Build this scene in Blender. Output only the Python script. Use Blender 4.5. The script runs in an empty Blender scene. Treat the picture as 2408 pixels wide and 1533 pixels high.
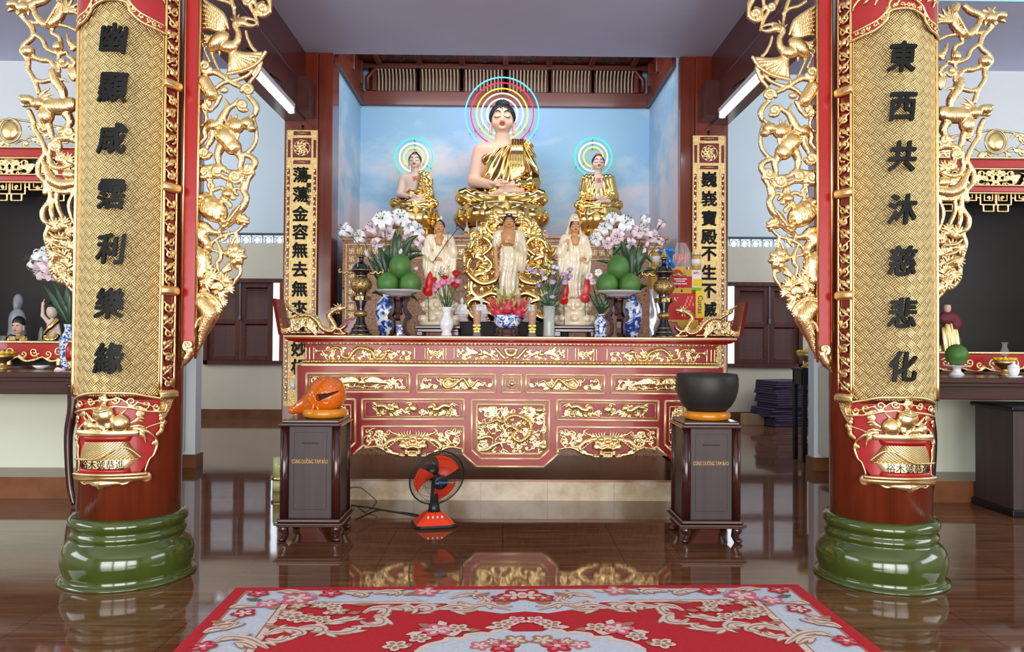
import bpy, bmesh, math, random
import numpy as np
from mathutils import Vector, Matrix
from mathutils.noise import noise as pnoise
SC = bpy.context.scene
COL = SC.collection
PI = math.pi

# ---------------------------------------------------------------- camera
F, CX, CY, CAMZ = 1800.0, 1204.0, 766.5, 1.45
cam_data = bpy.data.cameras.new('camera')
cam_data.sensor_width = 36.0
cam_data.lens = 36.0 * F / 2408.0
cam_data.clip_start = 0.05
cam = bpy.data.objects.new('camera', cam_data)
COL.objects.link(cam)
CR = (Matrix.Rotation(-19 / F, 4, 'Z') @ Matrix.Rotation(PI / 2 + 30.5 / F, 4, 'X') @ Matrix.Rotation(0.0065, 4, 'Z'))
cam.matrix_world = Matrix.Translation((0, 0, CAMZ)) @ CR
SC.camera = cam
# ---------------------------------------------------------------- world, lights, exposure
SC.view_settings.view_transform = 'Standard'
SC.view_settings.look = 'None'
SC.view_settings.gamma = 1.0
SC.view_settings.use_curve_mapping = False
SC.view_settings.exposure = 0.45
SC.cycles.max_bounces = 7
SC.cycles.diffuse_bounces = 3
SC.cycles.glossy_bounces = 4
SC.cycles.transmission_bounces = 6
SC.cycles.transparent_max_bounces = 8
SC.cycles.sample_clamp_indirect = 6.0
SC.cycles.caustics_reflective = False
SC.cycles.caustics_refractive = False
world = bpy.data.worlds.new('daylight_sky')
SC.world = world
world.use_nodes = True
world.node_tree.nodes['Background'].inputs[0].default_value = (0.80, 0.90, 1.0, 1)
world.node_tree.nodes['Background'].inputs[1].default_value = 2.2


def area(name, loc, rot, sx, sy, power, col=(1, 1, 1), spread=PI):
 l = bpy.data.lights.new(name, 'AREA')
 l.shape = 'RECTANGLE'
 l.size, l.size_y, l.energy, l.color, l.spread = sx, sy, power, col, spread
 o = bpy.data.objects.new(name, l)
 COL.objects.link(o)
 o.location, o.rotation_euler = loc, rot
 return o


# daylight through the three front doors behind the photographer, high side windows of the hall, unseen lights added at the sides of the rear room
for dx, pw in ((-4.6, 300), (0.0, 360), (4.6, 300)):
 area('front_door_daylight', (dx, -6.9, 1.95), (-PI / 2, 0, PI), 3.9, 3.8, pw, (1.0, 0.97, 0.93))
for sx in (-1, 1):
 area('side_window_daylight', (sx * 8.9, 2.0, 3.2), (0, sx * PI / 2, 0), 2.0, 6.0, 170, (0.86, 0.93, 1.0))
 area('rear_room_fill_light', (sx * 8.8, 11.3, 4.4), (0, sx * PI / 2, 0), 2.2, 3.6, 190, (0.85, 0.93, 1.0))
# ---------------------------------------------------------------- helpers
def P(px, py, Y):
 """the point of the place at depth Y that the photograph shows at pixel (px, py)"""
 d = CR @ Vector(((px - CX) / F, -(py - CY) / F, -1.0, 0.0))
 t = Y / d.y
 return Vector((d.x * t, Y, CAMZ + d.z * t))


def PX(px, Y, py=797):
 return P(px, py, Y).x


def PZ(py, Y, px=1190):
 return P(px, py, Y).z


def link_mesh(name, V, Fc, mats, parent=None, mi=None, smooth=True, uv=None):
 off = Vector((0, 0, 0))
 if parent is not None:
  off = parent_world(parent)
 me = bpy.data.meshes.new(name)
 V = np.asarray(V, dtype=np.float64).reshape(-1, 3) - np.array(off)
 if isinstance(Fc, np.ndarray):
  n, k = Fc.shape
  me.vertices.add(len(V)); me.vertices.foreach_set('co', V.astype(np.float32).ravel())
  me.loops.add(n * k); me.loops.foreach_set('vertex_index', Fc.astype(np.int32).ravel())
  me.polygons.add(n); me.polygons.foreach_set('loop_start', np.arange(0, n * k, k, dtype=np.int32))
  me.update(calc_edges=True)
 else:
  me.from_pydata([tuple(v) for v in V], [], Fc)
 if not isinstance(mats, (list, tuple)):
  mats = [mats]
 for m in mats:
  me.materials.append(m)
 if mi is not None:
  me.polygons.foreach_set('material_index', np.asarray(mi, dtype=np.int32))
 if isinstance(smooth, (bool, int)):
  me.polygons.foreach_set('use_smooth', [bool(smooth)] * len(me.polygons))
 else:
  me.polygons.foreach_set('use_smooth', smooth)
 if uv is not None:
  ul = me.uv_layers.new(name='uv')
  li = np.empty(len(me.loops), dtype=np.int32)
  me.loops.foreach_get('vertex_index', li)
  ul.data.foreach_set('uv', np.asarray(uv, dtype=np.float32)[li].ravel())
 me.validate()
 me.update()
 o = bpy.data.objects.new(name, me)
 COL.objects.link(o)
 if parent is not None:
  o.parent = parent
 return o


def parent_world(p):
 v = Vector(p.location)
 while p.parent is not None:
  p = p.parent
  v += Vector(p.location)
 return v


class MB:
 """collects shapes in world metres, then links them as one mesh object"""
 def __init__(s):
  s.V, s.Fc, s.mi, s.sm, s.uv = [], [], [], [], []
  s.m = 0

 def add(s, V, Fc, smooth=True, m=None, uv=None):
  b = len(s.V)
  s.V += [tuple(v) for v in V]
  s.uv += [tuple(u) for u in uv] if uv is not None else [(0, 0)] * len(V)
  m = s.m if m is None else m
  for f in Fc:
   s.Fc.append(tuple(i + b for i in f))
   s.mi.append(m)
   s.sm.append(smooth)
  return s

 def box(s, lo, hi, bev=0.0, m=None, rot=0.0, piv=None):
  return s._box([min(a, b) for a, b in zip(lo, hi)], [max(a, b) for a, b in zip(lo, hi)], bev, m, rot, piv)

 def _box(s, lo, hi, bev, m, rot, piv):
  x0, y0, z0 = lo
  x1, y1, z1 = hi
  if bev <= 0:
   V = [(x, y, z) for z in (z0, z1) for y in (y0, y1) for x in (x0, x1)]
   Fc = [(0, 2, 3, 1), (4, 5, 7, 6), (0, 1, 5, 4), (2, 6, 7, 3), (0, 4, 6, 2), (1, 3, 7, 5)]
  else:
   bm = bmesh.new()
   bmesh.ops.create_cube(bm, size=1)
   for v in bm.verts:
    v.co = Vector(((x0 + x1) / 2 + v.co.x * (x1 - x0), (y0 + y1) / 2 + v.co.y * (y1 - y0), (z0 + z1) / 2 + v.co.z * (z1 - z0)))
   bev = min(bev, 0.49 * min(x1 - x0, y1 - y0, z1 - z0))
   bmesh.ops.bevel(bm, geom=bm.edges[:], offset=bev, segments=2, profile=0.5, affect='EDGES')
   bm.verts.index_update()
   V = [v.co.copy() for v in bm.verts]
   Fc = [tuple(v.index for v in f.verts) for f in bm.faces]
   bm.free()
  if rot:
   R = Matrix.Rotation(rot, 3, 'Z')
   pv = Vector(piv) if piv else Vector(((x0 + x1) / 2, (y0 + y1) / 2, 0))
   V = [R @ (Vector(v) - pv) + pv for v in V]
  return s.add(V, Fc, False, m)

 def quad(s, a, b, c, d, m=None):
  return s.add([a, b, c, d], [(0, 1, 2, 3)], False, m)

 def lathe(s, prof, c=(0, 0, 0), seg=32, m=None, a0=0.0, a1=2 * PI, sy=1.0, ripple=None, smooth=True):
  full = abs(a1 - a0) >= 2 * PI - 1e-6
  n = seg if full else seg + 1
  V = []
  for r, z in prof:
   for i in range(n):
    a = a0 + (a1 - a0) * i / seg
    rr = r * (1 + (ripple(a, z) if ripple else 0))
    V.append((c[0] + rr * math.cos(a), c[1] + sy * rr * math.sin(a), c[2] + z))
  Fc = []
  for j in range(len(prof) - 1):
   for i in range(seg):
    i2 = (i + 1) % n
    Fc.append((j * n + i, j * n + i2, (j + 1) * n + i2, (j + 1) * n + i))
  if full:
   for j, up in ((0, False), (len(prof) - 1, True)):
    if prof[j][0] > 1e-5:
     k = len(V)
     V.append((c[0], c[1], c[2] + prof[j][1]))
     for i in range(n):
      a, b = j * n + i, j * n + (i + 1) % n
      Fc.append((a, b, k) if up else (b, a, k))
  return s.add(V, Fc, smooth, m)

 def tube(s, pts, r, seg=8, m=None, cap=True, flat=None, closed=False):
  pts = [Vector(p) for p in pts]
  n = len(pts)
  rs = list(r) if isinstance(r, (list, tuple)) else [r] * n
  if len(rs) != n:
   rs = [float(np.interp(i / (n - 1), np.linspace(0, 1, len(rs)), rs)) for i in range(n)]
  V, Fc = [], []
  up = None
  for i in range(n):
   t = (pts[(i + 1) % n] - pts[i - 1]) if closed else (pts[min(i + 1, n - 1)] - pts[max(i - 1, 0)])
   t = t.normalized() if t.length > 1e-9 else Vector((0, 0, 1))
   if up is None:
    up = Vector((0, 1, 0)) if abs(t.y) < 0.9 else Vector((1, 0, 0))
   u = (up - t * up.dot(t))
   u = u.normalized() if u.length > 1e-6 else t.orthogonal().normalized()
   up = u
   w = t.cross(u)
   fl = flat or 1.0
   for k in range(seg):
    a = 2 * PI * k / seg
    V.append(pts[i] + u * (math.cos(a) * rs[i] * fl) + w * (math.sin(a) * rs[i]))
  for i in range(n if closed else n - 1):
   for k in range(seg):
    k2 = (k + 1) % seg
    j = (i + 1) % n
    Fc.append((i * seg + k, j * seg + k, j * seg + k2, i * seg + k2))
  if cap and not closed:
   Fc.append(tuple(range(seg)))
   Fc.append(tuple(reversed([(n - 1) * seg + k for k in range(seg)])))
  return s.add(V, Fc, True, m)

 def ell(s, c, R, seg=14, m=None, rot=None):
  if not isinstance(R, (tuple, list)):
   R = (R, R, R)
  rings = max(5, seg // 2)
  V = []
  Fc = []
  for j in range(1, rings):
   th = PI * j / rings
   for i in range(seg):
    a = 2 * PI * i / seg
    V.append(Vector((R[0] * math.sin(th) * math.cos(a), R[1] * math.sin(th) * math.sin(a), -R[2] * math.cos(th))))
  b, t = len(V), len(V) + 1
  V += [Vector((0, 0, -R[2])), Vector((0, 0, R[2]))]
  for j in range(rings - 2):
   for i in range(seg):
    i2 = (i + 1) % seg
    Fc.append((j * seg + i, j * seg + i2, (j + 1) * seg + i2, (j + 1) * seg + i))
  for i in range(seg):
   i2 = (i + 1) % seg
   Fc.append((i2, i, b))
   Fc.append(((rings - 2) * seg + i, (rings - 2) * seg + i2, t))
  if rot is not None:
   V = [rot @ v for v in V]
  c = Vector(c)
  return s.add([v + c for v in V], Fc, True, m)

 def prism(s, poly, y0, y1, m=None, ch=0.0, axis='y', m_side=None):
  """polygon in x,z extruded from y0 (front) to y1; ch = chamfer of the front rim"""
  n = len(poly)
  ar = sum(poly[i][0] * poly[(i + 1) % n][1] - poly[(i + 1) % n][0] * poly[i][1] for i in range(n))
  if ar < 0:
   poly = list(reversed(poly))
  rings = []
  if ch > 0:
   ins = []
   for i in range(n):
    a, b, c = Vector(poly[i - 1]), Vector(poly[i]), Vector(poly[(i + 1) % n])
    d1 = (b - a).normalized() if (b - a).length > 1e-9 else Vector((1, 0))
    d2 = (c - b).normalized() if (c - b).length > 1e-9 else d1
    nn = Vector((-d1.y - d2.y, d1.x + d2.x))
    nn = nn.normalized() if nn.length > 1e-6 else Vector((-d1.y, d1.x))
    ins.append(b + nn * ch)
   rings = [(ins, y0), (poly, y0 + ch), (poly, y1)]
  else:
   rings = [(poly, y0), (poly, y1)]
  V, Fc = [], []
  mp = (lambda x, z, y: (x, y, z)) if axis == 'y' else ((lambda x, z, y: (x, z, y)) if axis == 'z' else (lambda x, z, y: (y, x, z)))
  for pl, y in rings:
   V += [mp(p[0], p[1], y) for p in pl]
  for j in range(len(rings) - 1):
   for i in range(n):
    i2 = (i + 1) % n
    Fc.append((j * n + i, (j + 1) * n + i, (j + 1) * n + i2, j * n + i2))
  s.add(V, Fc, False, m if m_side is None else m_side)
  b = len(s.V) - len(V)
  s.Fc.append(tuple(b + i for i in range(n)))
  s.Fc.append(tuple(b + (len(rings) - 1) * n + i for i in reversed(range(n))))
  mm = s.m if m is None else m
  s.mi += [mm, mm]
  s.sm += [False, False]
  return s

 def grid(s, fn, nu, nv, m=None, smooth=True, uvfn=None, flip=False):
  V = [fn(i / nu, j / nv) for j in range(nv + 1) for i in range(nu + 1)]
  uv = [uvfn(i / nu, j / nv) for j in range(nv + 1) for i in range(nu + 1)] if uvfn else None
  Fc = []
  for j in range(nv):
   for i in range(nu):
    a = j * (nu + 1) + i
    f = (a, a + 1, a + nu + 2, a + nu + 1)
    Fc.append(tuple(reversed(f)) if flip else f)
  return s.add(V, Fc, smooth, m, uv)

 def build(s, name, mats, parent=None, uv=False):
  return link_mesh(name, s.V, s.Fc, mats, parent, s.mi, s.sm, s.uv if uv else None)


def spline(pts, n=6, closed=False):
 """Catmull-Rom through the points (any dimension)"""
 pts = [np.array(p, dtype=float) for p in pts]
 m = len(pts)
 if m < 3:
  return [pts[0] + (pts[-1] - pts[0]) * i / n for i in range(n + 1)]
 out = []
 for i in range(m if closed else m - 1):
  if closed:
   p0, p1, p2, p3 = pts[i - 1], pts[i], pts[(i + 1) % m], pts[(i + 2) % m]
  else:
   p0, p1, p2, p3 = pts[max(i - 1, 0)], pts[i], pts[i + 1], pts[min(i + 2, m - 1)]
  for k in range(n):
   t = k / n
   out.append(0.5 * ((2 * p1) + (p2 - p0) * t + (2 * p0 - 5 * p1 + 4 * p2 - p3) * t * t + (3 * p1 - p0 - 3 * p2 + p3) * t ** 3))
 if not closed:
  out.append(pts[-1])
 return out


def spiral(cx, cz, r, a0, turns=1.5, n=18, inner=0.15):
 """2-D spiral from the rim (angle a0) to the eye"""
 return [(cx + r * (1 - (1 - inner) * k / n) * math.cos(a0 + turns * 2 * PI * k / n), cz + r * (1 - (1 - inner) * k / n) * math.sin(a0 + turns * 2 * PI * k / n)) for k in range(n + 1)]


class Carve:
 """one solid sculpted from blended lumps and strands, meshed by surface nets"""
 def __init__(s, lo, hi, h, ys=1.0):
  s.lo, s.h, s.ys = np.array(lo, float), h, ys
  s.n = np.maximum(np.ceil((np.array(hi, float) - s.lo) / h).astype(int) + 1, 4)
  s.f = np.full(tuple(s.n), 99.0, dtype=np.float32)

 def win(s, lo, hi, mg):
  a = np.clip(np.floor((np.array(lo) - mg - s.lo) / s.h).astype(int), 0, s.n)
  b = np.clip(np.ceil((np.array(hi) + mg - s.lo) / s.h).astype(int) + 1, 0, s.n)
  if np.any(b - a < 1):
   return None
  ax = [s.lo[i] + s.h * np.arange(a[i], b[i]) for i in range(3)]
  X, Y, Z = np.meshgrid(*ax, indexing='ij', sparse=True)
  return (slice(a[0], b[0]), slice(a[1], b[1]), slice(a[2], b[2])), X, Y, Z

 def put(s, sl, d, k, sub=False):
  f = s.f[sl]
  d = d.astype(np.float32)
  if sub:
   d = -d
   if k > 0:
    hh = np.clip(0.5 - 0.5 * (d - f) / k, 0, 1)
    s.f[sl] = d * (1 - hh) + f * hh + k * hh * (1 - hh)
    s.f[sl] = np.maximum(s.f[sl], np.maximum(f, d))
   else:
    s.f[sl] = np.maximum(f, d)
   return
  if k > 0:
   hh = np.clip(0.5 + 0.5 * (f - d) / k, 0, 1)
   s.f[sl] = f * (1 - hh) + d * hh - k * hh * (1 - hh)
  else:
   s.f[sl] = np.minimum(f, d)

 def cap(s, a, b, ra, rb=None, k=0.0, sub=False, fl=1.0):
  """round cone; fl<1 flattens it along y"""
  rb = ra if rb is None else rb
  a, b = np.array(a, float), np.array(b, float)
  R = max(ra, rb)
  w = s.win(np.minimum(a, b) - R, np.maximum(a, b) + R, max(3 * s.h, k))
  if w is None:
   return s
  sl, X, Y, Z = w
  d = b - a
  e = d.copy()
  px, py, pz = X - a[0], (Y - a[1]) / fl, Z - a[2]
  e[1] /= fl
  L = max(float(e @ e), 1e-12)
  t = np.clip((px * e[0] + py * e[1] + pz * e[2]) / L, 0, 1)
  q = np.sqrt((px - t * e[0]) ** 2 + (py - t * e[1]) ** 2 + (pz - t * e[2]) ** 2) - (ra + t * (rb - ra))
  s.put(sl, q * min(1.0, fl * 1.3), k, sub)
  return s

 def strand(s, pts, r, k=0.0, n=5, fl=1.0):
  q = spline(pts, n) if n > 1 else [np.array(p, float) for p in pts]
  m = len(q)
  rs = np.interp(np.linspace(0, 1, m), np.linspace(0, 1, len(r)), r) if isinstance(r, (list, tuple)) else [r] * m
  A, R = np.array(q), max(rs)
  w = s.win(A.min(0) - R, A.max(0) + R, max(3 * s.h, k))
  if w is None:
   return s
  T = Carve.__new__(Carve)
  T.lo, T.h, T.n = s.lo + s.h * np.array([x.start for x in w[0]]), s.h, np.array([x.stop - x.start for x in w[0]])
  T.f = np.full(tuple(T.n), 99.0, dtype=np.float32)
  for i in range(m - 1):
   T.cap(q[i], q[i + 1], rs[i], rs[i + 1], 0.0, fl=fl)
  s.put(w[0], T.f, k)
  return s

 def ell(s, c, R, k=0.0, rot=None, sub=False):
  if not isinstance(R, (tuple, list)):
   R = (R, R, R)
  c = np.array(c, float)
  M = max(R)
  ext = np.array([M] * 3) if rot is not None else np.array(R)
  w = s.win(c - ext, c + ext, max(3 * s.h, k))
  if w is None:
   return s
  sl, X, Y, Z = w
  x, y, z = X - c[0], Y - c[1], Z - c[2]
  if rot is not None:
   r = np.array(rot.to_3x3() if hasattr(rot, 'to_3x3') else rot).T
   x, y, z = r[0, 0] * x + r[0, 1] * y + r[0, 2] * z, r[1, 0] * x + r[1, 1] * y + r[1, 2] * z, r[2, 0] * x + r[2, 1] * y + r[2, 2] * z
  k0 = np.sqrt((x / R[0]) ** 2 + (y / R[1]) ** 2 + (z / R[2]) ** 2)
  k1 = np.sqrt((x / R[0] ** 2) ** 2 + (y / R[1] ** 2) ** 2 + (z / R[2] ** 2) ** 2) + 1e-9
  q = k0 * (k0 - 1.0) / k1
  s.put(sl, np.where(k0 < 1e-3, -min(R), q), k, sub)
  return s

 def grid(s):
  ax = [s.lo[i] + s.h * np.arange(s.n[i]) for i in range(3)]
  return np.meshgrid(*ax, indexing='ij', sparse=True)

 def mesh(s):
  f = s.f
  f[0], f[-1], f[:, 0], f[:, -1], f[:, :, 0], f[:, :, -1] = (np.maximum(f[0], 1e-4), np.maximum(f[-1], 1e-4), np.maximum(f[:, 0], 1e-4),
                np.maximum(f[:, -1], 1e-4), np.maximum(f[:, :, 0], 1e-4), np.maximum(f[:, :, -1], 1e-4))
  ins = f < 0
  n0, n1, n2 = f.shape
  cnt = np.zeros((n0 - 1, n1 - 1, n2 - 1), dtype=np.int8)
  C = [(i, j, k) for i in (0, 1) for j in (0, 1) for k in (0, 1)]
  for i, j, k in C:
   cnt += ins[i:n0 - 1 + i, j:n1 - 1 + j, k:n2 - 1 + k]
  act = np.argwhere((cnt > 0) & (cnt < 8))
  idx = np.full(cnt.shape, -1, dtype=np.int64)
  idx[act[:, 0], act[:, 1], act[:, 2]] = np.arange(len(act))
  val = np.stack([f[act[:, 0] + i, act[:, 1] + j, act[:, 2] + k] for i, j, k in C], 1).astype(np.float64)
  val = np.clip(val, -3 * s.h, 3 * s.h)
  acc = np.zeros((len(act), 3))
  num = np.zeros(len(act))
  CA = np.array(C, float)
  for a in range(8):
   for b in range(a + 1, 8):
    if np.abs(CA[a] - CA[b]).sum() != 1:
     continue
    x = (val[:, a] < 0) != (val[:, b] < 0)
    t = val[:, a] / np.where(x, val[:, a] - val[:, b], 1)
    p = CA[a] + t[:, None] * (CA[b] - CA[a])
    acc += np.where(x[:, None], p, 0)
    num += x
  V = s.lo + s.h * (act + acc / num[:, None])
  Q = []
  for ax in range(3):
   sh = [slice(None)] * 3
   lo, hi = list(sh), list(sh)
   lo[ax], hi[ax] = slice(0, -1), slice(1, None)
   A, B = ins[tuple(lo)], ins[tuple(hi)]
   u, v = [(1, 2), (2, 0), (0, 1)][ax]
   for sgn, msk in ((1, A & ~B), (-1, ~A & B)):
    e = np.argwhere(msk)
    e = e[(e[:, u] > 0) & (e[:, v] > 0) & (e[:, u] < f.shape[u] - 1) & (e[:, v] < f.shape[v] - 1)]
    du, dv = np.eye(3, dtype=int)[u], np.eye(3, dtype=int)[v]
    q = np.stack([idx[tuple((e - x).T)] for x in (du + dv, dv, 0 * du, du)], 1)
    Q.append(q if sgn > 0 else q[:, ::-1])
  Q = np.concatenate(Q)
  return V, Q[(Q >= 0).all(1)]

 def front(s, x, z):
  """y of the first surface met at (x, z) coming from -y"""
  i = int(np.clip(round((x - s.lo[0]) / s.h), 0, s.n[0] - 1))
  k = int(np.clip(round((z - s.lo[2]) / s.h), 0, s.n[2] - 1))
  j = np.argmax(s.f[i, :, k] < 0)
  a, b = s.f[i, j - 1, k], s.f[i, j, k]
  return s.lo[1] + s.h * (j - (b / (b - a) if abs(b - a) > 1e-9 and j > 0 else 0))

 def build(s, name, mats, parent=None, warp=None):
  V, Q = s.mesh()
  if warp is not None:
   V = warp(V)
  return link_mesh(name, V, Q, mats, parent)


# ---------------------------------------------------------------- naming
def thing(name, label, cat, loc=(0, 0, 0), group=None, rz=0.0):
 o = bpy.data.objects.new(name, None)
 COL.objects.link(o)
 o.location = loc
 o.rotation_euler = (0, 0, rz)
 o.empty_display_size = 0.05
 return tag(o, label, cat, group)


def tag(o, label, cat, group=None, kind=None):
 o['label'] = label
 o['category'] = cat
 if group:
  o['group'] = group
 if kind:
  o['kind'] = kind
 return o


def struct(o, label=None):
 o['kind'] = 'structure'
 if label:
  o['label'] = label
 return o


def dup(root, loc=None, rz=None, label=None, group=None, scale=None):
 c = root.copy()
 COL.objects.link(c)
 if loc is not None:
  c.location = loc
 if rz is not None:
  c.rotation_euler = (0, 0, rz)
 if scale is not None:
  c.scale = scale
 if label:
  c['label'] = label
 if group:
  c['group'] = group
 for ch in list(root.children):
  d = ch.copy()
  COL.objects.link(d)
  d.parent = c
  for g in list(ch.children):
   e = g.copy()
   COL.objects.link(e)
   e.parent = d
 return c


def text_mesh(body, size, thick=0.004, bold=0.0, res=2):
 """centred outline lettering: verts in (x, z) with depth, triangles"""
 c = bpy.data.curves.new('lettering', 'FONT')
 c.body, c.size, c.extrude, c.offset, c.resolution_u = body, 1.0, 0.5, 0.0, res
 c.align_x = 'CENTER'
 o = bpy.data.objects.new('lettering', c)
 COL.objects.link(o)
 bpy.context.view_layer.update()
 ev = o.evaluated_get(bpy.context.evaluated_depsgraph_get())
 m = ev.to_mesh()
 V = np.array([tuple(v.co) for v in m.vertices])
 Fc = [tuple(p.vertices) for p in m.polygons]
 ev.to_mesh_clear()
 bpy.data.objects.remove(o)
 bpy.data.curves.remove(c)
 mid = (V.max(0) + V.min(0)) / 2
 V = V - mid
 if bold > 0:
  n = len(V)
  sh = [(0, 0), (bold, 0), (-bold, 0), (0, bold), (0, -bold), (bold * .7, bold * .7), (-bold * .7, -bold * .7)]
  V = np.concatenate([V * (1, 1, 1 + 0.02 * i) + (dx, dy, 0) for i, (dx, dy) in enumerate(sh)])
  Fc = [tuple(v + i * n for v in f) for i in range(len(sh)) for f in Fc]
 return np.stack([V[:, 0] * size, V[:, 2] * -2 * thick * 0.5, V[:, 1] * size], 1), Fc


def text_flat(mb, body, c, size, m=None, thick=0.004, bold=0.0, wscale=1.0, rz=0.0):
 V, Fc = text_mesh(body, size, thick, bold)
 V[:, 0] *= wscale
 ca, sa = math.cos(rz), math.sin(rz)
 W = np.stack([V[:, 0] * ca - V[:, 1] * sa + c[0], V[:, 0] * sa + V[:, 1] * ca + c[1], V[:, 2] + c[2]], 1)
 return mb.add(W, Fc, False, m)


# ---------------------------------------------------------------- materials
class N:
 """a value in a shader tree, so patterns can be written as arithmetic"""
 def __init__(s, nt, sock):
  s.nt, s.k = nt, sock

 def _m(s, op, *a):
  n = s.nt.nodes.new('ShaderNodeMath')
  n.operation = op
  for i, x in enumerate((s,) + a):
   if isinstance(x, N):
    s.nt.links.new(x.k, n.inputs[i])
   else:
    n.inputs[i].default_value = x
  return N(s.nt, n.outputs[0])

 def __add__(s, o): return s._m('ADD', o)
 def __sub__(s, o): return s._m('SUBTRACT', o)
 def __mul__(s, o): return s._m('MULTIPLY', o)
 def __truediv__(s, o): return s._m('DIVIDE', o)
 def floor(s): return s._m('FLOOR')
 def frac(s): return s._m('FRACT')
 def sin(s): return s._m('SINE')
 def abs(s): return s._m('ABSOLUTE')
 def mod(s, o): return s._m('FLOORED_MODULO', o)
 def gt(s, o): return s._m('GREATER_THAN', o)
 def lt(s, o): return s._m('LESS_THAN', o)
 def max(s, o): return s._m('MAXIMUM', o)
 def min(s, o): return s._m('MINIMUM', o)
 def sqrt(s): return s._m('SQRT')
 def pow(s, o): return s._m('POWER', o)


class Mat:
 def __init__(s, name):
  s.m = bpy.data.materials.new(name)
  s.m.use_nodes = True
  s.nt = s.m.node_tree
  s.b = s.nt.nodes['Principled BSDF']

 def new(s, t): return s.nt.nodes.new('ShaderNode' + t)

 def set(s, **kw):
  for k, v in kw.items():
   i = s.b.inputs[k.replace('_', ' ')]
   if isinstance(v, N):
    s.nt.links.new(v.k, i)
   elif isinstance(v, tuple):
    i.default_value = v if len(v) == len(i.default_value) else v + (1,)
   else:
    i.default_value = v
  return s

 def coord(s, which='Object'):
  return s.new('TexCoord').outputs[which]

 def xyz(s, which='Object'):
  n = s.new('SeparateXYZ')
  s.nt.links.new(s.coord(which), n.inputs[0])
  return [N(s.nt, n.outputs[i]) for i in range(3)]

 def noise(s, scale, detail=3, sc=(1, 1, 1), rough=0.5, which='Object', dist=0.0):
  mp = s.new('Mapping')
  s.nt.links.new(s.coord(which), mp.inputs[0])
  mp.inputs['Scale'].default_value = sc
  n = s.new('TexNoise')
  n.inputs['Scale'].default_value = scale
  n.inputs['Detail'].default_value = detail
  n.inputs['Roughness'].default_value = rough
  n.inputs['Distortion'].default_value = dist
  s.nt.links.new(mp.outputs[0], n.inputs['Vector'])
  return N(s.nt, n.outputs['Fac'])

 def ramp(s, fac, stops, interp='LINEAR'):
  r = s.new('ValToRGB')
  r.color_ramp.interpolation = interp
  e = r.color_ramp.elements
  while len(e) < len(stops):
   e.new(0.5)
  for i, (p, c) in enumerate(stops):
   e[i].position = p
   e[i].color = tuple(c) + (1,) if len(c) == 3 else c
  s.nt.links.new(fac.k, r.inputs[0])
  return N(s.nt, r.outputs[0])

 def mix(s, fac, a, b):
  n = s.new('MixRGB')
  for i, x in enumerate((fac, a, b)):
   if isinstance(x, N):
    s.nt.links.new(x.k, n.inputs[i])
   else:
    n.inputs[i].default_value = x if not isinstance(x, tuple) else x + (1,)
  return N(s.nt, n.outputs[0])

 def bump(s, h, strength=0.3, dist=0.01):
  n = s.new('Bump')
  n.inputs['Strength'].default_value = strength
  n.inputs['Distance'].default_value = dist
  s.nt.links.new(h.k, n.inputs['Height'])
  s.nt.links.new(n.outputs[0], s.b.inputs['Normal'])
  return s


def srgb(*c):
 return tuple((x / 255 / 12.92) if x / 255 < 0.04045 else ((x / 255 + 0.055) / 1.055) ** 2.4 for x in c)


def simple(name, col, rough=0.5, metal=0.0, bump=None, var=0.0, vscale=6, coat=0.0, vdetail=3, **kw):
 M = Mat(name)
 M.set(Roughness=rough, Metallic=metal)
 if coat:
  M.set(Coat_Weight=coat, Coat_Roughness=0.08)
 if var:
  f = M.noise(vscale, vdetail)
  M.set(Base_Color=M.ramp(f, [(0.3, tuple(x * (1 - var) for x in col)), (0.7, tuple(min(1, x * (1 + var)) for x in col))]))
 else:
  M.set(Base_Color=col)
 if bump:
  M.bump(M.noise(bump[0], 3), bump[1], bump[2] if len(bump) > 2 else 0.01)
 M.set(**kw)
 return M.m


def glow(name, col, strength):
 M = Mat(name)
 M.set(Base_Color=(0.02, 0.02, 0.02), Emission_Color=col, Emission_Strength=strength, Roughness=0.4)
 return M.m


def wood(name, dark, light, rough=0.25, axis=2, scale=3.0, coat=0.4):
 M = Mat(name)
 sc = [1.0, 1.0, 1.0]
 sc[axis] = 0.07
 f = M.noise(scale * 4, 4, tuple(sc), 0.6, dist=0.4)
 M.set(Base_Color=M.ramp(f, [(0.25, dark), (0.75, light)]), Roughness=rough, Coat_Weight=coat, Coat_Roughness=0.12)
 return M.m


MT = {}


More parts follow.
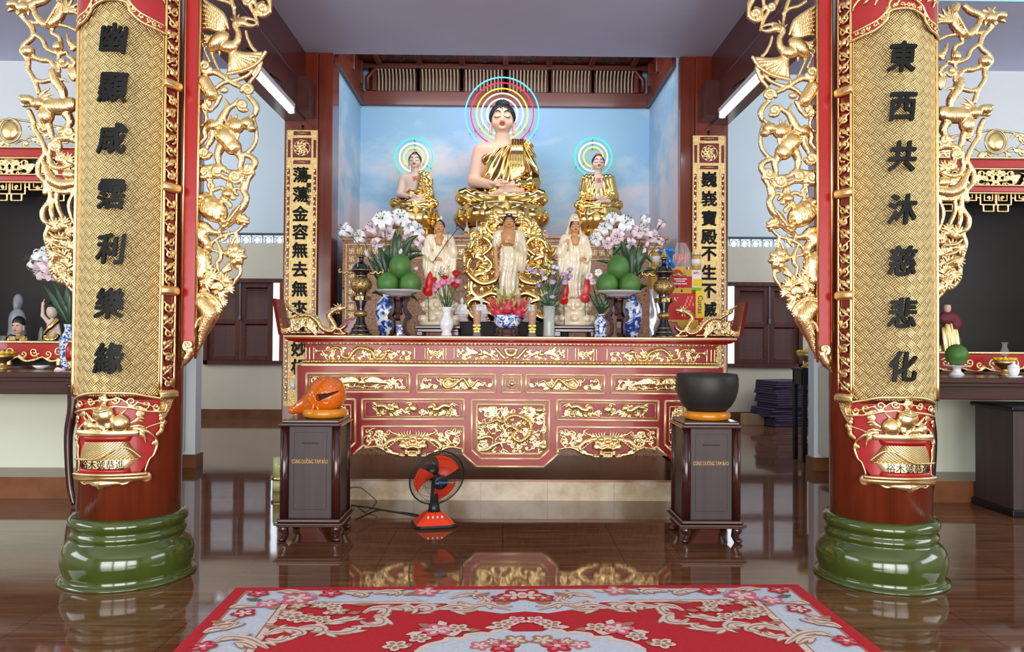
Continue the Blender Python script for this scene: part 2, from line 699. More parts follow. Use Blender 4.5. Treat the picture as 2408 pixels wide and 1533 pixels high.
def make_materials():
 t = MT
 # carved gilding: gold on the faces turned outward, red lacquer on the cut sides
 t['gold'] = simple('gold_leaf', (0.86, 0.60, 0.25), 0.27, 1.0, (90, 0.10, 0.004), 0.12, 12)
 t['gold_bright'] = simple('bright_gold', (0.90, 0.62, 0.22), 0.17, 1.0, None, 0.06, 6)
 t['gold_dark'] = simple('antique_gold', (0.50, 0.34, 0.13), 0.36, 1.0, (60, 0.2, 0.004), 0.2, 20)
 t['gold_paint'] = simple('gold_paint', (0.90, 0.70, 0.36), 0.33, 0.55, (120, 0.12, 0.003), 0.1, 20)
 M = Mat('gold_over_red_carving')
 g = M.new('NewGeometry')
 sp = M.new('SeparateXYZ')
 tr = M.new('VectorTransform')
 tr.vector_type, tr.convert_from, tr.convert_to = 'NORMAL', 'WORLD', 'OBJECT'
 M.nt.links.new(g.outputs['Normal'], tr.inputs[0])
 M.nt.links.new(tr.outputs[0], sp.inputs[0])
 ny = N(M.nt, sp.outputs[1]) * -1.0 + (M.noise(25, 3) - 0.5) * 0.5
 fac = M.ramp(ny, [(0.10, (0, 0, 0)), (0.24, (1, 1, 1))])
 M.set(Base_Color=M.mix(fac, (0.34, 0.018, 0.015), (0.86, 0.62, 0.29)), Metallic=fac, Roughness=0.28)
 wv = M.new('TexWave')
 wv.inputs['Scale'].default_value = 26
 wv.inputs['Distortion'].default_value = 9
 wv.inputs['Detail'].default_value = 2
 wv.inputs['Detail Scale'].default_value = 1.6
 M.nt.links.new(M.coord('Object'), wv.inputs['Vector'])
 M.bump(N(M.nt, wv.outputs['Fac']) * 0.6 + M.noise(80, 3) * 0.5, 0.30, 0.006)
 t['gold_red'] = M.m
 t['gold_red_smooth'] = M.m.copy()
 t['gold_red_smooth'].name = 'gold_over_red_smooth_carving'
 for n in t['gold_red_smooth'].node_tree.nodes:
  if n.type == 'BUMP':
   n.inputs['Strength'].default_value = 0.07
 # woven strip relief of the curved couplet boards
 M = Mat('gold_woven_relief')
 u, v, _ = M.xyz('UV')
 s = 1.0 / 0.046
 p, q = (u + v) * (s * 0.7071), (u - v) * (s * 0.7071)
 c = (p.floor() + q.floor()).mod(2.0)
 a1 = (p * 4.0).frac()
 a2 = (q * 4.0).frac()
 st = a1 + (a2 - a1) * c
 al = p.frac() * 1.0
 al2 = q.frac() * 1.0
 alg = al2 + (al - al2) * c
 hgt = ((st * PI).sin().pow(0.6)) * 0.75 + (alg * PI).sin() * 0.45
 hgt = hgt + (M.noise(260, 2, which='UV') - 0.5) * 0.35
 M.set(Base_Color=M.ramp(hgt, [(0.25, (0.36, 0.21, 0.06)), (0.78, (0.95, 0.72, 0.34))]), Metallic=0.9, Roughness=0.36)  # grooves coloured darker: their shade and patina put into the gold
 M.bump(hgt, 0.85, 0.014)
 t['weave'] = M.m
 M = Mat('gold_punched_ground')
 vv = M.new('TexVoronoi')
 vv.inputs['Scale'].default_value = 140
 M.nt.links.new(M.coord('Object'), vv.inputs['Vector'])
 M.set(Base_Color=(0.80, 0.58, 0.26), Metallic=1.0, Roughness=0.34)
 M.bump(N(M.nt, vv.outputs['Distance']), 0.8, 0.004)
 t['gold_punched'] = M.m
 t['red'] = simple('red_lacquer', srgb(160, 20, 24), 0.36, 0, (30, 0.06, 0.004), 0.12, 5, 0.15)
 t['red_bright'] = simple('bright_red_lacquer', srgb(172, 14, 14), 0.3, 0, None, 0.06, 4, 0.2)
 t['red_dark'] = simple('dark_red_lacquer', srgb(120, 16, 20), 0.3, 0, None, 0.15, 6, 0.4)
 t['red_table'] = simple('worn_red_lacquer', srgb(152, 24, 32), 0.36, 0, (22, 0.12, 0.004), 0.16, 7, 0.15)
 t['black'] = simple('black_lacquer', srgb(14, 14, 15), 0.4, Specular_IOR_Level=0.25)
 t['ink'] = simple('black_lettering', srgb(13, 14, 14), 0.5, 0, None, 0.2, 30, Specular_IOR_Level=0.2)
 t['dark_wood'] = wood('dark_red_wood', srgb(34, 14, 14), srgb(66, 26, 22), 0.25)
 t['dark_wood_x'] = wood('dark_red_wood_crosswise', srgb(34, 14, 13), srgb(74, 32, 24), 0.25, 0)
 t['box_wood'] = wood('ebonised_wood', srgb(46, 32, 31), srgb(66, 50, 48), 0.5, coat=0.0)
 t['col_wood'] = wood('polished_red_brown_wood', srgb(88, 26, 14), srgb(142, 56, 30), 0.2, 2, 2.0, 0.6)
 t['beam_wood'] = wood('dark_beam_wood', srgb(62, 26, 24), srgb(98, 42, 34), 0.35, 1, 2.0, 0.3)
 t['ceil_wood'] = wood('carved_ceiling_wood', srgb(74, 28, 18), srgb(122, 50, 30), 0.4, 0, 3.0, 0.2)
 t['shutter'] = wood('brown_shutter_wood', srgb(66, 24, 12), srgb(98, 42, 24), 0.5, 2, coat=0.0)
 t['shutter_lit'] = wood('sunlit_brown_shutter', srgb(190, 96, 56), srgb(220, 130, 84), 0.5, 2)  # lit copy of the shutter wood, outdoor light put into its colour
 t['grey_paint'] = simple('grey_paint_daylight_tint', srgb(206, 209, 238), 0.8, 0, None, 0.03, 1.5)  # lavender cast of the daylight put into the paint colour
 t['white_paint'] = simple('pale_blue_white_paint', srgb(222, 229, 234), 0.8, 0, None, 0.02, 1)
 t['cream_paint'] = simple('cream_paint', srgb(222, 208, 186), 0.75, 0, (200, 0.05, 0.002), 0.03, 3)
 t['cream_green'] = simple('pale_cream_green_paint', srgb(222, 228, 208), 0.6, 0, None, 0.02, 2)
 t['hall_paint'] = simple('hall_wall_paint', srgb(206, 204, 196), 0.8)
 t['brown_tile'] = simple('brown_skirting_tile', srgb(120, 74, 46), 0.25, 0, None, 0.2, 5)
 t['skin'] = simple('painted_skin', srgb(232, 190, 164), 0.42, 0, None, 0.03, 4)
 t['skin_pale'] = simple('pale_painted_skin', srgb(236, 208, 192), 0.4)
 t['skin_tan'] = simple('tan_carved_skin', srgb(196, 140, 92), 0.4, 0, None, 0.1, 10)
 t['hair'] = simple('blue_black_hair_paint', srgb(22, 20, 26), 0.35)
 t['lip'] = simple('red_lip_paint', srgb(196, 52, 56), 0.35)
 t['red_paint'] = simple('red_paint', srgb(204, 24, 26), 0.35)
 t['ivory'] = simple('ivory_stone', srgb(226, 212, 184), 0.22, 0, None, 0.08, 9, 0.5)
 t['porcelain'] = simple('white_porcelain', srgb(236, 236, 238), 0.12, 0, None, 0, 1, 0.4)
 t['white_glaze'] = simple('grey_white_glaze', srgb(205, 203, 212), 0.18)
 t['fan_black'] = simple('black_plastic', srgb(26, 26, 29), 0.38)
 t['fan_orange'] = simple('orange_red_plastic', srgb(226, 62, 24), 0.35)
 t['petal'] = simple('white_petal', srgb(246, 246, 248), 0.6, 0, None, 0.03, 20)
 t['petal_pink'] = simple('pink_tinged_petal', srgb(238, 214, 224), 0.6, 0, None, 0.10, 30)
 t['leaf'] = simple('dark_green_leaf', srgb(34, 66, 36), 0.38, 0, None, 0.25, 14)
 t['stem'] = simple('green_stem', srgb(62, 92, 50), 0.5)
 t['pollen'] = simple('dark_brown_anther', srgb(70, 36, 22), 0.7)
 t['orange_lacquer'] = simple('orange_lacquer', srgb(206, 98, 12), 0.16, 0, None, 0.16, 5, 0.6)
 t['yellow_lacquer'] = simple('ochre_cushion_vinyl', srgb(206, 128, 24), 0.22, 0, None, 0.1, 8, 0.3)
 t['iron'] = simple('dark_iron', srgb(46, 44, 42), 0.5, 0.35, (60, 0.05, 0.003), 0.12, 8)
 M = Mat('clear_glass')
 M.set(Base_Color=(0.95, 0.97, 0.97), Roughness=0.03, Alpha=0.10, Specular_IOR_Level=0.9)
 t['glass'] = M.m
 t['brass'] = simple('brass', (0.78, 0.55, 0.2), 0.2, 1.0)


make_materials()
# ---------------------------------------------------------------- the room
YC = 8.2          # plane of the two wooden columns
YB = 9.95         # back wall of the niche
YF = 13.7         # far wall of the rear room
SOF = 4.52        # underside of the ceiling beam


def floor_material():
 M = Mat('polished_wood_look_tile')
 x, y, z = M.xyz()
 g = M.noise(3.2, 5, (0.55, 7.0, 1), 0.6, dist=0.6)
 g2 = M.noise(1.1, 2, (0.5, 2.5, 1))
 T = 0.8
 tx, ty = ((x + 40.0) / T).frac(), ((y + 40.12) / T).frac()
 j = tx.lt(0.005).max(ty.lt(0.005))
 col = M.ramp(g * 0.75 + g2 * 0.25, [(0.28, srgb(72, 42, 28)), (0.5, srgb(108, 68, 46)), (0.74, srgb(140, 98, 70))])
 M.set(Base_Color=M.mix(j, col, srgb(40, 26, 20)), Roughness=0.055, Specular_IOR_Level=0.85)
 w = M.noise(1.3, 2) * 0.6 + g * 0.02
 M.bump(w, 0.10, 0.02)
 return M.m


def riser_material():
 M = Mat('beige_marble_tile')
 x, y, z = M.xyz()
 f = M.noise(5, 6, (1, 1, 1), 0.65)
 j = ((x + 40.4) / 0.6).frac().lt(0.006)
 c = M.ramp(f, [(0.3, srgb(150, 128, 100)), (0.5, srgb(186, 166, 136)), (0.7, srgb(206, 190, 164))])
 M.set(Base_Color=M.mix(j, c, srgb(120, 100, 80)), Roughness=0.16)
 return M.m


def sky_mural():
 M = Mat('painted_cloud_mural')
 x, y, z = M.xyz()
 f = M.noise(0.55, 6, (1.0, 1.4, 2.1), 0.58, dist=0.5)
 f2 = M.noise(2.4, 5, (1, 1.2, 1.8), 0.6)
 low = ((z * -1.0 + 3.95) * 0.16)
 v = f * 0.72 + f2 * 0.28 + low.min(0.13)
 M.set(Base_Color=M.ramp(v, [(0.46, srgb(150, 190, 222)), (0.54, srgb(176, 205, 228)), (0.60, srgb(212, 212, 226)), (0.72, srgb(226, 214, 216))]), Roughness=0.7)
 return M.m


def granite(name, base, fleck, light):
 M = Mat(name)
 f = M.noise(55, 3, rough=0.7)
 M.set(Base_Color=M.ramp(f, [(0.36, fleck), (0.44, base), (0.56, base), (0.68, light)]), Roughness=0.3)
 return M.m


FLOOR = floor_material()
RISER = riser_material()
MURAL = sky_mural()
GRANITE = granite('brown_granite', srgb(186, 138, 108), srgb(96, 64, 50), srgb(212, 170, 140))
MT['sky_fascia'] = simple('sky_blue_paint', srgb(176, 214, 240), 0.7, 0, None, 0.04, 1.2)


def slab(name, lo, hi, mat, bev=0.0, parent=None):
 return MB().box(lo, hi, bev).build(name, mat, parent)


struct(slab('floor', (-10, -8, -0.1), (10, 15, 0), FLOOR))
# far wall of the rear room, with openings for two shuttered windows and two strips of pierced blocks
mb = MB()
z0, z1 = PZ(857, YF, 580), PZ(655, YF, 580)
v0, v1 = PZ(572, YF, 590), PZ(553, YF, 590)
WL = (PX(480, YF), PX(700, YF))
WR = (PX(1690, YF), PX(1886, YF))
xs = [-10, WL[0], WL[1], WR[0], WR[1], 10]
for i in range(5):
 if i in (1, 3):
  mb.box((xs[i], YF, 0), (xs[i + 1], YF + 0.2, z0))
  mb.box((xs[i], YF, z1), (xs[i + 1], YF + 0.2, v0))
 else:
  mb.box((xs[i], YF, 0), (xs[i + 1], YF + 0.2, v0))
VL = (PX(505, YF), PX(690, YF))
VR = (PX(1690, YF), PX(1872, YF))
vx = [-10, VL[0], VL[1], VR[0], VR[1], 10]
for i in (0, 2, 4):
 mb.box((vx[i], YF, v0), (vx[i + 1], YF + 0.2, v1))
struct(mb.build('wall_back', MT['cream_paint']))
struct(slab('wall_back_upper', (-10, YF - 0.02, v1 + 0.03), (10, YF + 0.2, 8.2), MT['white_paint']))
struct(slab('trim_1', (-10, YF - 0.05, v1), (10, YF + 0.05, v1 + 0.035), simple('slate_ledge', srgb(70, 78, 88), 0.6)))
for k, (a, b) in enumerate((VL, VR)):
 mb = MB()
 n = 7
 w = (b - a) / n
 h = v1 - v0
 for i in range(n):
  cx, cz = a + (i + 0.5) * w, (v0 + v1) / 2
  mb.box((cx - w / 2, YF + 0.05, v0), (cx - w / 2 + 0.018, YF + 0.15, v1))
  mb.tube([(cx + 0.30 * w * math.cos(q * PI / 8), YF + 0.1, cz + 0.46 * h * math.sin(q * PI / 8)) for q in range(16)], 0.009, 6, closed=True)
  for sx in (-1, 1):
   for sz in (-1, 1):
    mb.tube([(cx + sx * 0.10 * w, YF + 0.1, cz + sz * 0.02), (cx + sx * 0.5 * w, YF + 0.1, cz + sz * 0.5 * h)], 0.008, 6)
 mb.box((a, YF + 0.05, v0), (b, YF + 0.15, v0 + 0.012))
 struct(mb.build('trim_%d' % (k + 2), MT['white_paint']))
struct(slab('baseboard_back', (-10, YF - 0.03, 0), (10, YF, 0.17), MT['brown_tile']))


def shutters(n, x0, x1, leaves, gap, lab):
 fr = MB()
 t = 0.07
 fr.box((x0, YF - 0.04, z0), (x1, YF + 0.12, z0 + t)).box((x0, YF - 0.04, z1 - t), (x1, YF + 0.12, z1))
 fr.box((x0, YF - 0.04, z0), (x0 + t, YF + 0.12, z1)).box((x1 - t, YF - 0.04, z0), (x1, YF + 0.12, z1))
 root = struct(fr.build('window_%d' % n, MT['shutter']), lab)
 for a, b in leaves:
  m = MB()
  s = 0.09
  zz0, zz1 = z0 + t, z1 - t
  zm = zz0 + 0.5 * (zz1 - zz0)
  for u, v in ((a, a + s), (b - s, b)):
   m.box((u, YF, zz0), (v, YF + 0.045, zz1), 0.006)
  for u, v in ((zz0, zz0 + s), (zm - s / 2, zm + s / 2), (zz1 - s, zz1)):
   m.box((a + s, YF, u), (b - s, YF + 0.045, v), 0.006)
  for u, v in ((zz0 + s, zm - s / 2), (zm + s / 2, zz1 - s)):
   k = int((v - u) / 0.036)
   for i in range(k):
    c = u + (i + 0.5) * (v - u) / k
    m.add([(a + s, YF + 0.002, c - 0.02), (b - s, YF + 0.002, c - 0.02), (b - s, YF + 0.042, c + 0.014), (a + s, YF + 0.042, c + 0.014),
     (a + s, YF + 0.002, c - 0.012), (b - s, YF + 0.002, c - 0.012), (b - s, YF + 0.042, c + 0.022), (a + s, YF + 0.042, c + 0.022)],
     [(0, 1, 2, 3), (7, 6, 5, 4), (0, 4, 5, 1), (3, 2, 6, 7)], False)
  m.build('shutter_leaf', MT['shutter'], root)
 bx = leaves[0][1] if gap > 0 else leaves[-1][0]
 MB().box((bx - 0.012, YF - 0.02, zz0 + 0.75), (bx + 0.012, YF - 0.005, zz1), 0.004).box((bx - 0.022, YF - 0.03, zz0 + 0.72), (bx + 0.022, YF - 0.005, zz0 + 0.80), 0.006).build(
  'shutter_bolt', simple('steel_bolt', srgb(120, 120, 124), 0.35, 0.8), root)
 # the leaf that stands open outside
 m = MB()
 g0, g1 = (leaves[-1][1] + 0.05, x1 - t) if gap > 0 else (x0 + t, leaves[0][0] - 0.05)
 for i in range(40):
  c = z0 + t + (i + 0.5) * (z1 - z0 - 2 * t) / 40
  m.box((g0 + 0.03, YF + 0.26, c - 0.014), (g1, YF + 0.30, c + 0.012))
 m.box((g0, YF + 0.25, z0), (g0 + 0.05, YF + 0.31, z1)).box((g0, YF + 0.25, (z0 + z1) / 2 - 0.04), (g1, YF + 0.31, (z0 + z1) / 2 + 0.04))
 m.box((g0, YF + 0.31, z0), (g1, YF + 0.32, z1))
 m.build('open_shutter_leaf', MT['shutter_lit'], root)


q = lambda p: PX(p, YF)
shutters(1, WL[0], WL[1], [(q(488), q(564)), (q(565), q(640))], 1, 'brown louvred shutters of the rear window')
shutters(2, WR[0], WR[1], [(q(1728), q(1808)), (q(1809), q(1880))], -1, 'brown louvred shutters of the rear window beside the prayer mats')
# partition walls with their ends showing past the pillars, hall side walls, front wall with door openings
for nm, sx, px in (('wall_left', -1, 462), ('wall_right', 1, 1914)):
 xe = PX(px, 8.56)
 struct(MB().box((sx * 10, 8.56, 0), (xe, 8.72, SOF), 0.0).build(nm, MT['white_paint']))
 struct(MB().box((sx * 10, 8.535, 0), (xe - sx * 0.02, 8.745, 0.145)).build('baseboard' + nm[4:], MT['brown_tile']))
for sx, nm in ((-1, 'wall_left_side'), (1, 'wall_right_side')):
 mb = MB()
 x = sx * 9.5
 mb.box((x, -8, 0), (x + sx * 0.2, 15, 8.2))
 struct(mb.build(nm, MT['hall_paint']))
mb = MB()
for a, b in ((-10, -6.6), (-2.6, -2.0), (2.0, 2.6), (6.6, 10)):
 mb.box((a, -7.3, 0), (b, -7.0, 3.9))
mb.box((-10, -7.3, 3.9), (10, -7.0, 6.6))
struct(mb.build('wall_front', MT['hall_paint']))
struct(slab('ceiling', (-10, -8, 6.3), (10, 6.9, 6.5), MT['white_paint']))
struct(slab('ceiling_rear', (-10, 8.6, 8.0), (10, 15, 8.2), MT['white_paint']))
# the wide grey ceiling beam before the niche, daylight's lavender tint in its paint, and its sky-blue fascia
mb = MB().box((-10, 6.84, SOF), (10, 8.25, SOF + 0.4))
mb.box((-10, 8.25, SOF), (-2.35, 8.75, SOF + 0.4)).box((2.4, 8.25, SOF), (10, 8.75, SOF + 0.4))
struct(mb.build('ceiling_beam', MT['grey_paint']))
struct(slab('wall_fascia', (-10, 6.80, SOF), (10, 6.84, 6.4), MT['sky_fascia']))
struct(slab('wall_rear_upper', (-10, 8.60, SOF + 0.4), (10, 8.75, 8.1), MT['white_paint']))
# niche: painted walls
NX = 1.885
struct(slab('wall_niche_back', (-2.05, YB, 0), (2.05, YB + 0.12, 5.2), MURAL))
for sx, nm in ((-1, 'wall_niche_left'), (1, 'wall_niche_right')):
 struct(slab(nm, (sx * NX, 8.32, 0), (sx * (NX + 0.12), YB, 5.2), MURAL))
area('niche_fill_light', (0, 8.55, 4.86), (math.radians(40), 0, 0), 3.2, 0.25, 24, (0.95, 0.97, 1.0))  # unseen light added behind the ceiling beam to brighten the niche
# wooden ceiling of the niche: rail, slatted cove, coffers with carved medallions
root = MB()
root.box((-NX, YB - 0.05, 4.475), (NX, YB, 4.66), 0.006)
for i in range(8):
 c = -1.35 + i * 0.385
for sx in (-1, 1):
 root.box((sx * NX, 8.4, 4.475), (sx * (NX - 0.05), YB, 4.66), 0.006)
root.box((-NX, 8.30, 5.0), (NX, YB, 5.06))
CE = struct(root.build('ceiling_niche', MT['ceil_wood']), 'carved wooden coffered ceiling over the gilded seated statues')
bars = MB()
pan = MB()
posts = MB()
pan.box((-NX + 0.1, YB - 0.02, 4.66), (NX - 0.1, YB - 0.005, 5.0))
for (a, b) in ((880, 973), (984, 1076), (1087, 1180), (1191, 1284), (1294, 1386), (1396, 1489)):
 xa, xb = PX(a, 9.88), PX(b, 9.88)
 for i in range(11):
  c = xa + (i + 0.5) * (xb - xa) / 11
  pts = [(c, YB - 0.035, 4.665), (c, YB - 0.035, 4.80), (c, YB - 0.06, 4.87), (c, YB - 0.12, 4.925)]
  bars.tube(pts, 0.0125, 4)
 for x in (xa - 0.03, xb + 0.03):
  posts.box((x - 0.028, YB - 0.07, 4.66), (x + 0.028, YB - 0.02, 4.95), 0.006)
for sx in (-1, 1):
 for i in range(3):
  posts.box((sx * (NX - 0.02), 8.6 + i * 0.5, 4.66), (sx * (NX - 0.08), 8.66 + i * 0.5, 4.95), 0.006)
 posts.box((sx * NX, 8.4, 4.66), (sx * (NX - 0.03), YB, 5.0))
 pts = [(sx * (NX - 0.1), YB - 0.09, 4.66), (sx * (NX - 0.1), YB - 0.09, 4.82), (sx * (NX - 0.2), YB - 0.1, 4.93), (sx * (NX - 0.34), YB - 0.1, 4.96)]
 posts.tube(pts, 0.03, 6)
posts.box((-NX, YB - 0.16, 4.925), (NX, YB - 0.10, 4.985), 0.006)
pan.build('slat_backing', MT['dark_wood_x'], CE)
bars.build('pale_slats', simple('faded_cream_slats', srgb(190, 168, 140), 0.6), CE)
posts.build('cove_posts', MT['ceil_wood'], CE)
cof = MB()
for px in (880, 978, 1081, 1185, 1289, 1391, 1492):
 x = PX(px, 9.6)
 cof.box((x - 0.035, 8.4, 4.955), (x + 0.035, YB - 0.1, 5.0), 0.008)
cof.box((-NX, 9.27, 4.955), (NX, 9.34, 5.0), 0.008)
cof.build('coffer_rib', MT['ceil_wood'], CE)
med = Carve((-1.9, 9.36, 4.965), (1.9, 9.84, 5.01), 0.009)
for px in (929, 1030, 1133, 1237, 1340, 1441):
 cx, cy = PX(px, 9.6), 9.60
 for k in range(10):
  a = k * PI / 5
  sp = spiral(cx + 0.09 * math.cos(a), cy + 0.125 * math.sin(a), 0.045, a + 1.0, 1.2 * (1 if k % 2 else -1), 10)
  med.strand([(p[0], p[1], 5.0) for p in sp], 0.010, 0.004, 1)
 med.strand([(cx + 0.145 * math.cos(k * PI / 12), cy + 0.19 * math.sin(k * PI / 12), 5.0) for k in range(25)], 0.008, 0.004, 1)
med.build('carved_medallion', MT['dark_wood_x'], CE)
# the two square wooden columns and the beams running from them toward the pillars
for sx, nm, pa, pb, pc in ((-1, 'column_niche_left', 663, 742, 776), (1, 'column_niche_right', 1712, 1634, 1599)):
 mb = MB()
 xa, xb, xc = PX(pa, YC), PX(pb, YC), PX(pc, YC)
 mb.box((xa, YC, 0), (xb, YC + 0.36, SOF), 0.012)
 mb.box((xb, YC + 0.015, 0), (xc, YC + 0.33, SOF), 0.008)
 struct(mb.build(nm, MT['col_wood']))
 mb = MB()
 xi, xl = PX(711 if sx < 0 else 1673, YC), PX(737 if sx < 0 else 1642, YC)
 zb = 1.45 + 510 / 1800 * YC
 zm = 1.45 + 590 / 1800 * YC
 mb.box((xa, 4.9, zm), (xi, YC, SOF), 0.006)
 mb.box((xa - sx * 0.0, 4.9, zb), (xi, YC, zm), 0.006)
 mb.box((xi, 7.9, zb + 0.02), (xl, YC, zm + 0.02), 0.0)
 struct(mb.build('beam' + nm[12:], MT['beam_wood']))
# low platform with marble riser, and the cream plinths under the side shrines
PLX = 1.72
TOP = FLOOR


def platform(nm, x0, x1, y0, y1, z):
 mb = MB()
 mb.box((x0, y0, 0), (x1, y1, z - 0.02), m=1)
 mb.box((x0, y0 - 0.015, z - 0.02), (x1, y1, z), m=0)
 struct(mb.build(nm, [wood('orange_brown_platform_boards', srgb(126, 74, 42), srgb(164, 104, 64), 0.2, 0, 2.0, 0.2), RISER]))


platform('platform', -PLX, PLX, 6.9, 9.9, 0.19)
for sx in (-1, 1):
 mb = MB()
 a, b = sx * 3.52, sx * 9.5
 mb.box((a, 6.9, 0), (b, 7.42, 0.19), m=1)
 mb.box((a, 7.40, 0.19), (b, 8.5, 1.16), m=0)
 struct(mb.build('platform_side', [MT['cream_green'], MT['brown_tile']]))


def lamp(loc, L, lab):
 r = thing('fluorescent_lamp', lab, 'ceiling lamp', loc)
 x, y, z = loc
 MB().box((x - 0.035, y - L, z), (x + 0.035, y, z + 0.05), 0.008).build('housing', simple('lamp_housing', srgb(206, 208, 212), 0.4), r)
 s_ = -1 if x < 0 else 1
 for k in (0.25, 0.75):
  MB().tube([(x, y - L * k, z + 0.04), (x + s_ * 0.02, y - L * k, z + 0.16), (x + s_ * 0.16, y - L * k, z + 0.26)], 0.008, 6).build('mounting_arm', MT['fan_black'], r)
 MB().tube([(x, y - L + 0.03, z - 0.028), (x, y - 0.03, z - 0.028)], 0.026, 12).build('tube', MT['lamp_tube'], r)
 MB().box((x - 0.03, y - L, z - 0.05), (x + 0.03, y - L + 0.04, z), 0.006).box((x - 0.03, y - 0.03, z - 0.05), (x + 0.03, y, z), 0.006).build('end_cap', MT['porcelain'], r)


MT['lamp_tube'] = glow('fluorescent_white', (0.82, 0.93, 1.0), 14)
p = P(686, 256, 7.3)
lamp((p.x, 7.3, p.z), 1.25, 'fluorescent tube under the beam beside the crane-topped carving, couplet of seven signs')
p = P(1697, 267, 7.4)
lamp((p.x, 7.4, p.z), 1.25, 'fluorescent tube under the beam above the bronze bowl side')
# ---------------------------------------------------------------- the two round pillars
PC = (Vector((-2.287, 4.74, 0)), Vector((2.338, 4.74, 0)))
RS = 0.292
GREEN = simple('olive_green_glaze', srgb(60, 72, 22), 0.14, 0, None, 0.14, 5, 0.6)
BASE_PROF = [(0.385, 0), (0.388, 0.012), (0.365, 0.02), (0.352, 0.03), (0.360, 0.06), (0.372, 0.10), (0.374, 0.14), (0.366, 0.18), (0.348, 0.215), (0.322, 0.235), (0.312, 0.245),
   (0.314, 0.255), (0.324, 0.262), (0.325, 0.285), (0.314, 0.293), (0.312, 0.312), (0.322, 0.32), (0.332, 0.335), (0.334, 0.355), (0.326, 0.372), (0.310, 0.385), (0.293, 0.388)]
for i, c in enumerate(PC):
 r = thing('round_pillar', ('red-brown round pillar on a green glazed foot, standing before the wooden fish' if i == 0 else 'red-brown round pillar on a green glazed foot, standing before the bronze bowl'), 'pillar', c)
 MB().lathe([(RS, 0.385), (RS, 2.2), (RS * 0.985, 6.3)], c, 64).build('shaft', MT['col_wood'], r)
 MB().lathe(BASE_PROF, c, 96).build('glazed_foot', GREEN, r)

# ---------------------------------------------------------------- curved couplet boards on the pillars
RB = 0.312


def cyl(c, R, s, z):
 a = s / RB
 return (c.x + R * math.sin(a), c.y - R * math.cos(a), z)


def bend(c):
 def f(V):
  W = np.empty_like(V)
  a = V[:, 0] / RB
  R = RB - V[:, 1]
  W[:, 0], W[:, 1], W[:, 2] = c.x + R * np.sin(a), c.y - R * np.cos(a), V[:, 2]
  return W
 return f


BZ = (850, 3.4071, 0.000724)


def bs(zx, zy):
 """basket drawing -> (arc, height)"""
 return ((zx - 868) * 0.000724, 1.45 - (850 + zy / 3.4071 - 797 - 2) / 1800 * 4.43)


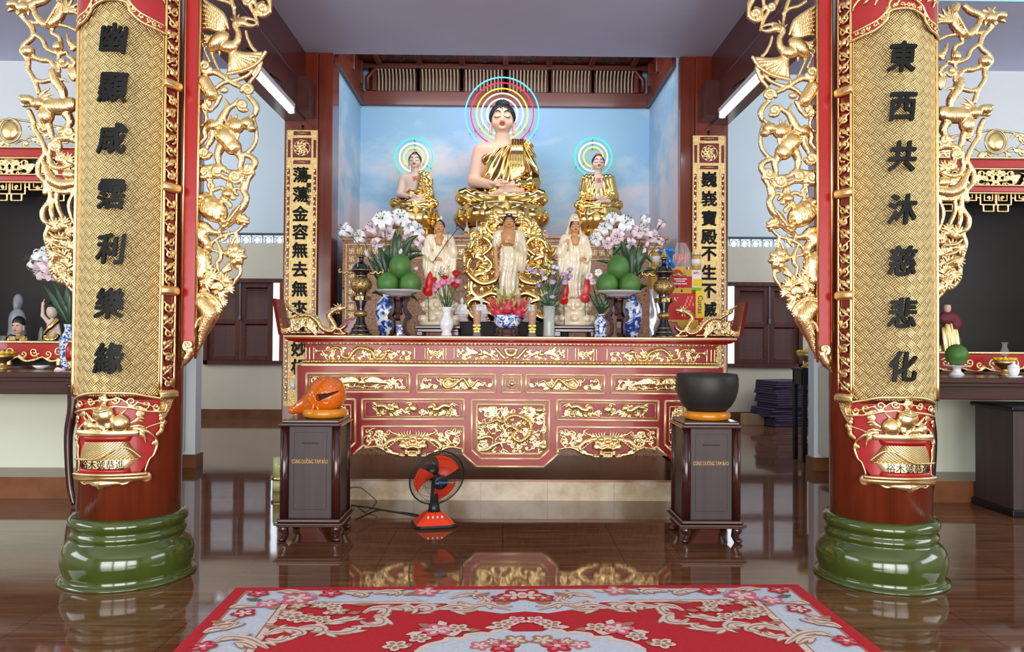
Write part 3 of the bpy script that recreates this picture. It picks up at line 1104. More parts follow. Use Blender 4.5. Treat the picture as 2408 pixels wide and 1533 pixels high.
def basket_relief(c, par, flip):
 fx = -1 if flip else 1
 B = bend(c)

 def q(zx, zy, d=0.0):
  s, z = bs(zx, zy)
  return (s * fx, -d, z)
 # red ground
 rows = [(335, 585, 1310), (440, 590, 1320), (560, 590, 1325), (640, 600, 1250), (700, 615, 1258), (780, 620, 1235), (830, 640, 1190), (915, 640, 1130)]
 mb = MB()
 ys = [r[0] for r in rows]

 def fn(u, v):
  zy = ys[0] + v * (ys[-1] - ys[0])
  l, h = np.interp(zy, ys, [r[1] for r in rows]), np.interp(zy, ys, [r[2] for r in rows])
  s, z = bs(l + (h - l) * u, zy)
  return cyl(c, RB + 0.004, s * fx, z)
 mb.grid(fn, 24, 24, flip=not flip)
 mb.build('red_ground', MT['red'], par)
 # scroll band
 g = Carve((-0.27, -0.075, 0.55), (0.36, 0.02, 1.16) if not flip else (0.36, 0.02, 1.16), 0.0042)
 if flip:
  g = Carve((-0.36, -0.075, 0.55), (0.27, 0.02, 1.16), 0.0042)
 st = lambda pts, r, d=0.012, k=0.004, n=5: g.strand([q(a, b, d) for a, b in pts], [x * 0.000724 for x in r] if isinstance(r, (list, tuple)) else r * 0.000724, k, n)
 bl = lambda zx, zy, r, d=0.012, sy=0.7: g.ell(q(zx, zy, d), (r * 0.000724, r * 0.000724 * sy, r * 0.000724), 0.006)
 st([(580, 330), (640, 305), (780, 278), (1040, 278), (1180, 310), (1310, 340)], 13)
 st([(585, 440), (680, 415), (900, 385), (1040, 392), (1180, 430), (1310, 440)], 11)
 st([(1310, 340), (1330, 390), (1310, 440)], 11)
 for cx, cy, r, a, t in ((760, 345, 34, 0.4, 1.3), (955, 330, 34, 2.6, -1.3), (1060, 345, 40, 0.5, 1.4), (1160, 375, 40, 2.8, -1.3), (1240, 395, 32, 0.5, 1.2), (650, 375, 36, 2.4, 1.3), (610, 390, 26, 0.3, -1.2)):
  st(spiral(cx, cy, r, a, t, 12), [9, 6], n=1)
 st([(690, 370), (760, 350), (830, 335)], [4, 9]); st([(890, 335), (980, 320), (1050, 370), (1150, 400)], [9, 5]); st([(1100, 350), (1180, 380), (1250, 400), (1300, 370)], [9, 4])
 for a in range(5):
  bl(862 + 24 * math.cos(a * 1.257), 332 + 24 * math.sin(a * 1.257), 19)
 bl(862, 332, 12, 0.02)
 # peaches, flowers and leaves
 bl(870, 445, 78, 0.02, 0.75); bl(985, 512, 70, 0.02, 0.8); bl(752, 532, 46, 0.02); bl(820, 545, 36, 0.02)
 st([(870, 372), (868, 430)], [4, 3], 0.055); st([(812, 400), (868, 418), (930, 398)], [5, 9, 5], 0.058)
 for a in range(5):
  bl(878 + 26 * math.cos(a * 1.257 + 0.3), 535 + 24 * math.sin(a * 1.257 + 0.3), 22, 0.03)
 for pts in (((720, 430), (760, 470), (800, 500)), ((930, 490), (980, 450), (1030, 405)), ((700, 470), (740, 500), (790, 520)), ((1040, 530), (1090, 500), (1150, 510)), ((1050, 545), (1110, 540), (1160, 560)),
    ((1080, 555), (1140, 590), (1165, 690)), ((1090, 550), (1170, 590), (1240, 650)), ((1070, 560), (1120, 610), (1150, 640)), ((1060, 520), (1110, 480), (1160, 490)), ((700, 520), (650, 580), (640, 660))):
  st(pts, [5, 16, 4], 0.016)
 st([(1170, 560), (1230, 540), (1290, 535), (1300, 590)], [9, 7]); st([(640, 560), (610, 600), (600, 650), (630, 700), (630, 770)], [8, 10, 6])
 for cx, cy, r in ((1110, 445, 17), (1140, 450, 14), (1285, 500, 17), (1310, 530, 17), (1290, 560, 17), (1280, 600, 18), (1255, 620, 14), (690, 445, 18), (665, 455, 14), (618, 480, 16), (610, 510, 14), (605, 650, 16), (1228, 690, 16), (1275, 470, 12), (620, 715, 13)):
  for a in range(4):
   bl(cx + r * 0.7 * math.cos(a * 1.57 + cx), cy + r * 0.7 * math.sin(a * 1.57 + cx), r * 0.75, 0.012)
 # rim, pot outline, scrolled foot
 for a in (0, 1, 2):
  st([(668, 580 + a * 14), (1098, 580 + a * 14)], 13 if a != 1 else 16, 0.03, n=16)
 st([(1232, 640), (1252, 700), (1225, 785), (1195, 815), (1165, 900)], [8, 12, 9, 8])
 st([(632, 700), (625, 760), (645, 830), (640, 900)], [8, 9, 7])
 st([(632, 952), (900, 945), (1170, 952)], 32, 0.012, n=16)
 st([(700, 965), (790, 985), (850, 992), (940, 985), (1090, 965)], [20, 26, 34, 26, 20], 0.008, n=6)
 bl(848, 1012, 30, 0.012)
 st([(665, 975), (720, 1000), (770, 990), (810, 1010), (900, 1010), (960, 992), (1020, 1000), (1080, 975)], 6, 0.02)
 st([(625, 925), (900, 922), (1160, 925)], 14, 0.03, n=12)
 st(spiral(1165, 965, 38, -1.6, 0.8, 10), [22, 14], 0.018, n=1)
 st(spiral(640, 955, 34, -1.6, -0.8, 10), [20, 12], 0.018, n=1)
 g.build('basket_relief', MT['gold_red_smooth'], par, B)
 # the pot body: red half-round bands with a gold lattice panel between
 def band(name, za, zb, la, lb, ha, hb, depth, mat, bulge=0.0, nu=24, nv=6):
  def fn(u, v):
   l, h = la + (lb - la) * v, ha + (hb - ha) * v
   s, z = bs(l + (h - l) * u, za + (zb - za) * v)
   e = min(1, min(u, 1 - u) * 10)
   return cyl(c, RB + 0.002 + depth * e + bulge * math.sin(PI * v) * e, s * fx, z)
  return MB().grid(fn, nu, nv, flip=not flip, uvfn=lambda u, v: (u, v)).build(name, mat, par, True)
 band('red_neck', 606, 662, 670, 690, 1085, 1062, 0.018, MT['red'], 0.012)
 band('lattice_panel', 660, 802, 705, 650, 1048, 1130, 0.036, MT['lattice'], 0.004, 24, 10)
 band('name_strip', 802, 872, 662, 715, 1118, 1055, 0.038, MT['gold_paint'], 0.002)
 band('red_foot_band', 868, 920, 640, 632, 1060, 1075, 0.020, MT['red'], 0.012)
 w = MB()
 w.tube([cyl(c, RB + 0.046, bs(a, b)[0] * fx, bs(a, b)[1]) for a, b in spline([(665, 800), (760, 798), (850, 792), (920, 745), (985, 706), (1040, 708), (1090, 750), (1125, 790)], 5)], 0.006, 6)
 w.tube([cyl(c, RB + 0.043, bs(660 + i * 46, 802)[0] * fx, bs(0, 802)[1]) for i in range(11)], 0.004, 6)
 w.build('lattice_fold', MT['gold'], par)
 V, Fc = text_mesh('裕木號恭進', 0.055, 0.003, 0.004)
 V[:, 0] *= 0.82
 s0, z0_ = bs(870, 838)
 cy = Vector((c.x, c.y, 0))
 V = np.stack([V[:, 0] + s0 * fx, V[:, 1] - 0.042, V[:, 2] + z0_], 1)
 link_mesh('lettering', B(V), Fc, MT['ink'], par, None, False)


M = Mat('gold_scale_lattice')
u, v, _ = M.xyz('UV')
a_, b_ = ((u * 17.0 + v * 8.0).frac() - 0.5).abs(), ((u * 17.0 - v * 8.0).frac() - 0.5).abs()
h_ = (a_.min(b_) * 5.0).min(1.0)
M.set(Base_Color=M.ramp(h_, [(0, (0.45, 0.3, 0.12)), (0.6, (0.84, 0.64, 0.32))]), Metallic=0.95, Roughness=0.3)
M.bump(h_, 0.6, 0.006)
MT['lattice'] = M.m


def couplet_board(i, chars, zc, zsize, lab):
 c = PC[i]
 flip = i == 1
 fx = -1 if flip else 1
 r = thing('couplet_board', lab, 'couplet board', (c.x, c.y - RB, 1.1))
 A = math.radians(55)
 zb, zt = 1.105, 3.8
 MB().grid(lambda u, v: cyl(c, RB, (-A + 2 * A * u) * RB, zb + (zt - zb) * v), 48, 40, uvfn=lambda u, v: ((-A + 2 * A * u) * RB, zb + (zt - zb) * v)).build('woven_panel', MT['weave'], r, True)
 ed = MB()
 for s in (-1, 1):
  ed.tube([cyl(c, RB + 0.006, s * A * RB, zb - 0.01 + (zt - zb) * k / 30) for k in range(31)], 0.009, 8)
  ed.tube([cyl(c, RB + 0.004, s * (A - 0.045) * RB, zb + (zt - zb) * k / 30) for k in range(31)], 0.004, 6)
  ed.tube([cyl(c, RB + 0.002, s * math.radians(72) * RB, zb + 0.02 + (zt - zb) * k / 30) for k in range(31)], 0.007, 8)
 ed.build('rail', MT['gold'], r)
 # pierced borders at both sides: red ground, running vine
 rd = MB()
 for s in (-1, 1):
  a0, a1 = math.radians(55), math.radians(73)
  rd.grid(lambda u, v: cyl(c, RB - 0.006, s * (a0 + (a1 - a0) * u) * RB, zb - 0.06 + 0.06 * u + (zt - zb) * v), 4, 20, flip=(s < 0))
 rd.build('border_ground', MT['red_dark'], r)
 s = fx
 xm = s * math.radians(63.5) * RB
 g = Carve((xm - 0.06, -0.03, zb - 0.1), (xm + 0.06, 0.01, 3.55), 0.0042)
 rnd = random.Random(4)
 for z_a in np.arange(zb + 0.06, 3.5, 0.62):
  g.strand([(xm - 0.045, -0.004, z_a - 0.06), (xm + 0.045, -0.004, z_a - 0.06)], 0.03, 0.004, 2)
  n = 7
  for k in range(n):
   z = z_a + 0.01 + k * 0.075
   sg = 1 if k % 2 else -1
   g.strand([(p[0], -0.006, p[1]) for p in spiral(xm + sg * 0.006, z, 0.030, rnd.uniform(0, 6), sg * 1.2, 10)], [0.0085, 0.006], 0.004, 1)
   g.strand([(xm - sg * 0.04, -0.006, z - 0.03), (xm, -0.008, z), (xm + sg * 0.036, -0.006, z + 0.035)], [0.004, 0.009, 0.004], 0.004, 3)
   g.ell((xm - sg * 0.028, -0.006, z + 0.01), (0.013, 0.01, 0.02), 0.004)
 g.build('vine_border', MT['gold_red_smooth'], r, bend(c))
 for s in (-1, 1):
  foot = MB()
  a0, a1 = math.radians(55), math.radians(73)
  foot.grid(lambda u, v: cyl(c, RB + 0.005, s * (a0 + (a1 - a0) * u * (1 - 0.75 * (1 - v) ** 2)) * RB, zb - 0.14 + 0.17 * v), 6, 8, flip=(s < 0))
  foot.build('border_foot', MT['gold_punched'], r)
 # red cloud-shaped head with gold outlines
 bd = [(-0.30, 3.27), (-0.235, 3.283), (-0.17, 3.29), (-0.13, 3.325), (-0.105, 3.36), (-0.02, 3.395), (0.085, 3.385), (0.105, 3.335), (0.16, 3.285), (0.24, 3.262), (0.30, 3.25)]
 bx = [p[0] for p in bd]

 def top(u, v):
  x = -0.29 + 0.58 * u
  z = np.interp(x, bx, [p[1] for p in bd])
  return cyl(c, RB + 0.010, x * fx, z + (3.8 - z) * v)
 MB().grid(top, 60, 6, flip=flip).build('cloud_head', MT['red'], r)
 g = Carve((-0.32, -0.035, 3.2), (0.32, 0.01, 3.7), 0.0045)
 g.strand([(x * fx, -0.014, z) for x, z in bd], 0.009, 0.003, 5)
 g.strand([(x * fx * 0.93, -0.014, z + 0.055 + 0.01 * math.cos(x * 9)) for x, z in bd], 0.008, 0.003, 5)
 for k in range(16):
  x = -0.26 + k * 0.035
  z = np.interp(x, bx, [p[1] for p in bd]) + 0.03
  g.strand([(p[0] * fx, -0.012, p[1]) for p in spiral(x, z, 0.017, k * 1.3, 1.1 * (1 if k % 2 else -1), 8)], [0.005, 0.004], 0.003, 1)
 for k in range(9):
  x = -0.24 + k * 0.06
  g.strand([(p[0] * fx, -0.014, p[1]) for p in spiral(x, 3.5 + 0.03 * (k % 3), 0.035, k * 2.1, 1.3 * (1 if k % 2 else -1), 12)], [0.012, 0.008], 0.004, 1)
  g.strand([(x * fx, -0.014, 3.49), ((x + 0.03) * fx, -0.016, 3.46), ((x + 0.045) * fx, -0.014, 3.43 + 0.02 * (k % 2))], [0.012, 0.009, 0.004], 0.004, 4)
 g.build('cloud_scroll', MT['gold_red'], r, bend(c))
 # raised lettering
 B = bend(c)
 for ch, zz in zip(chars, zc):
  V, Fc = text_mesh(ch, zsize, 0.014, 0.03, 2)
  bm = bmesh.new()
  vs = [bm.verts.new(v) for v in V]
  for f in Fc:
   try:
    bm.faces.new([vs[j] for j in f])
   except ValueError:
    pass
    bmesh.ops.triangulate(bm, faces=bm.faces[:])
  for _ in range(3):
   long = [e for e in bm.edges if e.calc_length() > 0.03]
   bmesh.ops.subdivide_edges(bm, edges=long, cuts=1)
   bmesh.ops.triangulate(bm, faces=bm.faces[:])
  bm.verts.index_update()
  V = np.array([tuple(v.co) for v in bm.verts])
  Fc = [tuple(v.index for v in f.verts) for f in bm.faces]
  bm.free()
  V[:, 0] = V[:, 0] * 0.86 + V[:, 2] * 0.10 + fx * math.radians(3.5) * RB
  V[:, 1] -= 0.012
  V[:, 2] += zz
  link_mesh('character', B(V), Fc, MT['ink'], r, None, False)
 basket_relief(c, r, flip)


zl = lambda ys, Y: [1.45 - (y - 797) / 1800 * Y for y in ys]
couplet_board(0, '幽顯咸霑利樂緣', zl((97, 213, 333, 464, 592, 720, 848), 4.43), 0.185, 'curved gilded couplet board of seven black signs beginning with the sign for hidden')
couplet_board(1, '東西共沐慈悲化', zl((121, 240, 358, 484, 606, 729, 856), 4.43), 0.185, 'curved gilded couplet board of seven black signs beginning with the sign for east')

# ---------------------------------------------------------------- openwork gilded brackets at the pillar sides
YW = 4.74
U = YW / 1800 / 3.4071


def zp(page, zx, zy, d=0.0):
 p = P(zx / 3.4071, zy / 3.4071 + (0, 430)[page], YW)
 return (p.x, YW - d, p.z)


class Wing:
 def __init__(s, px0, px1):
  a, b = P(px0, 900, YW), P(px1, -40, YW)
  s.g = Carve((a.x, YW - 0.075, a.z - 0.03), (b.x, YW + 0.05, b.z), 0.0040)

 def st(s, page, pts, r, d=0.0, k=0.006, n=5):
  s.g.strand([zp(page, a, b, d) for a, b in pts], [x * U * 1.18 for x in r] if isinstance(r, (list, tuple)) else r * U * 1.18, k, n)

 def bl(s, page, zx, zy, rx, rz=None, d=0.0, dep=None, rot=0.0):
  rz = rz or rx
  s.g.ell(zp(page, zx, zy, d), (rx * U, (dep or min(rx, rz) * 0.7) * U, rz * U), 0.007, Matrix.Rotation(rot, 3, 'Y') if rot else None)

 def sp(s, page, zx, zy, r, a=0.0, t=1.4, w=13):
  s.st(page, spiral(zx, zy, r, a, t, 14), [w, w * 0.7], 0.008, n=1)
  s.bl(page, zx, zy, r * 0.25, d=0.012)

 def leafy(s, page, zx, zy, r, a, n=4):
  """crumpled leaf lobe with radial ridges"""
  s.bl(page, zx, zy, r, r * 0.8, 0, r * 0.4)
  for k in range(n):
   b = a + (k - (n - 1) / 2) * 0.45
   s.st(page, [(zx - 0.6 * r * math.cos(b), zy - 0.6 * r * math.sin(b)), (zx + 0.3 * r * math.cos(b), zy + 0.3 * r * math.sin(b)), (zx + 1.1 * r * math.cos(b), zy + 1.1 * r * math.sin(b))], [5, 11, 6], r * 0.35 * U, 0.003, 3)

 def lotus(s, page, zx, zy, r, a=-PI / 2):
  s.bl(page, zx, zy, r * 0.55, r * 0.5, 0.01)
  for k in range(7):
   b = a + (k - 3) * 0.75
   s.st(page, [(zx, zy), (zx + 0.6 * r * math.cos(b), zy + 0.6 * r * math.sin(b)), (zx + 1.05 * r * math.cos(b), zy + 1.05 * r * math.sin(b))], [r * 0.2, r * 0.33, r * 0.06], 0.004 * (k % 2), 0.003, 3)

 def flames(s, page, zx, zy, targets, r=9, d=0.01):
  for i, (a, b) in enumerate(targets):
   mx, my = (zx + a) / 2 + (b - zy) * 0.15, (zy + b) / 2 - (a - zx) * 0.15
   s.st(page, [(zx, zy), (mx, my), (a, b)], [r, r * 0.9, r * 0.3], d, 0.004, 4)


def scales(V, c, r, amp):
 return V


def wing_inner():
 w = Wing(462, 640)
 # foliage at the top
 w.st(0, [(2130, -60), (2165, 20), (2160, 90), (2105, 125), (2060, 90), (2070, 40), (2110, 20)], [22, 18, 16, 12])
 w.st(0, [(1830, -60), (1860, 20), (1875, 90), (1880, 150), (1895, 190)], [16, 14, 12, 12])
 w.st(0, [(1930, -50), (1960, 10), (2010, 60), (2045, 130), (2060, 200)], [16, 16, 14, 14])
 w.st(0, [(2045, -40), (2040, 20), (2080, 60), (2130, 60)], [14, 14, 10])
 w.sp(0, 1985, 10, 40, 0, 1.3); w.sp(0, 2110, 70, 42, 2, 1.3); w.st(0, [(1700, -40), (1760, 0), (1830, 20), (1880, 60)], 13)
 # crane: wing feathers, body, neck, head with crest, fan tail
 for k, (tx, ty) in enumerate(((1575, -30), (1570, 25), (1570, 70), (1572, 110), (1578, 150), (1590, 190), (1600, 230))):
  w.st(0, [(1835, 235), (1790 - 8 * k, 130 + 18 * k), (1690 - 4 * k, 50 + 28 * k), (tx, ty)], [8, 19, 17, 7], 0.012 - 0.003 * k, 0.002, 5)
 w.bl(0, 1760, 340, 105, 62, 0.015, 60, -0.75)
 w.bl(0, 1840, 385, 70, 50, 0.015, 46)
 w.st(0, [(1850, 390), (1905, 340), (1915, 270), (1885, 205), (1920, 175)], [38, 26, 20, 18, 20], 0.012)
 w.bl(0, 1945, 195, 45, 32, 0.02); w.st(0, [(1960, 200), (2020, 215), (2060, 205)], [20, 14, 5], 0.015)
 w.flames(0, 1920, 180, ((1850, 150), (1880, 130), (1925, 120), (1980, 140), (2040, 160), (2080, 190)), 10, 0.015)
 w.flames(0, 1700, 300, ((1610, 260), (1600, 310), (1620, 350), (1640, 390)), 15, 0.005)
 w.flames(0, 1740, 380, ((1680, 400), (1710, 430), (1760, 450)), 13, 0.005)
 for k in range(9):
  t = k / 8
  ex, ey = 2125 - 290 * t, 430 + 160 * t + 28 * math.sin(PI * t)
  w.st(0, [(1860, 420), (1875 + 90 * (1 - t) - 20 * t, 445 + 60 * t), (ex, ey)], [22, 22, 13], 0.004 + 0.004 * (k % 2), 0.002, 4)
 w.st(0, [(2130, 425), (2070, 510), (1960, 570), (1830, 598)], 13, 0.012)
 w.st(0, [(2090, 500), (2060, 590), (2010, 650), (1985, 690)], [16, 14, 13])
 w.st(0, [(1970, 250), (1985, 310), (2020, 380), (2050, 410)], [10, 11, 12])
 # thin stems, scroll, gourd
 w.st(0, [(1585, 260), (1620, 360), (1680, 490)], 9); w.st(0, [(1690, 420), (1720, 490), (1755, 565)], 9)
 w.sp(0, 1645, 530, 50, 0.5, 1.5, 17); w.st(0, [(1570, 560), (1640, 585), (1720, 580), (1790, 615), (1870, 670), (1950, 705)], [16, 22, 20, 18, 16])
 w.sp(0, 1990, 725, 50, 3.0, 1.4, 16); w.st(0, [(1720, 720), (1790, 665), (1900, 640), (1990, 600), (2040, 540)], [14, 16, 14, 11])
 w.st(0, [(1640, 660), (1700, 760)], [46, 46], 0.012, n=1); w.bl(0, 1705, 775, 50, 30, 0.012, 40, 0.6); w.st(0, [(1600, 610), (1650, 655)], [8, 14], 0.01)
 w.bl(0, 1800, 725, 36, 30, 0.012); w.leafy(0, 1650, 830, 50, 1.8, 4); w.st(0, [(1590, 790), (1640, 880), (1690, 880)], 13)
 w.st(0, [(1770, 770), (1730, 840), (1680, 900)], [14, 16, 6])
 # cloud curls and flame
 w.sp(0, 1950, 845, 45, 1.0, 1.3, 17); w.st(0, [(1985, 770), (2030, 810), (2055, 860), (2040, 920), (2000, 950)], [14, 20, 22, 18, 16])
 w.st(0, [(1805, 790), (1830, 850), (1800, 920), (1765, 990)], [5, 17, 26, 30], 0.008); w.st(0, [(1910, 790), (1880, 840), (1830, 880), (1790, 960)], [5, 16, 20, 22], 0.008)
 w.st(0, [(1600, 850), (1650, 920), (1640, 990), (1590, 1010)], [12, 13, 12, 12])
 # lion-dragon
 w.bl(0, 1990, 1000, 55, 48, 0.025, 48); w.bl(0, 2030, 1040, 36, 30, 0.03, 34); w.st(0, [(2000, 960), (2035, 930)], [18, 10], 0.02)
 for k in range(8):
  a = 1.2 + k * 0.5
  w.st(0, [(1890, 1030), (1890 + 60 * math.cos(a), 1030 + 60 * math.sin(a)), (1890 + 105 * math.cos(a + 0.2), 1030 + 105 * math.sin(a + 0.2))], [20, 15, 6], 0.02, 0.003, 3)
 w.bl(0, 1900, 1020, 66, 60, 0.018, 50); w.bl(0, 1820, 1110, 100, 74, 0.012, 62, 0.7); w.bl(0, 1870, 1180, 70, 66, 0.012, 55); w.bl(0, 1720, 1010, 62, 42, 0.008, 42, -0.3)
 for k in range(7):
  w.bl(0, 1745 + 22 * k, 1080 + 22 * k, 15, d=0.045)
 w.st(0, [(1690, 990), (1640, 1050), (1645, 1100), (1590, 1160)], [30, 22, 16, 16]); w.st(0, [(1700, 1010), (1705, 1090), (1665, 1170), (1640, 1200)], [32, 24, 17, 20])
 w.st(0, [(1770, 1180), (1745, 1240), (1755, 1310), (1790, 1350)], [34, 26, 18, 22]); w.st(0, [(1900, 1210), (1935, 1270), (1925, 1340), (1945, 1370)], [32, 24, 18, 22])
 w.st(0, [(2030, 960), (2052, 1040), (2050, 1130), (2010, 1200), (1955, 1240)], [15, 14, 15, 16])
 for zx, zy, r, a, t in ((1640, 1225, 50, 0.3, 1.4), (1640, 1380, 46, 2.0, -1.4), (1745, 1372, 42, 1.0, 1.3), (1890, 1415, 56, 0.2, 1.5), (1990, 1355, 42, 2.2, -1.3)):
  w.sp(0, zx, zy, r, a, t, 18)
 w.st(0, [(1570, 1320), (1650, 1345), (1740, 1335), (1830, 1375), (1930, 1385), (2020, 1350), (2045, 1290), (2000, 1250), (1940, 1240)], [18, 20, 18, 20, 22, 20, 18])
 w.st(0, [(1570, 1440), (1660, 1425), (1760, 1410), (1850, 1445)], [16, 18, 16, 20])
 w.st(0, [(1650, 1430), (1705, 1480), (1690, 1540), (1720, 1590)], [14, 13, 12]); w.st(0, [(1840, 1450), (1860, 1510), (1900, 1560)], [14, 13, 12]); w.st(0, [(2025, 1390), (1985, 1450), (1962, 1540)], [18, 18, 20])
 # tortoise-dragon, branch
 w.st(1, [(1962, 0), (1952, 60), (1978, 115), (1950, 190), (1895, 240), (1860, 300), (1800, 350)], [20, 20, 22, 27, 30, 28, 24], 0.006)
 for k in range(8):
  w.bl(1, 1935 - 13 * k, 190 + 17 * k, 11, d=0.034)
 w.bl(1, 1710, 215, 130, 95, 0.008, 62, 0.55); w.bl(1, 1640, 150, 60, 80, 0.0, 44)
 for a in range(4):
  for b in range(3):
   w.bl(1, 1625 + 52 * a + 12 * b, 120 + 58 * b + 26 * a, 24, 22, 0.040 - 0.004 * abs(a - 1.5), 16)
 w.bl(1, 1835, 95, 48, 40, 0.022, 42); w.bl(1, 1875, 125, 30, 24, 0.024); w.st(1, [(1820, 70), (1770, 40), (1700, 60), (1670, 20), (1690, -20)], [16, 14, 12, 12]); w.st(1, [(1850, 70), (1900, 45), (1950, 60)], [16, 13, 11])
 w.st(1, [(1840, 60), (1820, 20), (1850, -30)], [14, 11, 12]); w.st(1, [(1790, 130), (1850, 175), (1850, 200)], [18, 15, 10], 0.015)
 w.st(1, [(1580, 330), (1640, 345), (1700, 390), (1760, 400)], [24, 30, 22, 14]); w.st(1, [(1770, 300), (1790, 350), (1760, 380)], [26, 22, 14])
 w.bl(1, 1625, 395, 60, 46, 0.01); w.st(1, [(1600, 420), (1650, 470), (1680, 530)], [44, 34, 24]); w.bl(1, 1670, 520, 30, 26, 0.02)
 w.st(1, [(1580, 540), (1620, 600), (1630, 680), (1620, 740)], [40, 56, 50, 46])
 for k in range(4):
  w.st(1, [(1590 + 22 * k, 560), (1600 + 20 * k, 620), (1605 + 18 * k, 700)], [6, 9, 6], 0.036, 0.002, 4)
 # lotus flowers on stems, leaves
 w.lotus(1, 1945, 305, 55, -1.2); w.st(1, [(1945, 345), (1890, 395), (1800, 420), (1730, 455), (1685, 500)], [13, 13, 14, 12])
 w.st(1, [(1895, 405), (1880, 440), (1855, 490)], 10); w.st(1, [(1895, 405), (1902, 450), (1900, 500)], 10); w.st(1, [(1835, 380), (1820, 430), (1790, 465)], [6, 13, 9])
 w.lotus(1, 1885, 580, 88, -0.6); w.bl(1, 1905, 660, 34, 34, 0, 12); w.st(1, [(1860, 640), (1800, 690), (1750, 755)], [15, 14, 13])
 w.st(1, [(1735, 465), (1770, 545), (1765, 610), (1740, 650), (1760, 740)], [8, 16, 17, 13, 12]); w.st(1, [(1690, 540), (1730, 545), (1760, 560)], 10); w.st(1, [(1680, 500), (1670, 560), (1690, 600)], [10, 12, 8])
 w.st(1, [(1830, 640), (1810, 690), (1780, 740)], [10, 12, 10]); w.st(1, [(1925, 640), (1925, 720), (1895, 770), (1870, 810)], [10, 13, 15, 10]); w.st(1, [(1845, 690), (1800, 715), (1750, 740)], [14, 12, 12])
 # crumpled lotus leaves
 for zx, zy, r, a in ((1650, 690, 66, -0.9), (1700, 760, 70, -0.6), (1800, 790, 62, -0.8), (1830, 850, 50, -0.2), (1760, 880, 68, 0.4), (1650, 800, 72, 0.2), (1625, 890, 60, 0.8), (1700, 940, 66, 0.6), (1780, 950, 44, 0.7), (1740, 1000, 46, 0.9)):
  w.leafy(1, zx, zy, r, a, 5)
 for k in range(3):
  w.st(1, [(p[0], p[1]) for p in spiral(1770, 850, 62 - 20 * k, 3.2, 0.72, 10)], 8, 0.030, n=1)
  w.st(1, [(p[0], p[1]) for p in spiral(1650, 720, 58 - 18 * k, 2.6, 0.6, 10)], 8, 0.032, n=1)
 w.st(1, [(1590, 900), (1680, 890), (1760, 950), (1790, 1000)], [10, 12, 10], 0.032)
 # bare root below
 w.st(1, [(1620, 960), (1680, 1040), (1655, 1120), (1620, 1210), (1598, 1290), (1575, 1350)], [60, 66, 52, 36, 22, 8], 0.0)
 w.st(1, [(1575, 1180), (1600, 1110), (1640, 1080), (1650, 1110), (1610, 1190)], [9, 12, 13, 10, 6], 0.036)
 w.st(1, [(1760, 980), (1720, 1060), (1680, 1130), (1640, 1200)], [26, 30, 24, 12], 0.0)
 return w


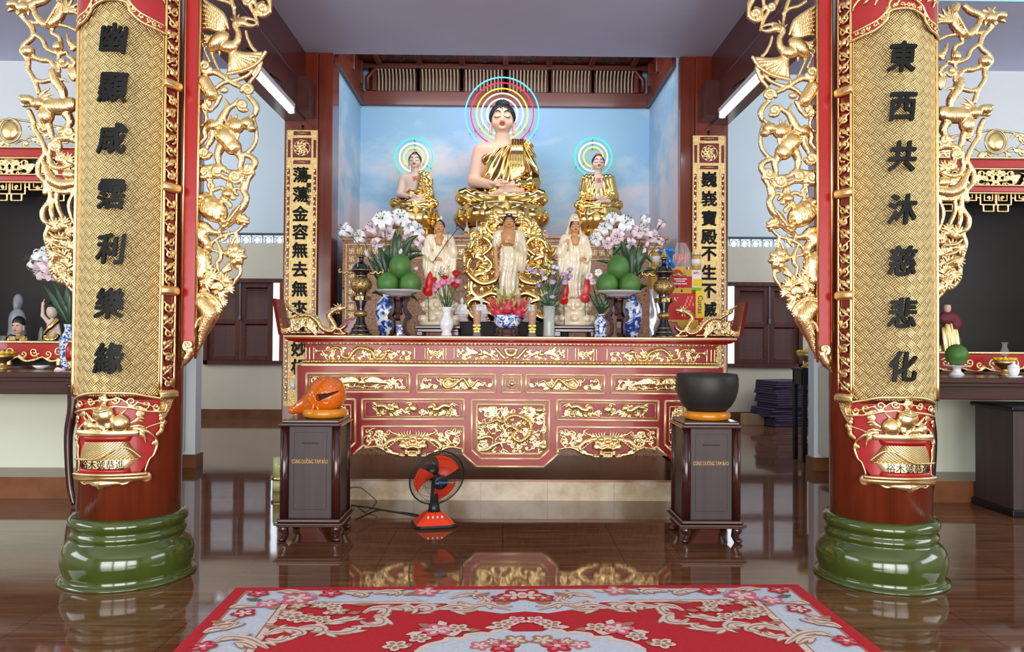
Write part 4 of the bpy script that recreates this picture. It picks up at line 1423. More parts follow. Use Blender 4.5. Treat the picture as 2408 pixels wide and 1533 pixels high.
def wing_outer():
 w = Wing(8, 190)
 for k, (tx, ty) in enumerate(((500, -40), (545, -20), (590, 0), (625, 40), (640, 80), (640, 120))):
  w.st(0, [(470, 110), (520 + 12 * k, 40 + 12 * k), (tx, ty)], [14, 16, 7], 0.008, 0.002, 4)
 w.bl(0, 120, 50, 56, 34, 0.02, 40); w.bl(0, 70, 45, 30, 18, 0.024); w.st(0, [(60, 60), (80, 95), (130, 80)], [12, 11, 14], 0.018); w.st(0, [(130, 30), (170, 0), (150, -30)], [14, 10, 6])
 w.flames(0, 200, 70, ((150, 120), (190, 140), (240, 130), (280, 90), (290, 50), (260, 0), (220, -20)), 18, 0.012); w.bl(0, 200, 70, 56, 46, 0.012, 46)
 w.st(0, [(230, 60), (290, 30), (350, 10), (400, -30)], [30, 26, 24, 20]); w.st(0, [(470, -30), (500, 40), (490, 120), (430, 190), (370, 200), (310, 150), (275, 80)], [24, 30, 34, 30, 26, 22, 18], 0.006)
 for k in range(9):
  w.bl(0, 495 - 12 * k, 40 + 20 * k, 12, d=0.036)
 w.st(0, [(140, 90), (195, 150), (255, 220), (262, 300), (200, 355), (178, 410), (225, 480), (228, 560), (275, 640), (312, 745)], [18, 17, 18, 18, 20, 18, 17, 17, 16], 0.0)
 w.st(0, [(245, 170), (330, 195), (430, 200), (530, 210), (610, 245)], [11, 13, 12, 11]); w.st(0, [(430, 205), (420, 265), (475, 300), (490, 350)], [14, 15, 14])
 w.bl(0, 475, 380, 40, 40, 0.012, 36); w.st(0, [(285, 280), (345, 325), (380, 395), (470, 430), (530, 420)], [15, 15, 16, 14])
 w.bl(0, 238, 415, 50, 44, 0.012, 40); w.st(0, [(260, 450), (330, 480), (400, 490), (440, 540), (470, 610)], [20, 19, 17, 15]); w.sp(0, 510, 500, 45, 0.2, 1.0, 14); w.st(0, [(475, 440), (465, 500), (475, 570)], 13)
 for a in ((540, 270), (560, 310), (545, 350), (560, 400)):
  w.flames(0, 610, 380, (a,), 17, 0.004)
 w.st(0, [(550, 450), (600, 500), (560, 570), (590, 640)], [16, 18, 16, 12]); w.bl(0, 590, 590, 40, 60, 0, 26)
 w.st(0, [(430, 580), (460, 660), (510, 740), (510, 830)], [26, 34, 30, 16], 0.006); w.flames(0, 470, 650, ((420, 560), (470, 560), (520, 640), (560, 660)), 13)
 w.st(0, [(290, 640), (340, 655), (420, 640), (450, 660)], [14, 16, 14])
 # horned horse-dragon
 w.bl(0, 240, 810, 54, 42, 0.022, 44); w.bl(0, 200, 790, 34, 24, 0.026); w.st(0, [(195, 810), (205, 850), (250, 850)], [14, 13, 16], 0.02)
 w.flames(0, 320, 830, ((360, 770), (410, 715), (435, 760), (440, 800), (425, 835), (340, 880), (300, 880)), 16, 0.016)
 w.bl(0, 320, 840, 60, 46, 0.016, 46); w.bl(0, 470, 860, 120, 66, 0.01, 58); w.bl(0, 380, 930, 62, 70, 0.012, 50); w.bl(0, 570, 840, 60, 60, 0.004, 46)
 w.st(0, [(370, 960), (400, 1030), (420, 1100)], [34, 22, 18]); w.st(0, [(540, 920), (565, 980), (520, 1040), (490, 1060)], [34, 26, 17, 20]); w.st(0, [(350, 950), (330, 1000), (360, 1040)], [22, 17, 15])
 w.st(0, [(235, 890), (265, 960), (270, 1020), (300, 1070), (345, 1150), (362, 1225), (312, 1310), (312, 1400), (368, 1470), (362, 1545)], [18, 18, 17, 17, 17, 18, 18, 18, 17], 0.0)
 w.sp(0, 560, 1060, 48, 0.4, 1.4, 17); w.st(0, [(410, 1180), (450, 1120), (540, 1110), (610, 1130)], [20, 22, 20]); w.sp(0, 460, 1170, 48, 3.5, -1.3, 17)
 w.st(0, [(420, 1180), (395, 1250), (425, 1330), (510, 1345), (600, 1310)], [18, 18, 18, 18]); w.leafy(0, 550, 1290, 60, -0.5, 5); w.leafy(0, 490, 1270, 50, -1.4, 4)
 w.st(0, [(335, 1280), (375, 1350), (420, 1440), (500, 1480), (600, 1470)], [15, 22, 36, 38, 30]); w.bl(0, 560, 1400, 60, 46, 0, 40); w.st(0, [(400, 1440), (450, 1530), (580, 1540)], [18, 18, 14])
 # lower half: frame, hooked leaves, big crumpled leaves
 w.st(1, [(372, -10), (402, 60), (400, 140), (345, 225), (352, 300), (392, 340), (368, 430), (398, 550), (410, 640), (418, 715), (475, 785), (530, 800)], [18, 17, 18, 19, 18, 17, 17, 17, 16, 16, 17, 14], 0.0)
 w.st(1, [(500, 730), (530, 800), (590, 870), (605, 880)], [16, 15, 13, 8])
 w.st(1, [(480, 20), (455, 130), (480, 230), (520, 300)], [16, 15, 14]); w.st(1, [(425, 130), (412, 220), (430, 300)], [10, 18, 14]); w.st(1, [(600, 70), (555, 180), (590, 320)], [14, 16, 14]); w.st(1, [(500, 20), (560, 60), (610, 50)], 16)
 for zx, zy, r, a in ((450, 350, 60, -1.8), (520, 330, 54, -1.3), (570, 400, 56, -1), (430, 460, 52, 2.6), (500, 470, 66, -2.2), (570, 520, 60, -0.6), (450, 570, 62, 2.8), (520, 600, 70, -2.0), (470, 680, 58, 2.2), (550, 680, 60, -1.4), (520, 750, 50, 1.8), (580, 780, 44, 1.2)):
  w.leafy(1, zx, zy, r, a, 5)
 for k in range(4):
  w.st(1, [(420 + 20 * k, 400 + 80 * k), (470 + 15 * k, 440 + 70 * k), (560, 450 + 80 * k)], [6, 12, 7], 0.034, 0.003)
 return w


def bracket(which, side):
 """which 0 = toward the altar, 1 = away from it; side 0/1 = pillar"""
 return


W_IN, W_OUT = wing_inner(), wing_outer()
mesh_in, mesh_out = W_IN.g.mesh(), W_OUT.g.mesh()
mx = lambda V: np.stack([0.051 - V[:, 0], V[:, 1], V[:, 2]], 1)
LBL = {(0, 0): 'gilded openwork bracket of crane and tortoise with red post, beside the hidden-sign board',
 (0, 1): 'gilded openwork bracket with dragon head, outer side of the hidden-sign board',
 (1, 0): 'gilded openwork bracket of crane and tortoise with red post, beside the east-sign board',
 (1, 1): 'gilded openwork bracket with dragon head, outer side of the east-sign board'}
for side in (0, 1):
 f = (lambda V: V) if side == 0 else mx
 fl = (lambda Q: Q) if side == 0 else (lambda Q: Q[:, ::-1])
 for which, (V, Q) in enumerate((mesh_in, mesh_out)):
  c = PC[side]
  r = thing('carved_bracket', LBL[(side, which)], 'carved bracket', (c.x, YW, 1.3))
  link_mesh('openwork_carving', f(V), fl(Q), MT['gold_red'], r)
  sg = (1 if which == 0 else -1) * (1 if side == 0 else -1)
  if which == 0:
   xa, xb = P(433, 800, YW).x, P(463, 800, YW).x
   g_ = 0.051
   X = (lambda x: x) if side == 0 else (lambda x: g_ - x)
   zb_ = P(450, 835, YW).z
   MB().box((X(xa), YW - 0.03, zb_), (X(xb), YW + 0.04, 3.9), 0.004).build('red_post', MT['red_bright'], r)
   e = MB()
   for x in (xa - 0.004, xb + 0.006):
    e.tube([(X(x), YW - 0.035, zb_ - 0.02), (X(x), YW - 0.035, 3.9)], 0.0085, 8)
   e.build('gilt_edge', MT['gold'], r)
   h = Carve((min(X(xa), X(xb)) - 0.06, YW - 0.08, zb_ - 0.15), (max(X(xa), X(xb)) + 0.09, YW + 0.05, zb_ + 0.09), 0.004)
   pt = lambda a, b: (X(zp(1, a, b)[0]), YW, zp(1, a, b)[2])
   h.strand([(pt(a, b)[0], YW - 0.035, pt(a, b)[2]) for a, b in spiral(1525, 1300, 42, 2.2, 1.3, 14)], [0.014, 0.009], 0.003, 1)
   h.ell((pt(1525, 1300)[0], YW - 0.015, pt(1525, 1300)[2]), (0.04, 0.03, 0.04), 0.004)
   h.strand([(pt(a, b)[0], YW - 0.01, pt(a, b)[2]) for a, b in ((1535, 1340), (1500, 1400), (1470, 1450), (1450, 1490))], [0.034, 0.03, 0.018, 0.006], 0.004, 4)
   h.strand([(pt(a, b)[0], YW - 0.01, pt(a, b)[2]) for a, b in ((1480, 1330), (1475, 1400), (1455, 1480))], [0.02, 0.02, 0.008], 0.004, 4)
   h.build('scroll_foot', MT['gold_red'], r)
  else:
   x0 = P(184, 500, YW).x
   X = (lambda x: x) if side == 0 else (lambda x: 0.051 - x)
   MB().box((X(x0), YW - 0.02, 1.42), (X(x0 + 0.055), YW + 0.04, 3.9), 0.004).build('red_post', MT['red_dark'], r)
# ---------------------------------------------------------------- relief drawing in a vertical plane
class Rel:
 """low relief drawn in metres on the plane y = Y; fx mirrors about x0"""
 def __init__(s, lo, hi, Y, h=0.0038, dep=0.035, x0=0.0, flip=False):
  s.Y, s.x0, s.fl = Y, x0, flip
  a, b = s.X(lo[0]), s.X(hi[0])
  s.g = Carve((min(a, b), Y - dep, lo[1]), (max(a, b), Y + 0.012, hi[1]), h)

 def X(s, x):
  return 2 * s.x0 - x if s.fl else x

 def st(s, pts, r, d=0.0, k=0.004, n=5):
  s.g.strand([(s.X(p[0]), s.Y - d, p[1]) for p in pts], r, k, n)
  return s

 def bl(s, x, z, rx, rz=None, d=0.0, dep=None, rot=0.0):
  rz = rz or rx
  s.g.ell((s.X(x), s.Y - d, z), (rx, dep or min(rx, rz) * 0.8, rz), 0.004, Matrix.Rotation(-rot if s.fl else rot, 3, 'Y') if rot else None)
  return s

 def sp(s, x, z, r, a=0.0, t=1.3, w=0.006):
  s.st(spiral(x, z, r, a, t, 12), [w, w * 0.7], 0.0, 0.003, 1)
  return s

 def fill(s, x0, z0, x1, z1, n, r, seed, w=0.006):
  w, n = w * 1.35, int(n * 2.5)
  return s._fill(x0, z0, x1, z1, n, r, seed, w)

 def _fill(s, x0, z0, x1, z1, n, r, seed, w):
  """running cloud curls on the ground of a panel"""
  rnd = random.Random(seed)
  for i in range(n):
   x, z = rnd.uniform(x0, x1), rnd.uniform(z0, z1)
   a = rnd.uniform(0, 6.28)
   sg = rnd.choice((-1, 1))
   rr = r * rnd.uniform(0.7, 1.2)
   s.st(spiral(x, z, rr, a, sg * 1.1, 9), [w, w * 0.7], 0.003, 0.003, 1)
   ex, ez = x + rr * math.cos(a), z + rr * math.sin(a)
   tx, tz = -math.sin(a) * sg, math.cos(a) * sg
   s.st([(ex, ez), (ex - tx * rr * 1.2 + rr * 0.2 * math.cos(a), ez - tz * rr * 1.2 + rr * 0.2 * math.sin(a)), (ex - tx * rr * 2.4 - rr * 0.4 * math.cos(a), ez - tz * rr * 2.4 - rr * 0.4 * math.sin(a))], [w, w, w * 0.4], 0.003, 0.003, 3)
  return s

 def dragon(s, path, r, hd=0.0, legs=(0.25, 0.6), d=0.008):
  """body along path (tail first), head at the end looking along angle hd"""
  q = spline(path, 7)
  m = len(q)
  rad = [r * min(1.0, 0.25 + 2.2 * i / m) for i in range(m)]
  s.st(q, rad, d, 0.004, 1)
  for i in range(2, m - 2, 2):
   t = q[i + 1] - q[i - 1]
   t = t / (np.linalg.norm(t) + 1e-9)
   nx, nz = -t[1], t[0]
   s.st([(q[i][0] + nx * rad[i] * 0.8, q[i][1] + nz * rad[i] * 0.8), (q[i][0] + nx * rad[i] * 1.5 - t[0] * rad[i] * 0.5, q[i][1] + nz * rad[i] * 1.5 - t[1] * rad[i] * 0.5)], [rad[i] * 0.35, rad[i] * 0.12], d, 0.002, 1)
   s.bl(q[i][0], q[i][1], rad[i] * 0.45, d=d + rad[i] * 0.8)
  hx, hz = q[-1]
  c, sn = math.cos(hd), math.sin(hd)
  R = lambda a, b: (hx + (a * c - b * sn) * r, hz + (a * sn + b * c) * r)
  s.bl(*R(0.3, 0.1), 1.25 * r, 1.1 * r, d + 0.6 * r)
  s.st([R(0.5, 0.1), R(1.7, 0.25), R(2.5, 0.1)], [0.8 * r, 0.55 * r, 0.45 * r], d + 0.6 * r)
  s.st([R(0.4, -0.4), R(1.3, -0.65), R(2.0, -0.5)], [0.45 * r, 0.35 * r, 0.2 * r], d + 0.4 * r)
  s.bl(*R(0.7, 0.75), 0.38 * r, d=d + 1.2 * r)
  s.bl(*R(2.5, 0.35), 0.4 * r, d=d + 0.7 * r)
  for b, L in ((1.0, 2.4), (1.6, 2.7), (2.2, 3.0), (2.8, 3.1), (3.4, 3.0), (4.0, 2.6), (4.6, 2.0)):
   s.st([R(-0.3, 0.1), R(1.3 * math.cos(b), 1.5 * math.sin(b)), R(L * math.cos(b + 0.18), L * math.sin(b + 0.18))], [0.45 * r, 0.32 * r, 0.1 * r], d + 0.3 * r, 0.003, 3)
  s.st([R(2.3, 0.0), R(3.1, 0.7), R(2.8, 1.6)], [0.16 * r, 0.14 * r, 0.06 * r], d + 0.3 * r)
  for f in legs:
   i = int(f * m)
   t = q[min(i + 1, m - 1)] - q[i - 1]
   t = t / (np.linalg.norm(t) + 1e-9)
   nx, nz = t[1], -t[0]
   p0 = q[i]
   p1 = (p0[0] + nx * 2.0 * r + t[0] * r, p0[1] + nz * 2.0 * r + t[1] * r)
   p2 = (p0[0] + nx * 2.8 * r + t[0] * 2.6 * r, p0[1] + nz * 2.8 * r + t[1] * 2.6 * r)
   s.st([p0, p1, p2], [0.75 * r, 0.5 * r, 0.35 * r], d)
   for k in (-0.6, 0.0, 0.6):
    a = math.atan2(p2[1] - p1[1], p2[0] - p1[0]) + k
    s.st([p2, (p2[0] + 1.1 * r * math.cos(a), p2[1] + 1.1 * r * math.sin(a))], [0.26 * r, 0.1 * r], d, 0.002, 1)
  e = q[0]
  t = q[0] - q[2]
  a0 = math.atan2(t[1], t[0])
  for k in (-0.6, -0.2, 0.2, 0.6):
   s.st([e, (e[0] + 1.6 * r * math.cos(a0 + k * 0.6), e[1] + 1.6 * r * math.sin(a0 + k * 0.6)), (e[0] + 3 * r * math.cos(a0 + k), e[1] + 3 * r * math.sin(a0 + k))], [0.3 * r, 0.3 * r, 0.1 * r], d, 0.003, 3)
  return s

 def phoenix(s, x, z, w, hh, d=0.008):
  """bird seen from the front with both wings spread"""
  for sg in (-1, 1):
   for k in range(9):
    t = k / 8
    s.st([(x, z), (x + sg * w * (0.25 + 0.1 * t), z + hh * (0.05 + 0.55 * (1 - t))), (x + sg * w * (0.95 - 0.45 * (1 - t)), z + hh * (0.75 - 0.85 * t))], [0.007, 0.008, 0.003], d, 0.002, 4)
  s.bl(x, z + 0.02 * hh, w * 0.14, hh * 0.30, d + 0.008)
  s.st([(x, z + hh * 0.2), (x + w * 0.06, z + hh * 0.45), (x + w * 0.12, z + hh * 0.6)], [0.012, 0.010, 0.011], d + 0.012)
  s.st([(x + w * 0.12, z + hh * 0.6), (x + w * 0.2, z + hh * 0.56)], [0.008, 0.003], d + 0.012, n=1)
  for k in range(4):
   s.st([(x - w * 0.05, z - hh * 0.2), (x + w * (-0.2 + 0.15 * k), z - hh * 0.5), (x + w * (-0.5 + 0.34 * k), z - hh * 0.55)], [0.007, 0.006, 0.003], d, 0.002, 3)
  return s

 def lion(s, x, z, L, dr=1, d=0.008):
  """crouching lion, head at x + dr*L/2"""
  f = lambda a, b: (x + dr * a * L, z + b * L)
  s.st([f(-0.42, 0.12), f(-0.2, 0.16), f(0.05, 0.02), f(0.22, 0.0)], [0.10 * L, 0.13 * L, 0.13 * L, 0.14 * L], d)
  s.bl(*f(0.36, 0.10), 0.15 * L, 0.15 * L, d + 0.006)
  s.bl(*f(0.46, 0.05), 0.08 * L, 0.07 * L, d + 0.012)
  for k in range(9):
   a = 0.6 + k * 0.5
   s.bl(x + dr * (0.33 * L) + dr * 0.15 * L * math.cos(a), z + 0.11 * L + 0.15 * L * math.sin(a), 0.045 * L, d=d + 0.004)
  for a, b, c, e in ((0.22, -0.05, 0.36, -0.26), (0.12, -0.05, 0.14, -0.28), (-0.40, 0.08, -0.46, -0.2), (-0.28, 0.08, -0.24, -0.22)):
   s.st([f(a, b), f((a + c) / 2 - 0.03, (b + e) / 2), f(c, e), f(c + 0.08, e - 0.01)], [0.08 * L, 0.055 * L, 0.045 * L, 0.045 * L], d)
  for k in (-1, 0, 1):
   s.st([f(-0.45, 0.15), f(-0.58, 0.24 + 0.05 * k), f(-0.68, 0.26 + 0.14 * k)], [0.045 * L, 0.05 * L, 0.02 * L], d)
  return s

 def build(s, name, par, mat=None):
  return s.g.build(name, mat or MT['gold_red'], par)


# ---------------------------------------------------------------- the long altar table
YT = 6.52
AX = P(1201, 900, YT).x


def tp(zx, zy):
 p = P(640 + zx / 4.0133, 780 + zy / 4.0133, YT)
 return (p.x, p.z)


UT = YT / 1800 / 4.0133
mir = lambda pts: [(2 * AX - x, z) for x, z in pts]
T = thing('altar_table', 'long red and gold altar table carved with dragons, carrying the offerings', 'altar table', (AX, 7.1, 0))
ZT = P(1201, 791, 6.42).z          # table top
TX0, TX1 = P(667, 792, 6.42).x, P(1733, 800, 6.42).x
mb = MB()
mb.box((TX0, 6.44, ZT - 0.022), (TX1, 7.72, ZT), 0.005)
mb.build('tabletop', MT['red_bright'], T)
mb = MB()
mb.box((TX0 - 0.004, 6.425, ZT - 0.020), (TX1 + 0.004, 6.445, ZT - 0.001), 0.006)
mb.build('tabletop_gilt_edge', MT['gold_paint'], T)
mb = MB()
prof = [(0.0, -0.022), (0.0, -0.030), (0.03, -0.048), (0.06, -0.054), (0.06, -0.062)]
for (a, b), (c, d) in zip(prof, prof[1:]):
 mb.add([(TX0 + a, 6.44 + a, ZT + b), (TX1 - a, 6.44 + a, ZT + b), (TX1 - c, 6.44 + c, ZT + d), (TX0 + c, 6.44 + c, ZT + d),
   (TX0 + a, 7.70, ZT + b), (TX1 - a, 7.70, ZT + b), (TX1 - c, 7.70, ZT + d), (TX0 + c, 7.70, ZT + d)],
  [(3, 2, 1, 0), (0, 4, 7, 3), (2, 6, 5, 1)], False)
mb.build('tabletop_moulding', MT['red_bright'], T)
# frieze
fx0 = tp(300, 200)[0]
fz0, fz1 = tp(1300, 272)[1], tp(1300, 128)[1]
mb = MB()
mb.box((fx0, YT + 0.03, fz0 - 0.03), (2 * AX - fx0, 7.6, ZT - 0.055))
mb.build('frieze_ground', MT['red_table'], T)
for nm, za, zb_ in (('frieze_upper_rail', fz1, fz1 + 0.03), ('frieze_lower_rail', fz0 - 0.028, fz0 + 0.004)):
 g = Carve((fx0 - 0.02, YT - 0.03, za - 0.01), (2 * AX - fx0 + 0.02, YT + 0.05, zb_ + 0.012), 0.0045)
 zc = (za + zb_) / 2
 g.cap((fx0 - 0.01, YT + 0.02, zc), (2 * AX - fx0 + 0.01, YT + 0.02, zc), 0.013)
 n = 52
 for i in range(n):
  x = fx0 + (i + 0.5) * (2 * AX - 2 * fx0) / n
  g.ell((x, YT + 0.008, zc), (0.026, 0.018, 0.013), 0.003)
 g.build(nm, MT['gold'], T)
fl = MB()
fl.box((fx0 - 0.02, YT - 0.012, fz0 - 0.052), (2 * AX - fx0 + 0.02, YT + 0.05, fz0 - 0.03), 0.006)
fl.build('gilt_fillet', MT['gold_paint'], T)
# apron board with legs
out = [(230, 300), (230, 1665), (400, 1665), (440, 1500), (560, 1330), (765, 1158), (862, 1068), (872, 1078), (930, 1096), (990, 1082), (1062, 1092), (1112, 1132), (1180, 1142), (1250, 1163), (1330, 1172),
 (1410, 1163), (1500, 1142), (1560, 1132), (1620, 1102), (1690, 1082), (1795, 1104), (1800, 1150), (1935, 1275)]
half = [tp(a, b) for a, b in out]
poly = half + list(reversed(mir(half)))
mb = MB().prism(poly, YT, YT + 0.05, ch=0.004)
for sx in (0, 1):
 xs_ = sorted([half[0][0], half[0][0] + 0.05]) if sx == 0 else sorted([2 * AX - half[0][0], 2 * AX - half[0][0] - 0.05])
 mb.box((xs_[0], YT + 0.03, 0.24), (xs_[1], 7.62, half[0][1]))
 mb.box((xs_[0], 7.45, 0.19), (xs_[1] + (0.1 if sx == 0 else 0) , 7.62, ZT - 0.08))
mb.build('apron', MT['red_table'], T)
# gilt outline of the apron and borders of the panels
eb = MB()


def rail(pts, r=0.011, closed=True, both=True, y=YT - 0.003):
 for q in ([pts] if not both else [pts, mir(pts)]):
  q2 = []
  k = len(q)
  for i in range(k if closed else k - 1):
   a, b = Vector(q[i]), Vector(q[(i + 1) % k])
   eb.tube([(a.x, y, a.y), (b.x, y, b.y)], r, 6)


rail([tp(a, b) for a, b in out[5:]], 0.0105, False)
rail([tp(*out[1]), tp(*out[0])], 0.0105, False)
rail([tp(230, 306), (2 * AX - tp(230, 306)[0], tp(230, 306)[1])], 0.010, False, False)
rail([tp(1935, 1270), (2 * AX - tp(1935, 1270)[0], tp(1935, 1270)[1])], 0.009, False, False)
RECT = lambda a, b, c, d: [tp(a, b), tp(c, b), tp(c, d), tp(a, d)]
PAN = dict(A=(325, 392, 1298, 568), B=(1366, 400, 2108, 572), C=(2172, 404, 2352, 572), E=(850, 636, 1812, 824))
for k, v in PAN.items():
 rail(RECT(*v), 0.011, both=(k != 'C'))
 rail(RECT(v[0] + 28, v[1] + 26, v[2] - 28, v[3] - 26), 0.003, both=(k != 'C'))
rail([tp(a, b) for a, b in ((600, 636), (785, 636), (785, 1045), (700, 1130), (600, 1130))])
rail([tp(a, b) for a, b in ((620, 690), (742, 690), (742, 1010), (680, 1090), (620, 1090))], 0.006)
rail([tp(852, 1068), tp(852, 892), tp(1808, 892), tp(1808, 1140)], 0.011, False)
octo = lambda a, b, c, k: [tp(a, b), tp(a, c - k), tp(a + k, c)]
for a, b, c, k, r in ((1884, 642, 1196, 82, 0.011), (1932, 684, 1148, 46, 0.011)):
 h = octo(a, b, c, k)
 rail(h + list(reversed(mir(h))), r, True, False)
eb.build('gilt_border', MT['gold_paint'], T)
# sunken grounds (red, with a violet reflection put into the colour) behind the reliefs
gr = MB()


def ground(a, b, c, d, both=True):
 (x0, z1), (x1, z0) = tp(a, b), tp(c, d)
 gr.box((x0, YT - 0.003, z0), (x1, YT, z1))
 if both:
  gr.box((2 * AX - x1, YT - 0.003, z0), (2 * AX - x0, YT, z1))


for k in 'AB':
 v = PAN[k]
 ground(v[0] + 40, v[1] + 34, v[2] - 40, v[3] - 32)
ground(905, 668, 1760, 790)
ground(1942, 696, 2 * 2262 - 1942, 1138, False)
gr.build('panel_ground', simple('red_ground_violet_reflection', srgb(146, 38, 50), 0.4), T)
YR = YT - 0.004
for flip in (False, True):
 mk = lambda lo, hi, dep=0.04, h=0.0038, Y=YR: Rel((tp(*lo)[0], tp(*hi)[1]), (tp(*hi)[0], tp(*lo)[1]), Y, h, dep, AX, flip)
 S = lambda pts: [tp(a, b) for a, b in pts]
 # frieze dragon with post strips and square rosette
 yf = YT + 0.028
 r = mk((300, 132), (1350, 272), 0.045, 0.0038, yf)
 r.dragon(S([(440, 180), (520, 175), (580, 150), (640, 165), (660, 230), (720, 245), (760, 190), (810, 155), (880, 160), (940, 190), (970, 250), (1040, 250), (1080, 195), (1090, 180)]), 18 * UT, -0.2 if not flip else -0.2, (0.35, 0.7))
 r.fill(tp(430, 0)[0], tp(0, 260)[1], tp(1310, 0)[0], tp(0, 150)[1], 20, 0.018, 5, 0.0055)
 for zx in (312, 345, 385, 1340):
  r.st(S([(zx, 150), (zx, 260)]), 0.006, 0, n=1)
 r.build('frieze_dragon_relief', T)
 r = mk((1425, 132), (1730, 272), 0.04, 0.0038, yf)
 for zx in (1440, 1465, 1612, 1640, 1715):
  r.st(S([(zx, 150), (zx, 262)]), 0.006, 0, n=1)
 c = tp(1540, 205)
 for k in range(8):
  a = k * PI / 4
  r.st([c, (c[0] + 0.02 * math.cos(a), c[1] + 0.02 * math.sin(a)), (c[0] + 0.045 * math.cos(a), c[1] + 0.045 * math.sin(a))], [0.006, 0.010, 0.003], 0.004)
 r.bl(*c, 0.011, d=0.012).fill(c[0] - 0.05, c[1] - 0.035, c[0] + 0.05, c[1] + 0.035, 7, 0.012, 3, 0.004)
 r.build('rosette_relief', T)
 r = mk((1735, 132), (2262, 272), 0.05, 0.0038, yf)
 b0 = tp(1965, 212)
 for k in range(8):
  t = k / 7
  r.st([b0, (b0[0] - 0.05 - 0.03 * t, b0[1] + 0.03 - 0.03 * t), (b0[0] - 0.17 + 0.05 * (1 - t), b0[1] + 0.05 - 0.09 * t)], [0.006, 0.007, 0.003], 0.006, 0.002, 4)
  r.st([b0, (b0[0] + 0.03 + 0.03 * t, b0[1] + 0.03 - 0.03 * t), (b0[0] + 0.04 + 0.09 * t, b0[1] + 0.04 - 0.08 * t)], [0.006, 0.007, 0.003], 0.006, 0.002, 4)
 r.bl(*b0, 0.026, 0.016, 0.012).st([b0, (b0[0] + 0.01, b0[1] + 0.03), (b0[0] - 0.01, b0[1] + 0.045)], [0.009, 0.007, 0.006], 0.012)
 r.st(S([(2110, 160), (2190, 250)]), [0.014, 0.014], 0.012, n=1)
 r.st(S([(2195, 165), (2262, 162)]), 0.012, 0.014, n=1); r.st(S([(2200, 175), (2225, 215), (2262, 225)]), [0.014, 0.022, 0.026], 0.010)
 r.st(S([(2215, 248), (2262, 242)]), 0.012, 0.012, n=1)
 r.fill(tp(1750, 0)[0], tp(0, 262)[1], tp(2130, 0)[0], tp(0, 150)[1], 12, 0.014, 8, 0.0045)
 r.build('crane_relief', T)
 # row of phoenix and dragon panels
 v = PAN['A']
 r = mk((v[0] + 36, v[1] + 28), (v[2] - 36, v[3] - 26))
 px_, pz_ = tp(850, 480)
 r.phoenix(px_, pz_, 0.25, 0.07)
 r.st(S([(930, 520), (1010, 500), (1090, 455), (1150, 465)]), [0.012, 0.010, 0.006]); r.st(S([(900, 530), (1000, 525), (1080, 500)]), [0.008, 0.008, 0.003])
 r.st(S([(1130, 450), (1200, 460), (1230, 510), (1180, 520)]), [0.008, 0.010, 0.006]); r.st(S([(760, 520), (660, 500), (560, 470), (470, 450)]), [0.01, 0.009, 0.003])
 r.fill(tp(380, 0)[0], tp(0, 530)[1], tp(1250, 0)[0], tp(0, 435)[1], 18, 0.018, 11)
 r.build('phoenix_relief', T)
 v = PAN['B']
 r = mk((v[0] + 30, v[1] + 26), (v[2] - 30, v[3] - 24))
 r.dragon(S([(1985, 475), (1940, 455), (1900, 500), (1860, 515), (1830, 470), (1800, 440), (1760, 470), (1700, 515), (1640, 525), (1615, 480), (1660, 440), (1715, 455)]), 16 * UT, 0.1, (0.3, 0.55))
 r.fill(tp(1410, 0)[0], tp(0, 540)[1], tp(2060, 0)[0], tp(0, 440)[1], 20, 0.017, 12)
 r.build('dragon_relief', T)
 # lions with a ball
 r = mk((890, 660), (1775, 800))
 a = tp(1090, 735)
 r.lion(a[0], a[1] + 0.005, 0.19, 1)
 a = tp(1580, 735)
 r.lion(a[0], a[1] + 0.005, 0.19, -1)
 b1 = tp(1332, 725)
 r.bl(b1[0], b1[1], 0.038, 0.038, 0.010, 0.03)
 r.fill(tp(925, 0)[0], tp(0, 785)[1], tp(1740, 0)[0], tp(0, 675)[1], 22, 0.016, 14)
 r.build('lion_relief', T)
 # scalloped panels with a dragon mask
 r = mk((868, 905), (1792, 1180), 0.07)
 c = tp(1332, 1035)
 f = lambda a, b: (c[0] + a * UT, c[1] - b * UT)
 r.bl(*f(0, 0), 130 * UT, 78 * UT, 0.0, 0.035).bl(*f(0, -10), 28 * UT, 24 * UT, 0.038)
 for s_ in (-1, 1):
  r.bl(*f(62 * s_, -30), 30 * UT, 22 * UT, 0.034).bl(*f(95 * s_, 40), 45 * UT, 40 * UT, 0.02)
  r.st([f(10 * s_, 40), f(60 * s_, 52), f(110 * s_, 20)], [0.014, 0.013, 0.008], 0.036)
  r.st([f(60 * s_, 70), f(60 * s_, 120)], [0.02, 0.016], 0.02)
  r.st([f(110 * s_, -30), f(200 * s_, -10), f(260 * s_, 50), f(210 * s_, 90)], [0.024, 0.026, 0.022, 0.02], 0.006)
  r.st([f(130 * s_, -60), f(190 * s_, -80), f(230 * s_, -110)], [0.012, 0.010, 0.004], 0.006)
  for k in range(6):
   r.st([f((20 + 22 * k) * s_, -50), f((30 + 26 * k) * s_, -78), f((20 + 30 * k) * s_, -112 + 5 * k)], [0.007, 0.006, 0.002], 0.01, 0.002, 3)
   r.bl(*f((150 + 18 * k) * s_, -12 + 14 * k), 0.010, d=0.034)
  r.sp(*f(330 * s_, -70), 0.034, 1.0, 1.3 * s_, 0.010).st([f(310 * s_, -40), f(350 * s_, 10), f(300 * s_, 40), f(270 * s_, 20)], [0.009, 0.012, 0.011, 0.006])
  r.sp(*f(410 * s_, 0), 0.026, 2.0, -1.3 * s_, 0.008).sp(*f(430 * s_, -90), 0.02, 0.0, 1.3, 0.007)
  r.st([f(230 * s_, 100), f(300 * s_, 60), f(370 * s_, 48), f(450 * s_, 65)], [0.022, 0.016, 0.010, 0.009], 0.004)
